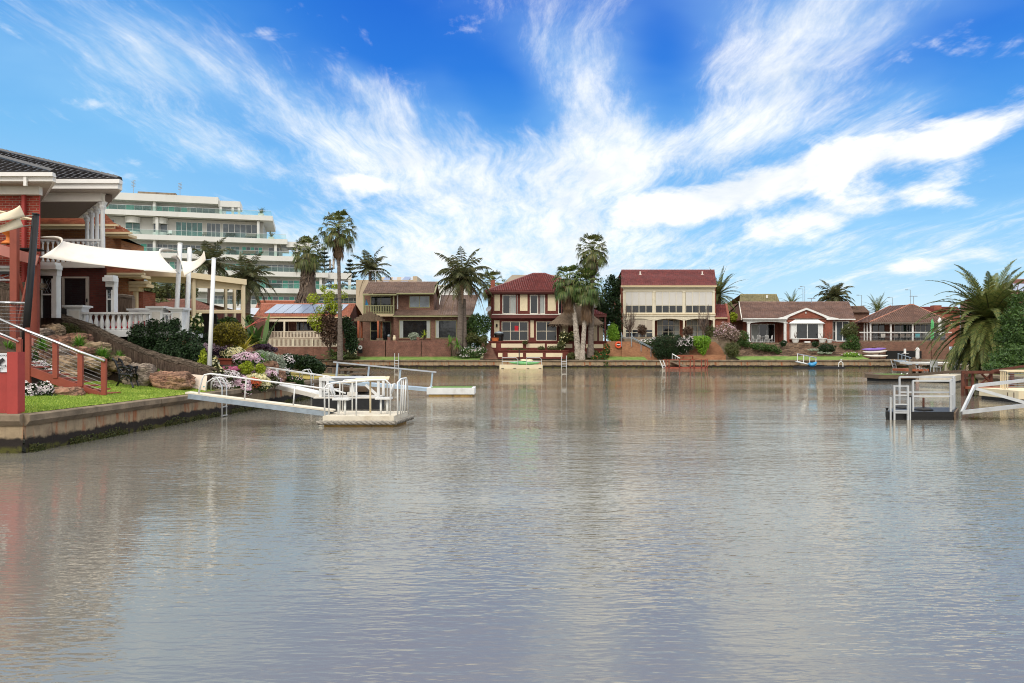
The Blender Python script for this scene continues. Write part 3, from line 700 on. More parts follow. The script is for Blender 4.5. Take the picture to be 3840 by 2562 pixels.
# ---- two-storey brown brick house
Y = 102.0
h = house('two storey brown brick house with a timber balcony and brown tiled roof', 1530, Y)
walls(h, 1340, 1188, 1476, 1280, Y+1.6, 8, 'brick_brown'); walls(h, 1476, 1180, 1727, 1280, Y, 9, 'brick_brown')
walls(h, 1362, 1104, 1487, 1188, Y+2.4, 7, 'brick_brown'); walls(h, 1487, 1105, 1626, 1180, Y+1.0, 8, 'brick_brown')
gable_roof(h, 1360, 1628, 1101, 1382, 1640, 1059, Y+.2, 4, 'tile_brown')
gx0 = P(1628, 1101, Y-.3)
part(MB().add([V((gx0.x-.35, Y+.3, gx0.z)), P(1641, 1062, Y+4.2)+V((-.5, 0, 0)), V((gx0.x-.35, Y+8, gx0.z))], [(0, 1, 2)]), 'gable_end', 'brick_brown', h)
part(MB().beam(P(1630, 1101, Y-.3), P(1641, 1059, Y+4.2), .12, .3), 'barge_board', 'gutter_green', h)
gutter(h, 1360, 1487, 1103, Y-.35, 'gutter_green', 5); gutter(h, 1487, 1628, 1099, Y-.38, 'gutter_green', 5)
bar(h, 1362, 1178, 1477, 1187, Y+.1, 2.4, 0, 'gutter_cream', 'balcony_floor')
for x in (1364, 1476): bar(h, x-2.5, 1108, x+2.5, 1178, Y+.15, .15, 0, 'gutter_green', 'balcony_post')
bar(h, 1366, 1145, 1474, 1148, Y+.2, .08, .02, 'gutter_green', 'balcony_rail'); bar(h, 1366, 1174, 1474, 1177, Y+.2, .08, .02, 'gutter_green', 'balcony_rail')
rail_posts(h, [1370+6.2*i for i in range(17)], 1148, 1174, Y+.22, 'gutter_green', 2.6)
window(h, 1390, 1111, 1467, 1170, Y+2.4, 'gutter_green', nx=2, name='sliding_door')
window(h, 1535, 1110, 1612, 1154, Y+1, 'gutter_green', 'glass_sky', nx=2)
bar(h, 1489, 1106, 1493, 1160, Y+.95, .05, .05, 'white', 'downpipe')
m = MB(); tile_roof(m, P(1474, 1184, Y-.6), P(1655, 1184, Y-.6), P(1640, 1163, Y+1.0), P(1487, 1163, Y+1.0)); part(m, 'skirt_roof', 'tile_brown', h)
m = MB(); tile_roof(m, P(1640, 1184, Y-.55), P(1772, 1184, Y-.55), P(1796, 1106, Y+5.5), P(1655, 1107, Y+5.5)); part(m, 'side_roof', 'tile_brown', h)
walls(h, 1640, 1176, 1770, 1280, Y+.2, 9, 'brick_brown')
gutter(h, 1474, 1772, 1184, Y-.65, 'gutter_green', 5)
window(h, 1389, 1206, 1427, 1277, Y+1.6, 'gutter_green', name='door', ny=2); window(h, 1433, 1206, 1467, 1277, Y+1.6, 'gutter_green', name='door')
f = window(h, 1497, 1201, 1614, 1269, Y, 'gutter_green', nx=1)
for a, b in ((1499, 1512), (1600, 1612)): part(MB().pbox(a, 1203, b, 1267, Y, -.02, .04), 'curtain', 'curtain', f)
f = window(h, 1633, 1201, 1712, 1269, Y, 'gutter_green'); part(MB().pbox(1635, 1203, 1646, 1267, Y, -.02, .04), 'curtain', 'curtain', f)
bar(h, 1495, 1269, 1614, 1273, Y, .1, .1, 'brick_wall_red', 'sill')
tag(MB().prism([(gx(1371, 103), gz(1146, 103)), (gx(1383, 103), gz(1146, 103)), (gx(1374, 103), gz(1121, 103))], 102.7, 102.9).build('folded_cloth', 'blue_kayak', at=P(1376, 1146, 102.7)), 'blue triangle of cloth propped on the timber balcony', 'cloth')
t = thing('retaining_wall', 'dark red brick retaining wall in front of the two storey brown brick house', 'wall', (gx(1510, 97), 97, .95))
for a, b, dy in ((1338, 1444, 0), (1447, 1487, 0), (1487, 1537, 4), (1537, 1578, 0), (1581, 1690, 0)): part(MB().pbox(a, 1277+dy, b, 1345, 97, .5), 'wall_panel', 'brick_wall_red', t)
for a in (1453, 1562): part(MB().pbox(a, 1265, a+10, 1277, 97.05, .4), 'pier', 'brick_wall_red', t)
single(MB().slab([(gx(1338, 97.5), 97.4), (gx(1740, 97.5), 97.4), (gx(1740, 97.5), 103), (gx(1338, 97.5), 103)], .9, gz(1279, 97.5)), 'terrace', 'concrete', 'paved terrace in front of the brown brick house', 'terrace', (gx(1500, 98), 98, .95))
single(MB().ball(P(1458, 1260, 97.2), .2), 'lamp_globe', 'glass_sky', 'clear lamp globe on a pier of the dark red brick wall', 'lamp', P(1458, 1265, 97.2), smooth=True)
single(MB().lathe(P(1479, 1278, 99), [(.1, 0), (.2, .05), (.22, .4), (.12, .6), (.14, .7)], 10), 'jar', 'cream_panel', 'tall cream jar beside the large window of the brown brick house', 'jar', P(1479, 1278, 99), smooth=True)
t = thing('pergola', 'small pergola with a layered brushwood roof on orange posts', 'pergola', (gx(1385, 100), 100, gz(1276, 100)))
for i, (a, b, y0, y1) in enumerate(((1332, 1437, 1196, 1206), (1340, 1430, 1190, 1197), (1350, 1420, 1183, 1191), (1362, 1408, 1176, 1184), (1374, 1396, 1169, 1177))):
    d = (b-a)/F*100/2; part(MB().box(gx(a, 100), gx(b, 100), 100.3-d*.6, 100.3+d*.6, gz(y1, 100), gz(y0, 100)), 'roof_layer', 'thatch', t)
for x, yy in ((1344, 99), (1356, 101.4), (1418, 99), (1430, 101.4)):
    p = part(MB().tube([P(x, 1277, yy), P(x, 1203, yy)], .14, 8), 'post', 'orange_post', t, True); part(MB().pbox(x-6, 1268, x+6, 1278, yy-.2, .4), 'footing', 'concrete', p)
t = thing('television_aerial', 'television aerial above the roof of the brown brick house', 'aerial', P(1408, 1060, 106))
part(MB().tube([P(1408, 1062, 106), P(1408, 1016, 106)], .035, 5), 'mast', 'steel', t); m = MB().tube([P(1384, 1016, 106), P(1432, 1016, 106)], .025, 4)
for i in range(6): m.tube([P(1388+i*8, 1013, 106), P(1388+i*8, 1019, 106)], .02, 4)
part(m, 'antenna_boom', 'steel', t)
t = thing('hose_reel', 'white hose reel fixed to the end of the dark red brick wall', 'hose reel', P(1351, 1312, 96.7))
part(MB().tube([P(1351, 1303, 96.9), P(1351, 1303, 96.6)], .26, 14), 'reel', 'white', t); part(MB().tube([P(1351, 1303, 96.61), P(1351, 1303, 96.55)], .1, 10), 'hub', 'black', t)
part(MB().pbox(1343, 1309, 1359, 1324, 96.9, .2), 'hose_box', 'black', t)

# ---- maroon house with cream panels
Y = 102.0
h = house('two storey maroon brick house with cream panels and a red hipped roof', 2020, Y)
walls(h, 1841, 1092, 2212, 1280, Y, 9, 'brick_maroon')
m = MB(); ze = gz(1091, Y-.7); zr = gz(1026, Y+4.6); e0, e1 = V((gx(1820, Y-.7), Y-.7, ze)), V((gx(2228, Y-.7), Y-.7, ze)); r0, r1 = P(2000, 1026, Y+4.6), P(2043, 1026, Y+4.6); b0, b1 = e0+V((0, 11, 0)), e1+V((0, 11, 0))
tile_roof(m, e0, e1, r1, r0); tile_roof(m, b0, e0, r0, r0); tile_roof(m, e1, b1, r1, r1); r = part(m, 'roof', 'tile_red', h)
c = MB(); ridge(c, e0, r0); ridge(c, e1, r1); ridge(c, r0, r1); part(c, 'ridge_capping', 'tile_red', r)
gutter(h, 1820, 2228, 1091, Y-.75, 'red_paint', 6); bar(h, 1822, 1097, 2226, 1101, Y-.7, .7, 0, 'red_paint', 'eaves_soffit')
bar(h, 1842, 1180, 2212, 1194, Y-.5, .5, .2, 'red_paint', 'awning'); bar(h, 1845, 1178, 2110, 1181, Y-.6, .5, .15, 'offwhite', 'awning_edge')
for a, b, y0, y1 in ((1854, 1875, 1105, 1166), (1950, 1978, 1105, 1166), (2054, 2084, 1105, 1166), (2158, 2186, 1105, 1166), (1853, 1873, 1202, 1264), (1989, 2002, 1202, 1266), (2096, 2130, 1202, 1264)): bar(h, a, y0, b, y1, Y, -.01, .04, 'cream_panel', 'render_panel')
for a in (1848, 1935, 2019, 2104): bar(h, a, 1100, a+4, 1178, Y, .1, .22, 'red_paint', 'timber_post')
for a, c in ((1884, 1), (1987, 1), (2093, 0)):
    f = window(h, a, 1106, a+57, 1178, Y, 'offwhite', nx=2, fw=3)
    if c: part(MB().pbox(a+31, 1110, a+52, 1174, Y, -.02, .04), 'curtain', 'curtain', f)
f = window(h, 1881, 1206, 1981, 1278, Y, 'cream', nx=3, ny=2, fw=2.6)
part(MB().pbox(1930, 1222, 1944, 1244, Y, -.02, .032), 'reflection_cloth', 'red_cloth', f)
window(h, 2010, 1206, 2088, 1278, Y, 'cream', nx=2, ny=2, fw=2.6)
part(MB().pbox(1840, 1050, 1856, 1085, Y+4, .8), 'chimney', 'brick_warm', h)
t = part(MB().lathe(P(1863, 1221, Y-.15), [(.04, -.25), (.1, -.15), (.12, .1), (.03, .25)], 8), 'wall_lamp', 'black', h)
m = MB(); tile_roof(m, P(2204, 1180, Y-1.3), P(2275, 1180, Y-1.3), P(2228, 1162, Y+1), P(2204, 1162, Y+1)); tile_roof(m, P(2275, 1180, Y-1.3), P(2275, 1180, Y-1.3)+V((0, 5, 0)), P(2228, 1162, Y+2), P(2228, 1162, Y+1)); part(m, 'side_roof', 'tile_red', h)
bar(h, 2204, 1181, 2275, 1189, Y-1.4, 4, 0, 'red_paint', 'side_beam')
for x in (2243, 2270): bar(h, x-3, 1189, x+3, 1280, Y-1.3, .2, 0, 'red_paint', 'side_post')
walls(h, 2200, 1189, 2262, 1280, Y+1.6, 5, 'cream_panel', 'side_wall')
d = thing('satellite_dish', 'grey satellite dish on the corner of the maroon house', 'satellite dish', P(1836, 1165, Y-.2)); m = MB()
q = P(1833, 1160, Y-.5); ax = V((-.5, -.7, .5)).normalized(); u = ax.orthogonal().normalized(); vv = ax.cross(u)
m.v = [q]+[q+(u*math.cos(a)+vv*math.sin(a))*.42+ax*.1 for a in [i*.4488 for i in range(14)]]+[q-ax*.05]+[q+(u*math.cos(a)+vv*math.sin(a))*.42+ax*.09 for a in [i*.4488 for i in range(14)]]
m.f = [(0, i+1, (i+1) % 14+1) for i in range(14)]+[(15, (i+1) % 14+16, i+16) for i in range(14)]+[(i+1, i+16, (i+1) % 14+16, (i+1) % 14+1) for i in range(14)]
part(m, 'dish', 'metal_roof', d); part(MB().tube([q, P(1841, 1168, Y)], .03, 5), 'bracket', 'steel', d)
def panel_wall(label, px0, px1, y0, y1, Y, panels, d, cap=4, y2=1346):
    t = thing('retaining_wall', label, 'wall', (gx((px0+px1)/2, Y), Y, .95))
    part(MB().pbox(px0, y0+cap, px1, y2, Y, d), 'wall', 'brick_maroon', t); part(MB().pbox(px0-2, y0, px1+2, y0+cap, Y, d, .08), 'coping', 'brick_maroon', t)
    for a, b, c_, e in panels: part(MB().pbox(a, c_, b, e, Y, -.01, .03), 'render_panel', 'cream_panel', t)
panel_wall('upper maroon terrace wall with cream panels under the maroon house', 1832, 2275, 1279, 1312, 99, [(1843, 1860, 1288, 1304), (1879, 1961, 1289, 1304), (1973, 2043, 1289, 1304), (2051, 2146, 1290, 1305), (2198, 2262, 1291, 1306)], 4)
panel_wall('lower maroon wall with four cream panels at the water edge', 1866, 2132, 1314, 1348, 96.6, [(1868, 1884, 1324, 1339), (1904, 1961, 1324, 1339), (1973, 2035, 1324, 1339), (2047, 2109, 1324, 1339)], 2.3)
t = thing('garden_steps', 'dark brick garden steps climbing beside the maroon terrace walls', 'steps', P(1835, 1346, 96.5))
for i in range(8): part(MB().pbox(1812+i*0, 1342-i*8, 1866-i*4, 1348, 96.4+i*.3, .3), 'step', 'brick_brown', t)
t = thing('thatched_hut', 'thatched gazebo with a shaggy conical roof beside the palms', 'gazebo', P(2160, 1279, 100))
m = MB(); n = 26; random.seed(3); cx, cyy, czz = gx(2160, 99.8), 99.8, gz(1279, 99.8)
for k, (r_, z_) in enumerate(((3.55, 2.05), (3.3, 2.35), (2.5, 3.05), (1.3, 4.0), (.25, 4.75))):
    m.v += [V((cx+r_*(1+.05*random.uniform(-1, 1))*math.cos(6.2832*j/n), cyy+.8*r_*math.sin(6.2832*j/n), czz+z_+random.uniform(-.1, .1))) for j in range(n)]
for k in range(4): m.f += [(k*n+j, k*n+(j+1) % n, (k+1)*n+(j+1) % n, (k+1)*n+j) for j in range(n)]
m.f.append(tuple(range(4*n, 5*n)))
for i in range(900):
    a = random.uniform(0, 6.2832); r_ = random.uniform(2.4, 3.6); z_ = 2.1+(3.55-r_)*.92
    p = V((cx+r_*math.cos(a), cyy+.8*r_*math.sin(a), czz+z_)); q = p+V((math.cos(a)*.25, math.sin(a)*.2, -.42)); wv = V((-math.sin(a), math.cos(a), 0))*.04
    m.add([p-wv, p+wv, q], [(0, 1, 2)])
part(m, 'thatch_roof', 'thatch', t)
for a in (.6, 2.5, 3.8, 5.6): part(MB().tube([(cx+2.6*math.cos(a), cyy+2*math.sin(a), czz-.1), (cx+2.6*math.cos(a), cyy+2*math.sin(a), czz+2.6)], .12, 8), 'post', 'bark', t)
t = thing('kettle_barbecue', 'black kettle barbecue on the terrace of the maroon house', 'barbecue', P(1871, 1280, 100))
part(MB().lathe(P(1871, 1278, 100), [(.5, 0), (.55, .5), (.62, .75), (.6, .95)], 12), 'body', 'black', t); part(MB().lathe(P(1871, 1278, 100), [(.64, .96), (.5, 1.12), (.15, 1.22), (.05, 1.28)], 12), 'lid', 'galv', t)
part(MB().pbox(1854, 1250, 1887, 1252, 100, .4), 'side_shelf', 'black', t)
single(MB().lathe(P(1857, 1280, 99.2), [(.4, 0), (.46, .3), (.5, .38), (.5, .44)], 12), 'planter_pot', 'terracotta', 'orange terracotta pot beside the black barbecue', 'pot', P(1857, 1280, 99.2))
# ---- house with the glazed cream verandahs
Y = 103.0
h = house('two storey house with cream glazed verandahs and a straight dark red roof', 2510, Y)
walls(h, 2330, 1072, 2685, 1265, Y+2.6, 8, 'brick_warm'); walls(h, 2330, 1074, 2338, 1265, Y+.3, 2.3, 'brick_warm', 'side_wall'); walls(h, 2677, 1074, 2685, 1265, Y+.3, 2.3, 'brick_warm', 'side_wall')
gable_roof(h, 2329, 2687, 1071, 2330, 2679, 1014, Y, 5, 'tile_red', .4)
for x in (2401, 2634): part(MB().pbox(x-2, 1018, x+2, 1032, Y+3.2, .15).pbox(x-5, 1029, x+5, 1032, Y+3.1, .4), 'roof_vent', 'offwhite', h)
gutter(h, 2328, 2688, 1071, Y-.45, 'gutter_cream', 5); bar(h, 2332, 1076, 2684, 1081, Y-.3, .3, 0, 'cream', 'fascia')
bar(h, 2338, 1080, 2680, 1093, Y, .25, 0, 'cream', 'upper_beam'); bar(h, 2335, 1174, 2682, 1186, Y, 2.6, .12, 'cream', 'verandah_floor'); bar(h, 2338, 1186, 2680, 1195, Y, .25, .01, 'cream', 'lower_beam')
bar(h, 2336, 1177, 2681, 1180, Y, .1, .2, 'gutter_cream', 'moulding')
for x in (2340, 2452, 2565, 2677):
    p = bar(h, x-3.5, 1093, x+3.5, 1174, Y, .22, .03, 'cream', 'column'); part(MB().pbox(x-5, 1093, x+5, 1097, Y, .2, .06), 'capital', 'cream', p)
    p = bar(h, x-3, 1195, x+3, 1265, Y, .2, .03, 'cream', 'column'); part(MB().pbox(x-5, 1195, x+5, 1199, Y, .2, .06), 'capital', 'cream', p)
for a, b in ((2344, 2448), (2457, 2561), (2570, 2673)):
    w4 = (b-a)/4
    f = window(h, a, 1093, b, 1175, Y+.1, 'cream', 'glass', nx=4, ys=[1145.5], fw=2.4)
    for i in range(4): part(MB().pbox(a+i*w4+1.3, 1096, a+(i+1)*w4-1.3, 1144, Y+.1, -.02, .04), 'blind', 'blind', f)
    m = MB(); n = 10        # shallow arch under the beam
    for i in range(n):
        u0, u1 = i/n, (i+1)/n; y0, y1 = 1195+7*(2*u0-1)**2, 1195+7*(2*u1-1)**2; x0, x1 = gx(a+(b-a)*u0, Y), gx(a+(b-a)*u1, Y)
        m.prism([(x0, gz(y0+.1, Y)), (x1, gz(y1+.1, Y)), (x1, gz(1194.5, Y)), (x0, gz(1194.5, Y))], Y, Y+.2)
    part(m, 'arch', 'cream', h)
f = window(h, 2344, 1199, 2448, 1276, Y+.1, 'cream', 'glass', nx=4, ys=[1248], fw=2.4)
for i in range(4): part(MB().pbox(2344+i*26+1.3, 1201, 2344+(i+1)*26-1.3, 1238, Y+.1, -.02, .04), 'blind', 'blind_tan', f)
for a, n in ((2464, 4), (2573, 4)):
    f = window(h, a, 1198, a+84, 1264, Y+2.6, 'cream', 'glass', nx=4, ys=[1222, 1245], fw=2.6, name='french_door')
    for i in ((0, 3) if a == 2464 else (0, 1, 2, 3)): part(MB().pbox(a+i*21+3, 1202, a+i*21+18, 1260, Y+2.6, -.02, .03), 'curtain', 'curtain', f)
m = MB(); tile_roof(m, P(2683, 1191, Y+.2), P(2729, 1191, Y+.2), P(2719, 1142, Y+4), P(2683, 1142, Y+4)); part(m, 'side_roof', 'tile_red', h)
part(MB().add([P(2719, 1138, Y+4), P(2727, 1138, Y+4), P(2737, 1190, Y), P(2728, 1190, Y), P(2737, 1265, Y), P(2728, 1265, Y)], [(0, 1, 2, 3)][::-1]).prism([(gx(2728, Y), gz(1275, Y)), (gx(2737, Y), gz(1275, Y)), (gx(2737, Y), gz(1187, Y)), (gx(2728, Y), gz(1187, Y))], Y-.05, Y+4), 'parapet', 'brick_warm', h)
walls(h, 2684, 1191, 2728, 1265, Y+.4, 5, 'brick_warm', 'side_wing'); gutter(h, 2682, 2728, 1191, Y+.1, 'gutter_cream', 4)
bar(h, 2325, 1105, 2328, 1250, Y+.6, .06, 0, 'cream', 'downpipe')
def wicker(px, yb, Y, label, sofa=False, mat='cream_panel'):
    t = thing('verandah_chair', label, 'chair', P(px, yb, Y)); k = 2.2 if sofa else 1
    part(MB().box(gx(px, Y)-.3*k, gx(px, Y)+.3*k, Y-.3, Y+.3, gz(yb, Y)+.35, gz(yb, Y)+.45), 'seat', mat, t); part(MB().box(gx(px, Y)-.3*k, gx(px, Y)+.3*k, Y+.25, Y+.32, gz(yb, Y)+.45, gz(yb, Y)+.95), 'backrest', mat, t)
    for sx in (-.27*k, .27*k):
        for sy in (-.27, .27): part(MB().box(gx(px, Y)+sx-.03, gx(px, Y)+sx+.03, Y+sy-.03, Y+sy+.03, gz(yb, Y), gz(yb, Y)+.35), 'leg', mat, t)
# terrace walls, hedge side
t = thing('retaining_wall', 'tan brick garden wall with a life ring, left of the clipped dark hedge', 'wall', P(2380, 1348, 97))
part(MB().pbox(2278, 1280, 2332, 1346, 97.2, 5), 'wall', 'brick_orange', t); part(MB().prism([(gx(2332, 97), gz(1350, 97)), (gx(2470, 97), gz(1350, 97)), (gx(2448, 97), gz(1310, 97)), (gx(2372, 97), gz(1281, 97)), (gx(2332, 97), gz(1281, 97))], 97, 97.3), 'stair_wall', 'brick_orange', t)
t = thing('retaining_wall', 'low orange brick wall at the water edge, right of the clipped dark hedge', 'wall', P(2620, 1348, 97))
part(MB().pbox(2540, 1331, 2722, 1350, 96.8, .4), 'low_wall', 'brick_orange', t); part(MB().prism([(gx(2545, 98.4), gz(1335, 98.4)), (gx(2720, 98.4), gz(1335, 98.4)), (gx(2700, 98.4), gz(1300, 98.4)), (gx(2680, 98.4), gz(1282, 98.4)), (gx(2655, 98.4), gz(1282, 98.4)), (gx(2600, 98.4), gz(1312, 98.4)), (gx(2545, 98.4), gz(1318, 98.4))], 98.2, 98.6), 'upper_wall', 'brick_orange', t)
single(MB().slab([(gx(2332, 99), 97.4), (gx(2735, 99), 98.7), (gx(2735, 99), 106), (gx(2332, 99), 106)], .9, gz(1266, 103)), 'terrace', 'concrete', 'paved terrace in front of the cream verandah house', 'terrace', P(2500, 1266, 103))
t = thing('life_ring', 'orange life ring hanging on the tan brick wall', 'life ring', P(2319, 1307, 97))
m = MB(); q = P(2319, 1294, 96.98); m.tube([q+V((math.cos(a)*.33, 0, math.sin(a)*.33)) for a in [i*.3142 for i in range(21)]], .11, 8, False); part(m, 'ring', 'orange', t, True)
part(MB().pbox(2311, 1291, 2327, 1294, 96.95, .05), 'rope_grip', 'white', t)
t = thing('handrail', 'grey pipe handrail beside the brick stair of the cream verandah house', 'handrail', P(2400, 1320, 96.9))
for x, y0, y1 in ((2330, 1247, 1300), (2368, 1247, 1300), (2404, 1283, 1318), (2441, 1308, 1338)): part(MB().tube([P(x, y0, 96.85), P(x, y1, 96.85)], .04, 6), 'post', 'galv', t)
part(MB().tube([P(2330, 1247, 96.85), P(2336, 1268, 96.85), P(2369, 1268, 96.85), P(2447, 1309, 96.85)], .045, 6), 'rail', 'galv', t); part(MB().tube([P(2368, 1247, 96.85), P(2373, 1266, 96.85), P(2447, 1305, 96.85)], .045, 6), 'rail', 'galv', t)
for i, (x, s_, l) in enumerate(((2360, 0, 'pale cane chair at the left end of the upper glazed verandah'), (2390, 0, 'pale cane side table chair second from the left in the upper verandah'), (2424, 0, 'white lounge chair in the left bay of the upper verandah'), (2473, 0, 'cane armchair left in the middle bay of the upper verandah'), (2525, 1, 'floral two seat sofa in the middle bay of the upper verandah'), (2600, 0, 'grey armchair in the right bay of the upper verandah'), (2625, 0, 'pale stool chair in the right bay of the upper verandah'))):
    wicker(x, 1174, 104.2, l, s_, ('cream_panel', 'curtain')[i in (2, 5)])

# ---- long low brick house with the white portico
Y = 104.0
h = house('low red brick house with a white pillared porch and curved white gable', 2970, Y)
walls(h, 2786, 1196, 2950, 1288, Y+3, 7, 'brick_warm'); walls(h, 2950, 1196, 3122, 1288, Y-.3, 9, 'brick_warm'); walls(h, 3122, 1196, 3196, 1288, Y+.4, 8, 'brick_warm')
gable_roof(h, 2782, 3207, 1196, 2773, 3184, 1134, Y, 5.5, 'tile_rust', .6)
part(MB().beam(P(2781, 1196, Y-.7), P(2771, 1134, Y+5.5), .1, .35), 'barge_board', 'offwhite', h); part(MB().add([P(2784, 1200, Y-.2), P(2775, 1136, Y+5.4), V((gx(2786, Y)-.1, Y+11, gz(1200, Y)))], [(0, 1, 2)]), 'gable_end', 'brick_brown', h)
m = MB(); Z = lambda y: gz(y, Y-.4)       # curved brick gable
arc = [(2951, 1208), (2951, 1192), (2962, 1184), (2985, 1174), (3005, 1166), (3024, 1161), (3043, 1166), (3063, 1174), (3086, 1184), (3098, 1192), (3098, 1208)]
m.prism([(gx(x, Y-.4), Z(y)) for x, y in arc][::-1], Y-.42, Y+2.5); part(m, 'gable', 'brick_warm', h)
up = [(2916, 1193), (2940, 1188), (2960, 1180), (2990, 1168), (3010, 1160), (3024, 1155), (3038, 1160), (3058, 1168), (3088, 1180), (3110, 1188), (3146, 1195)]
lo = [(2930, 1196), (2949, 1195), (2963, 1187), (2991, 1175), (3010, 1167), (3024, 1162), (3038, 1167), (3058, 1175), (3086, 1187), (3100, 1196), (3130, 1198)]
for i in range(10):
    q = [up[i], up[i+1], lo[i+1], lo[i]]; m = MB() if i == 0 else m
    m.prism([(gx(x, Y-.6), gz(y, Y-.6)) for x, y in q[::-1]], Y-.7, Y-.4)
part(m, 'gable_moulding', 'white', h)
m = MB(); tile_roof(m, P(2951, 1190, Y-.6), P(3024, 1155, Y-.6), P(3024, 1155, Y+3.7), P(2951, 1184, Y+.6)); tile_roof(m, P(3024, 1155, Y-.6), P(3100, 1190, Y-.6), P(3100, 1184, Y+.6), P(3024, 1155, Y+3.7)); part(m, 'gable_roof', 'tile_rust', h)
gutter(h, 2784, 2952, 1194, Y-.65, 'white', 4); gutter(h, 3100, 3207, 1196, Y-.65, 'white', 4); bar(h, 2788, 1199, 2954, 1207, Y-.3, .3, 0, 'white', 'porch_beam')
m = MB()
for i in range(12):
    u0, u1 = i/12, (i+1)/12; x0, x1 = gx(2812+134*u0, Y), gx(2812+134*u1, Y); m.prism([(x0, gz(1207+5*(2*u0-1)**2, Y)), (x1, gz(1207+5*(2*u1-1)**2, Y)), (x1, gz(1206.6, Y)), (x0, gz(1206.6, Y))], Y-.28, Y-.05)
part(m, 'porch_arch', 'white', h)
for x in (2808, 2946):
    p = bar(h, x-5, 1212, x+5, 1284, Y-.25, .3, 0, 'white', 'column'); part(MB().pbox(x-7.5, 1206, x+7.5, 1213, Y-.25, .3, .06), 'capital', 'white', p); part(MB().pbox(x-7, 1279, x+7, 1286, Y-.25, .3, .05), 'column_base', 'white', p)
f = window(h, 2816, 1215, 2905, 1284, Y+3, 'white', nx=3, name='sliding_door', fw=2.6); part(MB().pbox(2819, 1218, 2842, 1281, Y+3, -.02, .03), 'curtain', 'curtain', f)
bar(h, 2967, 1212, 3086, 1272, Y-.9, .6, 0, 'white', 'bay_window_box')
window(h, 2984, 1213, 3070, 1272, Y-.9, 'white', nx=2, fw=3); window(h, 2967, 1213, 2981, 1271, Y-.85, 'white', ny=2); window(h, 3073, 1213, 3086, 1271, Y-.85, 'white', ny=2)
part(MB().add([P(2957, 1213, Y-1.3), P(3094, 1213, Y-1.3), P(3064, 1196, Y-.35), P(2986, 1196, Y-.35), P(2957, 1213, Y-.35), P(3094, 1213, Y-.35)], [(0, 1, 2, 3), (0, 3, 4), (1, 5, 2), (0, 4, 5, 1)]), 'window_hood', 'white', h)
bar(h, 2964, 1272, 3089, 1275, Y-.9, .6, .08, 'brick_warm', 'sill')
window(h, 3122, 1204, 3133, 1280, Y+.4, 'white', ny=2); window(h, 3134, 1204, 3184, 1281, Y+.4, 'white', 'glass_grey', nx=2, name='door', fw=3.4)
part(MB().lathe(P(3022, 1174, Y-.5), [(.06, -.1), (.1, 0), (.05, .14)], 8), 'gable_lamp', 'white', h)
# stone terraces
for l, a, b, y0, yy in (('upper dry stone terrace wall below the white pillared porch', 2775, 3228, 1287, 100.2), ('middle dry stone terrace wall planted with silver cushions', 2770, 3235, 1312, 98.6), ('lowest dry stone terrace wall above the strip of lawn', 2765, 3240, 1332, 97.2)):
    m = MB(); n = 60; rows = []
    for k in range(5):
        y = y0+(1352-y0)*(1-k/4)
        rows.append([V((gx(a+(b-a)*i/n, yy), yy+.05*k+.12*mnoise.noise(V((i*.7, k*1.9, a))), gz(y, yy)+(.12*mnoise.noise(V((i*.9, 3, b))) if k == 4 else 0))) for i in range(n+1)])
    rows.append([p+V((0, 2.2, .03)) for p in rows[-1]]); m.sheet(rows); single(m, 'stone_wall', 'stone_stack', l, 'wall', P((a+b)/2, 1350, yy))
single(MB().slab([(gx(2780, 104), 100.6), (gx(3225, 104), 100.6), (gx(3225, 104), 112), (gx(2780, 104), 112)], .9, gz(1286, 104)), 'porch_paving', 'concrete', 'paved porch floor of the low red brick house', 'paving', P(3000, 1286, 103))
def metal_chair(px, Y, label, rz=0, mat='white'):
    c = P(px, 1284, Y); t = thing('garden_chair', label, 'chair', c, 'white garden chairs round the porch table')
    part(MB().box(c.x-.24, c.x+.24, Y-.22, Y+.22, c.z+.42, c.z+.46), 'seat', mat, t)
    m = MB()
    for k in (-.2, -.07, .07, .2): m.tube([c+V((k, .22, .44)), c+V((k*1.15, .28, .9))], .022, 5)
    m.tube([c+V((-.24, .28, .84)), c+V((-.12, .29, .96)), c+V((.12, .29, .96)), c+V((.24, .28, .84))], .026, 5); part(m, 'backrest', mat, t)
    for sx in (-.2, .2):
        for sy in (-.18, .18): part(MB().tube([c+V((sx, sy, .43)), c+V((sx*1.15, sy*1.15, 0))], .022, 5), 'leg', mat, t)
    t.rotation_euler = (0, 0, rz)
    return t
for x, yy, rz, l in ((2830, 104.6, 1.57, 'white metal garden chair at the left end of the porch table'), (2843, 103.9, 3.14, 'white ornate garden chair nearest the left of the porch table, back to the lake'), (2873, 103.9, 3.14, 'white ornate garden chair right of centre at the porch table, back to the lake'), (2888, 104.6, -1.57, 'white metal garden chair at the right end of the porch table')): metal_chair(x, yy, l, rz)
t = thing('garden_table', 'round white metal table on the pillared porch', 'table', P(2858, 1284, 104.6)); c = P(2858, 1284, 104.6)
part(MB().lathe(c, [(.62, .70), (.64, .72), (.64, .74)], 18), 'tabletop', 'white', t); part(MB().lathe(c, [(.3, 0), (.06, .1), (.05, .7)], 8), 'pedestal', 'white', t)
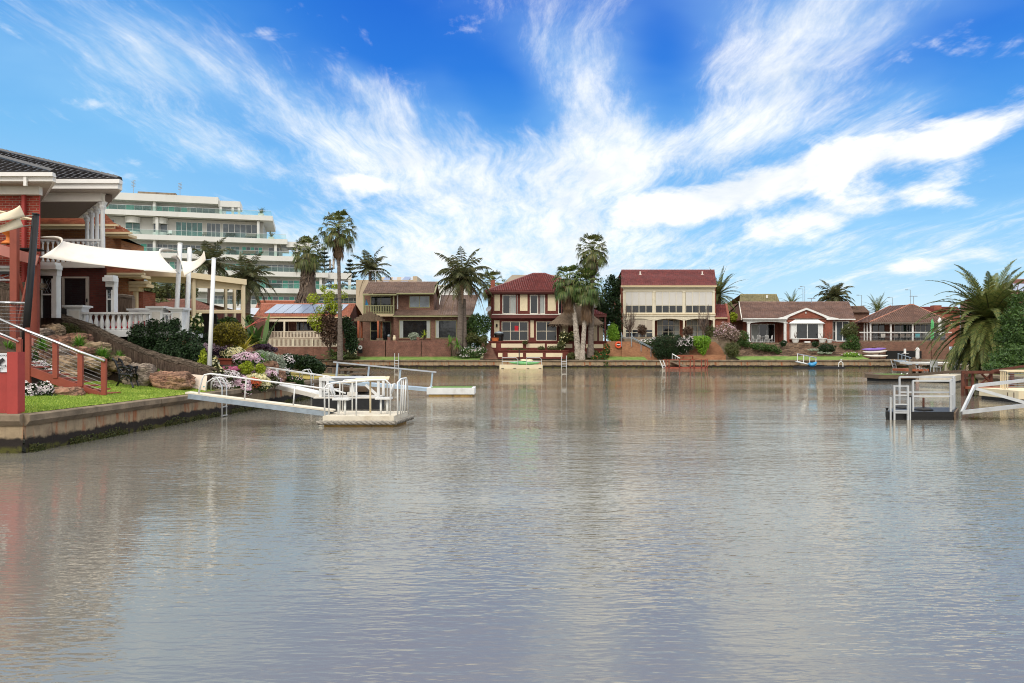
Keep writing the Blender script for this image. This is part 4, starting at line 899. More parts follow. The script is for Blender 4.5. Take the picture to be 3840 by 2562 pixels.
for x, yy, l, k in ((2983, 102.4, 'white tapered pot with a bare twig at the left of the bay window', 1), (3084, 102.4, 'white tapered pot at the right corner of the bay window', 1), (3110, 102.4, 'white round pot near the right door of the brick house', .8)):
    t = thing('planter_pot', l, 'pot', P(x, 1288, yy), 'white pots along the red brick house'); c = P(x, 1288, yy)
    part(MB().lathe(c, [(.3*k, 0), (.5*k, .5*k), (.6*k, .62*k), (.6*k, .7*k)], 12), 'pot', 'white', t); m = MB(); random.seed(x)
    for i in range(5): m.tube([c+V((0, 0, .6)), c+V((random.uniform(-.4, .4), 0, 1.1+random.random()*.5))], .03, 4)
    part(m, 'twig', 'twigs', t)
single(MB().pbox(3019, 1280, 3039, 1289, 102.2, .4), 'planter_box', 'white', 'white rectangular planter box under the bay window', 'planter', P(3029, 1289, 102.3))

# ---- brown hipped house with screened verandah (right)
Y = 103.5
h = house('brown hip roofed house with a white posted verandah above a brick wall', 3400, Y)
zt, zf = gz(1210, Y), gz(1279, Y)
walls(h, 3228, 1210, 3545, 1280, Y+3, 8, 'brick_wall_red')
m = MB(); ze = gz(1208, Y-.5); e0, e1 = V((gx(3263, Y-.5), Y-.5, ze)), V((gx(3572, Y-.5), Y-.5, ze)); r0 = P(3411, 1143, Y+5.5); r1 = P(3424, 1143, Y+5.5)
f0 = V((gx(3205, Y+3), Y+3, ze)); k0 = P(3339, 1148, Y+9)
tile_roof(m, e0, e1, r1, r0); tile_roof(m, f0, e0, r0, k0); tile_roof(m, e1, e1+V((1, 11, 0)), r1+V((0, 3, 0)), r1); r = part(m, 'roof', 'tile_rust', h)
tile_roof(MB(), e0, e1, r1, r0); c = MB(); ridge(c, e0, r0); ridge(c, e1, r1); ridge(c, r0, r1); ridge(c, f0, k0); part(c, 'ridge_capping', 'tile_terracotta', r)
gutter(h, 3263, 3572, 1208, Y-.55, 'soffit_dark', 3.5)
bar(h, 3263, 1211, 3570, 1216, Y-.1, .12, 0, 'white', 'verandah_beam'); bar(h, 3223, 1245, 3570, 1248, Y-.2, .08, 0, 'white', 'verandah_rail')
for x in (3265, 3341, 3423, 3493): bar(h, x-2.5, 1216, x+2.5, 1279, Y-.1, .12, .03, 'white', 'verandah_post')
for x, yy in ((3253, 104.5), (3242, 105.4)): bar(h, x-2, 1212, x+2, 1279, yy, .12, 0, 'white', 'verandah_post')
window(h, 3270, 1214, 3318, 1279, Y+3, 'soffit_dark', nx=2, name='sliding_door'); window(h, 3352, 1215, 3425, 1279, Y+3, 'white', nx=3, name='sliding_door'); window(h, 3430, 1215, 3490, 1279, Y+3, 'white', nx=3, name='sliding_door'); window(h, 3498, 1215, 3545, 1279, Y+3, 'soffit_dark', nx=2, name='sliding_door')
bar(h, 3223, 1277, 3570, 1281, Y-.3, 3.3, 0, 'concrete', 'verandah_floor')
m = MB()
for k in range(5): m.tube([P(3225, 1252+k*5, Y-.15), P(3568, 1252+k*5, Y-.15)], .012, 4)
part(m, 'rail_wire', 'steel', h)
t = thing('retaining_wall', 'tall brown brick wall under the screened verandah', 'wall', P(3390, 1347, 98))
part(MB().pbox(3222, 1281, 3492, 1348, 99, 5), 'wall_panel', 'brick_brown', t); part(MB().pbox(3494, 1281, 3560, 1348, 99, 5), 'wall_panel', 'brick_brown', t)
single(MB().pbox(3326, 1316, 3456, 1350, 98.6, .3), 'fence_panel', 'black', 'long black panel leaning on the tall brown brick wall', 'panel', P(3390, 1350, 98.6))
def closed_umbrella(label, px, y0, y1, Y, mat, wpx, base=1280, skirt=True):
    t = thing('closed_umbrella', label, 'umbrella', P(px, base, Y)); c = P(px, base, Y); z0, z1 = gz(y1, Y)-c.z, gz(y0, Y)-c.z; r = wpx/F*Y/2
    part(MB().tube([c, c+V((0, 0, z1))], .035, 6), 'pole', 'old_wood', t); m = MB(); n = 14; k = len(m.v)
    for q, rr in ((0, .75), (.1, 1.0), (.55, .9), (.8, 1.1 if skirt else .8), (.97, .25), (1, .1)):
        m.v += [c+V((math.cos(6.283*j/n)*r*rr*(1+.16*(-1)**j), math.sin(6.283*j/n)*r*rr*(1+.16*(-1)**j), z0+(z1-z0)*q)) for j in range(n)]
    for i in range(5): m.f += [(i*n+j, i*n+(j+1) % n, (i+1)*n+(j+1) % n, (i+1)*n+j) for j in range(n)]
    part(m, 'canopy', mat, t)
closed_umbrella('closed green umbrella on the screened verandah', 3496, 1195, 1272, 102.9, 'green_cloth', 10)
closed_umbrella('closed white umbrella on the verandah beside the date palm', 3524, 1189, 1256, 102.9, 'white', 11)
closed_umbrella('closed white umbrella standing low in front of the black panel', 3441, 1301, 1346, 97.4, 'white', 12, 1348)
for i, (x, mt, l) in enumerate(((3355, 'grey_cloth', 'grey sling chair leftmost of three along the verandah table'), (3379, 'grey_cloth', 'grey sling chair in the middle of three along the verandah table'), (3401, 'grey_cloth', 'grey sling chair rightmost of three along the verandah table'), (3307, 'blind', 'pale folding chair beside the red brick pier of the verandah'), (3436, 'teal_cloth', 'turquoise chair behind a white post of the verandah'))):
    t = thing('deck_chair', l, 'chair', P(x, 1279, 104.5)); c = P(x, 1279, 104.5)
    part(MB().box(c.x-.28, c.x+.28, 104.2, 104.7, c.z+.42, c.z+.47), 'seat', mt, t); part(MB().box(c.x-.3, c.x+.3, 104.15, 104.2, c.z+.5, c.z+1.0), 'backrest', mt, t)
    for sx in (-.25, .25): part(MB().box(c.x+sx-.02, c.x+sx+.02, 104.2, 104.25, c.z, c.z+.45), 'leg', 'black', t); part(MB().box(c.x+sx-.02, c.x+sx+.02, 104.65, 104.7, c.z, c.z+.45), 'leg', 'black', t)
t = thing('outdoor_table', 'dark table with covered barbecue look on the right of the verandah', 'table', P(3478, 1279, 104)); t['label'] = 'white draped table at the right of the screened verandah'
part(MB().pbox(3470, 1250, 3491, 1268, 104, .8), 'tablecloth', 'curtain', t)
for x in (3472, 3488): part(MB().pbox(x, 1268, x+2, 1280, 104.1, .08), 'leg', 'black', t)
# ================================================================== APARTMENT BLOCK AND OTHER BACKGROUND BUILDINGS
A0 = V((-77.0, 150.0, 0)); AD = V((.966, .2588, 0)); AN = V((.2588, -.966, 0))
h = thing('apartment_building', 'long white apartment block with stepped floors and teal glass balconies', 'apartment block', (-60, 156, .9))
def ab(s0, s1, q0, q1, z0, z1):
    "box in the block's own frame: s along the front, q behind it"
    pts = [A0+AD*s-AN*q for s, q in ((s0, q0), (s1, q0), (s1, q1), (s0, q1))]
    return MB().slab([(p.x, p.y) for p in pts], z0, z1)
def aw(s0, s1, q, z0, z1, n, pane):
    m = MB()
    for i in range(n+1):
        x = s0+(s1-s0)*i/n; b = ab(x-.045, x+.045, q-.09, q, z0, z1); m.add(b.v, b.f)
    b = ab(s0, s1, q-.09, q, z1-.08, z1+.004); m.add(b.v, b.f)
    f = part(m, 'window', 'apartment_white', h); part(ab(s0+.05, s1-.05, q-.05, q-.03, z0+.01, z1-.08), 'pane', pane, f)
    return f
S0 = -30
#        floor z, ceiling z, slab end, wall end, windows (s0, s1, n, curtain)
LV = [(29.6, 31.5, 28.9, 18.4, [(-12, -8, 3, 0), (-7, -4.2, 2, 0), (-3.6, 5.6, 6, 1), (6.5, 12.3, 5, 2), (12.9, 17.6, 4, 0)]),
      (24.9, 28.5, 31.8, 27.0, [(-11, -7, 3, 0), (-5.4, -1.0, 4, 0), (.9, 3.6, 2, 0), (6.0, 8.6, 2, 0), (10.2, 15.2, 5, 0), (16.0, 18.6, 3, 0), (19.1, 25.8, 6, 0)]),
      (21.4, 23.9, 34.8, 30.4, [(-12, -8, 3, 0), (-3.2, 6.0, 8, 1), (6.8, 10.6, 4, 0), (10.9, 18.9, 8, 0), (19.7, 22.3, 3, 0), (22.8, 26.8, 5, 2), (28.0, 30.2, 2, 0)]),
      (18.2, 20.4, 40.0, 35.0, [(-8, 0, 6, 0), (8, 14, 6, 1), (14.8, 19.0, 5, 2), (19.5, 24.5, 5, 2), (25.2, 34.4, 8, 0)]),
      (14.8, 17.2, 47.6, 39.4, [(4, 12, 8, 0), (12.6, 18, 5, 1), (18.6, 24.3, 5, 2), (25.2, 38.6, 12, 2)]),
      (11.4, 13.8, 52.0, 48.4, [(4, 12, 8, 1), (16, 23.5, 7, 0), (24.6, 36.4, 11, 2), (37, 40.4, 3, 0), (41.2, 47.4, 6, 0)]),
      (8.0, 10.4, 52.0, 49.0, [(20, 30, 9, 0), (31, 48, 14, 0)])]
for i, (z0, z1, se, we, wins) in enumerate(LV):
    part(ab(S0, we, 2.2, 16, z0, z1), 'wall', 'apartment_wall_shaded', h)
    part(ab(S0, se, 0, 16.2, z0-1.0, z0-.004), 'floor_slab', 'apartment_white', h)
    part(ab(S0+.2, se-.3, .15, .18, z0, z0+.95), 'balcony_glass', 'rail_glass', h)
    part(ab(S0+.2, se-.3, .12, .21, z0+.95, z0+1.0), 'balcony_rail', 'steel', h)
    part(ab(se-.33, se-.3, .2, 12, z0, z0+.95), 'balcony_glass', 'rail_glass', h)
    for (a, b, n, c) in wins:
        f = aw(a, b, 2.2, z0+.05, z1-.55, n, 'glass_teal' if (a*3+i) % 2 > 1 else 'glass_grey')
        if c:
            st = (b-a)/n
            for k in range(n):
                if (k*7+i*3+int(a)) % (4-c) == 0: part(ab(a+k*st+.06, a+(k+1)*st-.06, 2.13, 2.148, z0+.1, z1-.65), 'curtain', 'teal_curtain', f)
    for s_ in [-14, -8.4+i, 6.2+.5*(i % 2)]+([we-1.2] if i else []): part(ab(s_, s_+.5, .5, 2.2, z0, z1), 'fin_wall', 'apartment_white', h)
part(ab(S0, 18.4, 0, 16, 31.5, 32.9), 'roof_parapet', 'apartment_white', h); part(ab(18.4, 22.6, .4, 6, 31.1, 32.3), 'roof_frame', 'apartment_white', h)
for s_ in (18.6, 20.9, 22.1): part(ab(s_, s_+.45, .5, 1.2, 29.6, 31.1), 'roof_frame_post', 'apartment_white', h)
for (s0, s1, zz0, zz1) in ((39.4, 44.8, 17.0, 18.3), (31.6, 36.4, 23.4, 24.5)):
    part(ab(s0, s1, .5, 6, zz0, zz1), 'terrace_frame', 'apartment_white', h)
    for s_ in (s0+1.8, s1-.7): part(ab(s_, s_+.6, .6, 1.4, zz0-2.7, zz0), 'terrace_frame_post', 'apartment_white', h)
for s_ in (2.25, 7.3): part(MB().lathe(A0+AD*s_-AN*2.3+V((0, 0, 24.9)), [(1.45, 0), (1.45, .7)], 16), 'bay_base', 'apartment_white', h); part(MB().lathe(A0+AD*s_-AN*2.3+V((0, 0, 27.3)), [(1.45, 0), (1.45, 1.2)], 16), 'bay_front', 'apartment_white', h)
part(ab(2.4, 9.6, 6, 12, 32.9, 34.4), 'plant_room', 'concrete', h)
for s_, l in ((1.6, 'cluster of aerials left of the plant room on the apartment roof'), (10.4, 'single aerial right of the plant room on the apartment roof')):
    t = thing('roof_aerial', l, 'aerial', A0+AD*s_-AN*6+V((0, 0, 32.9)), 'aerials on the apartment roof'); q = A0+AD*s_-AN*6+V((0, 0, 32.9))
    part(MB().tube([q, q+V((0, 0, 3.6))], .06, 5), 'mast', 'galv', t); m = MB()
    for k in range(5): m.tube([q+V((-.4, 0, 2.3+k*.3)), q+V((.4, 0, 2.5+k*.3))], .06, 4)
    part(m, 'antenna', 'galv', t)
def leafpot(label, s_, z, r, mat='leaf_olive'):
    q = A0+AD*s_-AN*1.0+V((0, 0, z)); t = thing('potted_plant', label, 'potted plant', q, 'potted plants on the apartment terraces')
    part(MB().box(q.x-r*.5, q.x+r*.5, q.y-r*.4, q.y+r*.4, q.z, q.z+.5), 'pot', 'offwhite', t); part(blades(MB(), q+V((0, 0, .5)), 26, r*1.6, .1), 'leaves', mat, t)
random.seed(5)
for l, s_, z in (('potted palm on the top terrace of the apartments beside the glass rail', 26.6, 29.6), ('spiky plant in a white trough on the second terrace of the apartments', 28.6, 24.9), ('leafy pot at the end of the third apartment terrace', 33.2, 21.4), ('low pot on the lower right apartment terrace by the white frame', 43, 14.8)): leafpot(l, s_, z, 1.0)
def balcony_chair(label, s_, z, mat, wide=.7):
    q = A0+AD*s_-AN*.9+V((0, 0, z)); t = thing('balcony_chair', label, 'chair', q, 'outdoor chairs on the apartment balconies'); x, y, k = q.x, q.y, wide/2
    part(MB().box(x-k, x+k, y-.35, y+.35, z+.38, z+.5), 'seat', mat, t); part(MB().box(x-k, x+k, y+.3, y+.4, z+.5, z+1.15), 'backrest', mat, t)
    for sx in (-k, k-.08):
        for sy in (-.33, .25): part(MB().box(x+sx, x+sx+.08, y+sy, y+sy+.08, z, z+.38), 'leg', 'dark_room', t)
for a in (('white chair by the second rounded bay of the apartments', 9.2, 24.9, 'white'), ('grey chair at the middle of the second apartment terrace', 15.7, 24.9, 'grey_cloth'), ('wide dark sofa on the second apartment terrace', 20.6, 24.9, 'dark_room', 1.8), ('dark sofa at the right of the second apartment terrace', 24.6, 24.9, 'grey_cloth', 2.0),
    ('pale chair on the third apartment terrace above the pergola', 15.2, 21.4, 'blind'), ('dark dining chair on the third apartment terrace', 21.0, 21.4, 'dark_room', 1.4), ('wooden bench seat on the third apartment terrace', 24.2, 21.4, 'old_wood', 2.6), ('dark lounge on the fourth apartment terrace', 21.8, 18.2, 'dark_room', 1.6),
    ('dark sofa on the fifth apartment terrace near the fat palm', 29.0, 14.8, 'dark_room', 2.6), ('low dark lounge at the right of the fifth apartment terrace', 41.6, 14.8, 'dark_room', 2.8)): balcony_chair(*a)
h = house('modern building with striped tan and grey vaulted roof behind the brown brick house', 1490, 150, cat='building', name='modern_building')
walls(h, 1335, 1050, 1563, 1300, 150, 20, 'tan_roof')
for i in range(9):
    a = 1424+i*15.5; part(MB().add([P(a, 1058, 149.5), P(a+15.5, 1058, 149.5), P(a+19.5, 1039, 156), P(a+4, 1039, 156), P(a, 1062, 149.5), P(a+15.5, 1062, 149.5)], [(0, 1, 2, 3), (4, 5, 1, 0)]), 'roof_sheet', ('tan_roof', 'metal_roof')[i % 2], h)
part(MB().pbox(1548, 1036, 1564, 1066, 149.4, 8), 'end_parapet', 'tan_roof', h)
for a in (1432, 1504): part(MB().add([P(a, 1056, 149.3), P(a+26, 1056, 149.3), P(a+36, 1038, 154), P(a+14, 1038, 154), P(a, 1059, 149.3), P(a+26, 1059, 149.3), P(a+36, 1041, 154), P(a+14, 1041, 154)], [(0, 1, 2, 3), (4, 5, 1, 0), (5, 6, 2, 1), (7, 4, 0, 3)]), 'skylight', 'solar', h)
h = house('plain white rendered building between the brown brick house and the tall feather palm', 1655, 140, cat='building', name='white_building')
walls(h, 1560, 1072, 1760, 1300, 140, 10, 'white'); part(MB().pbox(1556, 1069, 1764, 1073, 139.8, 10.4), 'roof_slab', 'offwhite', h)
h = house('beige gabled building showing above the maroon house roof', 1930, 140, cat='building', name='beige_building')
walls(h, 1890, 1060, 2130, 1300, 140, 12, 'tan_roof'); part(MB().prism([(gx(1888, 140), gz(1062, 140)), (gx(2130, 140), gz(1062, 140)), (gx(2092, 140), gz(1031, 140)), (gx(1921, 140), gz(1031, 140))], 139.9, 152), 'upper_wall', 'blind_tan', h)
h = house('house with a mossy tan tiled roof behind the red brick porch house', 2850, 122)
walls(h, 2775, 1136, 2920, 1300, 122, 8, 'brick_brown'); gable_roof(h, 2772, 2925, 1136, 2776, 2912, 1105, 122, 4, 'tile_moss'); part(MB().pbox(2874, 1107, 2879, 1118, 123, .2), 'roof_vent', 'white', h)
h = house('grey tiled roof glimpsed between the maroon house and the dark tree', 2236, 118)
walls(h, 2222, 1150, 2262, 1300, 118, 8, 'brick_dark'); gable_roof(h, 2216, 2264, 1155, 2226, 2252, 1116, 118, 4, 'tile_grey')
h = house('red roofed house with a brick chimney behind the brown hip roof', 3500, 125)
walls(h, 3440, 1168, 3600, 1300, 125, 8, 'brick_warm'); gable_roof(h, 3436, 3604, 1168, 3446, 3590, 1153, 125, 4, 'tile_red')
part(MB().pbox(3503, 1145, 3531, 1162, 126, 1.2), 'chimney', 'brick_warm', h)
h = house('brown tiled two storey house behind the big date palm with roof panels', 3830, 80)
walls(h, 3790, 1120, 3990, 1300, 80, 9, 'brick_brown'); gable_roof(h, 3786, 3996, 1122, 3800, 3970, 1050, 80, 4.5, 'tile_pinkbrown')
for i in range(3): part(MB().add([P(3792+i*24, 1092, 80.9), P(3813+i*24, 1092, 80.9), P(3818+i*24, 1064, 83.2), P(3797+i*24, 1064, 83.2)], [(0, 1, 2, 3)]), 'roof_panel', 'solar', h)
h = house('brown tiled roof tucked between the porch house and the hip roofed house', 3215, 118)
walls(h, 3170, 1172, 3260, 1300, 118, 8, 'brick_brown'); gable_roof(h, 3165, 3262, 1172, 3180, 3240, 1150, 118, 4, 'tile_brown')
t = thing('phone_tower', 'pale mobile phone antenna pair beyond the apartment terraces', 'antenna', P(1243, 1010, 175))
for x in (1237, 1250): part(MB().pbox(x-3, 972, x+3, 1008, 175, .4), 'antenna_panel', 'blind_tan', t)
part(MB().tube([P(1243, 1180, 175.5), P(1243, 1004, 175.5)], .18, 6), 'mast', 'galv', t); part(MB().beam(P(1232, 1006, 175.4), P(1256, 1006, 175.4), .2), 'bracket', 'galv', t)
# street lamps and roof aerials against the sky on the right
def street_lamp(px, yt, Y, label, arm=-13):
    t = thing('street_lamp', label, 'street lamp', (gx(px, Y), Y, .95), 'street lamps behind the right hand houses')
    part(MB().tube([(gx(px, Y), Y, .95), P(px, yt, Y)], [.12, .06], 6), 'pole', 'galv', t)
    part(MB().beam(P(px, yt+1, Y), P(px+arm, yt, Y), .08), 'arm', 'galv', t); part(MB().pbox(px+arm-4, yt-1.4, px+arm+4, yt+1.2, Y, .3), 'lamp_head', 'galv', t)
for a in ((3011, 1083, 190, 'tall street lamp over the porch house roof, left of the pair'), (3018, 1075, 205, 'tallest street lamp over the porch house roof, right of the pair'), (3093, 1097, 200, 'street lamp left of the far feather palm'), (3231, 1107, 180, 'street lamp above the gap beside the hip roofed house'), (3347, 1116, 200, 'short street lamp left of the hip roof peak'), (3414, 1087, 185, 'street lamp standing behind the hip roof peak'), (3566, 1112, 200, 'street lamp nearest the big date palm')): street_lamp(*a)
for px, yt, yb, Y, l in ((3043, 1119, 1136, 108, 'low television aerial on the porch house ridge'), (3426, 1111, 1145, 109, 'wide television aerial on the peak of the hip roof')):
    t = thing('television_aerial', l, 'aerial', P(px, yb, Y)); part(MB().tube([P(px, yb, Y), P(px, yt, Y)], .04, 5), 'mast', 'galv', t); m = MB().tube([P(px-15, yt, Y), P(px+15, yt, Y)], .04, 4)
    for i in range(6): m.tube([P(px-13+i*5, yt-1.5, Y), P(px-13+i*5, yt+1.5, Y)], .03, 4)
    part(m, 'antenna_boom', 'galv', t)
# ================================================================== PALMS AND TREES
def fan_palm(label, px_base, py_base, px_top, py_top, Y, crown_r, tr, seed, tmat='trunk_white', fresh=False, skirt=0.0, group=None, n=46, mid=None, bulge=None):
    "Washingtonia: trunk, round crown of fan leaves, skirt of dead leaves under it"
    random.seed(seed); b, t_ = P(px_base, py_base, Y), P(px_top, py_top, Y)
    t = thing('fan_palm', label, 'palm tree', b, group)
    pts = [b-V((0, 0, .3)), b.lerp(t_, .12)+V((0, 0, 0))]+([P(*mid, Y)] if mid else [])+[b.lerp(t_, .6), t_] if not mid else [b-V((0, 0, .3)), P(*mid, Y), t_]
    m = len(pts); r = [tr*1.45]+[tr*(1.08-.3*i/(m-1)) for i in range(1, m)]
    part(trunk(MB(), pts, r, 12, .13, seed), 'trunk', tmat, t, False)
    c = MB(); R_ = crown_r
    n = int(n*.72)
    for i in range(n):
        e = 1.3-1.9*((i+.5)/n)**.95; a = i*2.39996+random.uniform(-.25, .25)
        fan(c, t_+V((0, 0, .12*R_*(e))), up_dir(a, e), R_*random.uniform(.5, .78), R_*random.uniform(.46, .6), .3+.55*max(0, .9-e), 17, 2.3)
    part(c, 'crown', 'frond_fan_fresh' if fresh else 'frond_fan', t)
    d = MB(); nd = int(34+70*skirt)
    for i in range(nd):
        a = i*2.39996; e = random.uniform(-1.45, -.75); z = random.uniform(0, skirt)*R_
        fan(d, t_-V((0, 0, .1*R_+z)), up_dir(a, e), R_*.22, R_*random.uniform(.34, .52), .9, 9, 1.4)
    part(d, 'dead_skirt', 'frond_dead' if skirt < 1.5 else 'frond_skirt', t)
    return t
fan_palm('tallest slim fan palm, bare grey trunk, left of the brown brick house', 1276, 1342, 1268, 868, 92, 2.35, .24, 1, 'trunk_grey', False, .75, mid=(1274, 1150), n=72)
fan_palm('short stout fan palm behind the white apartments with a thick shaggy grey skirt', 1150, 1300, 1157, 955, 112, 2.6, .55, 2, 'trunk_grey', False, .6, n=86)
sk = MB(); random.seed(12); tp = P(1157, 985, 112)
for i in range(900):
    q = random.random()**.8; a = random.uniform(0, 6.283); z = -q*6.6; r = .75+.95*q*q+.1*math.sin(q*9); p = tp+V((math.cos(a)*r-q*.4, math.sin(a)*r, z)); o_ = V((math.cos(a), math.sin(a), 0))
    l = random.uniform(.6, 1.1); w_ = V((-math.sin(a), math.cos(a), 0))*random.uniform(.06, .16); k = len(sk.v)
    sk.v += [p, p+o_*.18+w_-V((0, 0, l*.5)), p+o_*random.uniform(.1, .35)-V((0, 0, l)), p+o_*.18-w_-V((0, 0, l*.5))]; sk.f.append((k, k+1, k+2, k+3))
sk.lathe(tp+V((0, 0, -7)), [(1.75, 0), (1.35, 1.6), (.95, 3.8), (.7, 7)], 14)
o = part(sk, 'thatch_skirt', 'frond_skirt', bpy.data.objects['fan_palm.001'])
fan_palm('left fan palm of the trio by the thatched hut, pale scaly trunk', 2170, 1338, 2132, 1062, 95.6, 2.3, .30, 3, 'trunk_white', True, .9, 'palms by the thatched hut', mid=(2155, 1180), n=96)
fan_palm('middle fan palm of the trio, fresh green crown and pale trunk leaning right', 2183, 1346, 2200, 1082, 95.2, 2.4, .29, 4, 'trunk_white', True, 1.0, 'palms by the thatched hut', n=96)
fan_palm('tallest fan palm of the trio by the thatched hut, grey trunk', 2214, 1332, 2223, 945, 96, 2.25, .36, 5, 'trunk_grey', False, .5, 'palms by the thatched hut', n=70)
fan_palm('fan palm standing behind the chimney of the maroon house', 1846, 1290, 1845, 1075, 112, 2.3, .28, 6, 'trunk_grey', False, 1.3, n=54)
def feather_palm(label, px_base, py_base, px_top, py_top, Y, L, tr, seed, n=22, mat='frond_queen', droop=1.1, lo=-.5, hang=.55, leaf=.75, dead=0, tmat='trunk_grey', stems=None, hi=1.35, group=None, vee=.4, nl=26, w=.04):
    random.seed(seed); b, t_ = P(px_base, py_base, Y), P(px_top, py_top, Y); t = thing('feather_palm', label, 'palm tree', b, group)
    part(trunk(MB(), [b-V((0, 0, .3)), b.lerp(t_, .4), t_], [tr*1.3, tr, tr*.8], 10, .07, seed), 'trunk', tmat, t)
    for s_ in stems or (): part(trunk(MB(), [P(*s_[0], Y+.5), P(*s_[1], Y+.5)], [tr*1.2, tr*.85], 10, .07, seed+1), 'trunk', tmat, t)
    c, rc = MB(), MB()
    for i in range(n):
        f = ((i+.5)/n)**(.8 if n > 120 else 1); e = hi-(hi-lo)*f; a = i*2.39996+random.uniform(-.3, .3)
        frond(c, t_+V((0, 0, -.2*f)), up_dir(a, e), L*random.uniform(.85, 1.1), droop*random.uniform(.8, 1.2), nl, leaf, hang, w, rc, vee)
    cr = part(c, 'crown', mat, t); part(rc, 'frond_rib', 'leaf_olive', cr)
    if dead:
        d = MB()
        for i in range(dead): frond(d, t_-V((0, 0, .3)), up_dir(i*2.4, random.uniform(-.9, -.2)), L*random.uniform(.9, 1.3), 1.6, 24, leaf*.55, .9, .03)
        part(d, 'dead_frond', 'frond_dead', t)
    return t
feather_palm('tall feather palm with two dark trunks and hanging dead fronds by the brown brick house', 1722, 1318, 1732, 1040, 97.2, 4.5, .34, 11, 30, dead=11, leaf=1.3, stems=[((1741, 1316), (1738, 1120))], hang=.8, droop=1.2, w=.075)
feather_palm('feather palm behind the brown brick house with a frond trailing left', 1388, 1290, 1388, 1010, 119, 4.2, .3, 12, 20, dead=2, leaf=1.25, droop=1.2, lo=-.15, w=.07)
feather_palm('feather palm rising behind the cream pergola', 788, 1250, 790, 985, 80, 3.2, .32, 13, 22, droop=1.3, leaf=1.05, w=.065)
feather_palm('broad feather palm right of the cream pergola before the apartments', 925, 1290, 930, 1045, 84, 3.5, .36, 14, 30, droop=1.3, leaf=1.15, lo=-.9, dead=4, w=.065)
feather_palm('low feather palm seen under the white sail, left of the pergola', 640, 1240, 625, 1100, 78, 3.2, .3, 19, 20, droop=1.2, leaf=.8)
feather_palm('feather palm behind the roof of the red brick porch house', 3130, 1290, 3128, 1118, 121, 3.8, .3, 15, 30, droop=1.5, leaf=1.2, lo=-.6, w=.075)
feather_palm('date palm behind the right end of the dark red roof', 2706, 1290, 2694, 1105, 110, 4.4, .42, 16, 46, 'frond_date', .75, -.7, .1, .6, hi=1.4, vee=.2, w=.06)
feather_palm('small date palm top above the mossy roofs, left of the street lamps', 2970, 1290, 2969, 1142, 150, 3.2, .3, 17, 24, 'frond_date', .8, -.1, .1, .5, vee=.2)
feather_palm('small date palm showing left of the brown hip roof', 3300, 1290, 3290, 1165, 135, 3.7, .3, 18, 28, 'frond_date', .8, 0, .1, .55, vee=.2)
big = feather_palm('huge drooping date palm on the right shore', 3720, 1390, 3712, 1200, 57, 5.2, .5, 20, 170, 'frond_date', 1.1, -1.2, .14, .72, 5, 'bark', hi=1.35, vee=.3, nl=54, w=.05)
def broadleaf(label, cat, name, lobes, n, s, mat, base, stems=(), group=None, fill=.4, flowers=None, lump=.36, seed=1, up=.25, pname='foliage'):
    "shrub or tree: stems, leaves through lobes (centre px, py, depth, radius px x, radius px y[, depth radius m])"
    random.seed(seed); L = []
    for q in lobes:
        px, py, Y, rx, ry = q[:5]; k = Y/F; L.append((P(px, py, Y), (rx*k, (q[5] if len(q) > 5 else rx*k*.8), ry*k)))
    t = thing(name, label, cat, base, group)
    part(foliage(MB(), L, n, s, fill, up, lump), pname, mat, t)
    if stems:
        m = MB()
        for a, b, r in stems: m.tube([a, (V(a)+V(b))/2+V((r*.6, 0, 0)), b], [r, r*.8, r*.5], 7)
        part(m, 'trunk' if cat == 'tree' else 'stem', 'bark', t)
    if flowers:
        fm = MB(); fmat, fn, fs = flowers
        ws = [r[0]*r[2] for c, r in L]
        for i in range(int(fn*1.5)):
            c, r = random.choices(L, ws)[0]; d = rdir(); d = V((d.x, -abs(d.y) if random.random() < .75 else d.y, abs(d.z) if random.random() < .85 else d.z))
            sd = (c[0]+c[2])*1.7; e = 1.03*(1+lump*mnoise.noise(d*2.4+V((sd, 0, sd)))); p = c+V((d.x*r[0], d.y*r[1], d.z*r[2]))*e
            if mnoise.noise(p*2.2) < random.uniform(-.55, .15): continue
            leafquad(fm, p, d+rdir()*.4+V((0, -.3, .5)), fs*random.uniform(.7, 1.2), .9)
        part(fm, 'flowers', fmat, t)['kind'] = 'stuff'
    return t
B = P
broadleaf('tall dark green tree between the maroon house and the cream verandah house', 'tree', 'evergreen_tree', [(2290, 1090, 104, 30, 55), (2285, 1150, 104, 48, 60), (2300, 1215, 104, 46, 62), (2318, 1085, 105, 20, 45), (2262, 1180, 104, 26, 60), (2320, 1250, 104, 26, 50), (2296, 1052, 104, 12, 22)], 9000, .17, 'leaf_dark', P(2295, 1300, 104), [(P(2295, 1310, 104), P(2293, 1110, 104), .25)], seed=2)
broadleaf('tree with bronze lower leaves and lime tops in front of the solar panel bungalow', 'tree', 'garden_tree', [(1232, 1185, 93, 22, 40), (1215, 1225, 93, 30, 40), (1250, 1235, 93, 26, 48), (1238, 1270, 93, 34, 26)], 3600, .14, 'leaf_bronze', P(1235, 1335, 93), [(P(1236, 1335, 93), P(1240, 1200, 93), .14), (P(1236, 1320, 93), P(1170, 1140, 93), .06), (P(1240, 1290, 93), P(1264, 1095, 93), .05), (P(1238, 1290, 93), P(1214, 1075, 93), .05)], seed=3)
tr = bpy.data.objects['garden_tree']; random.seed(9)
part(foliage(MB(), [(P(x, y, 93), (r*.034, r*.03, r*.03)) for x, y, r in ((1232, 1110, 26), (1235, 1138, 24), (1175, 1120, 24), (1182, 1200, 28), (1212, 1082, 13), (1256, 1075, 13), (1286, 1108, 17), (1252, 1160, 26), (1205, 1165, 22), (1195, 1225, 26), (1268, 1150, 18))], 3200, .13, .3), 'upper_foliage', 'leaf_lime', tr)
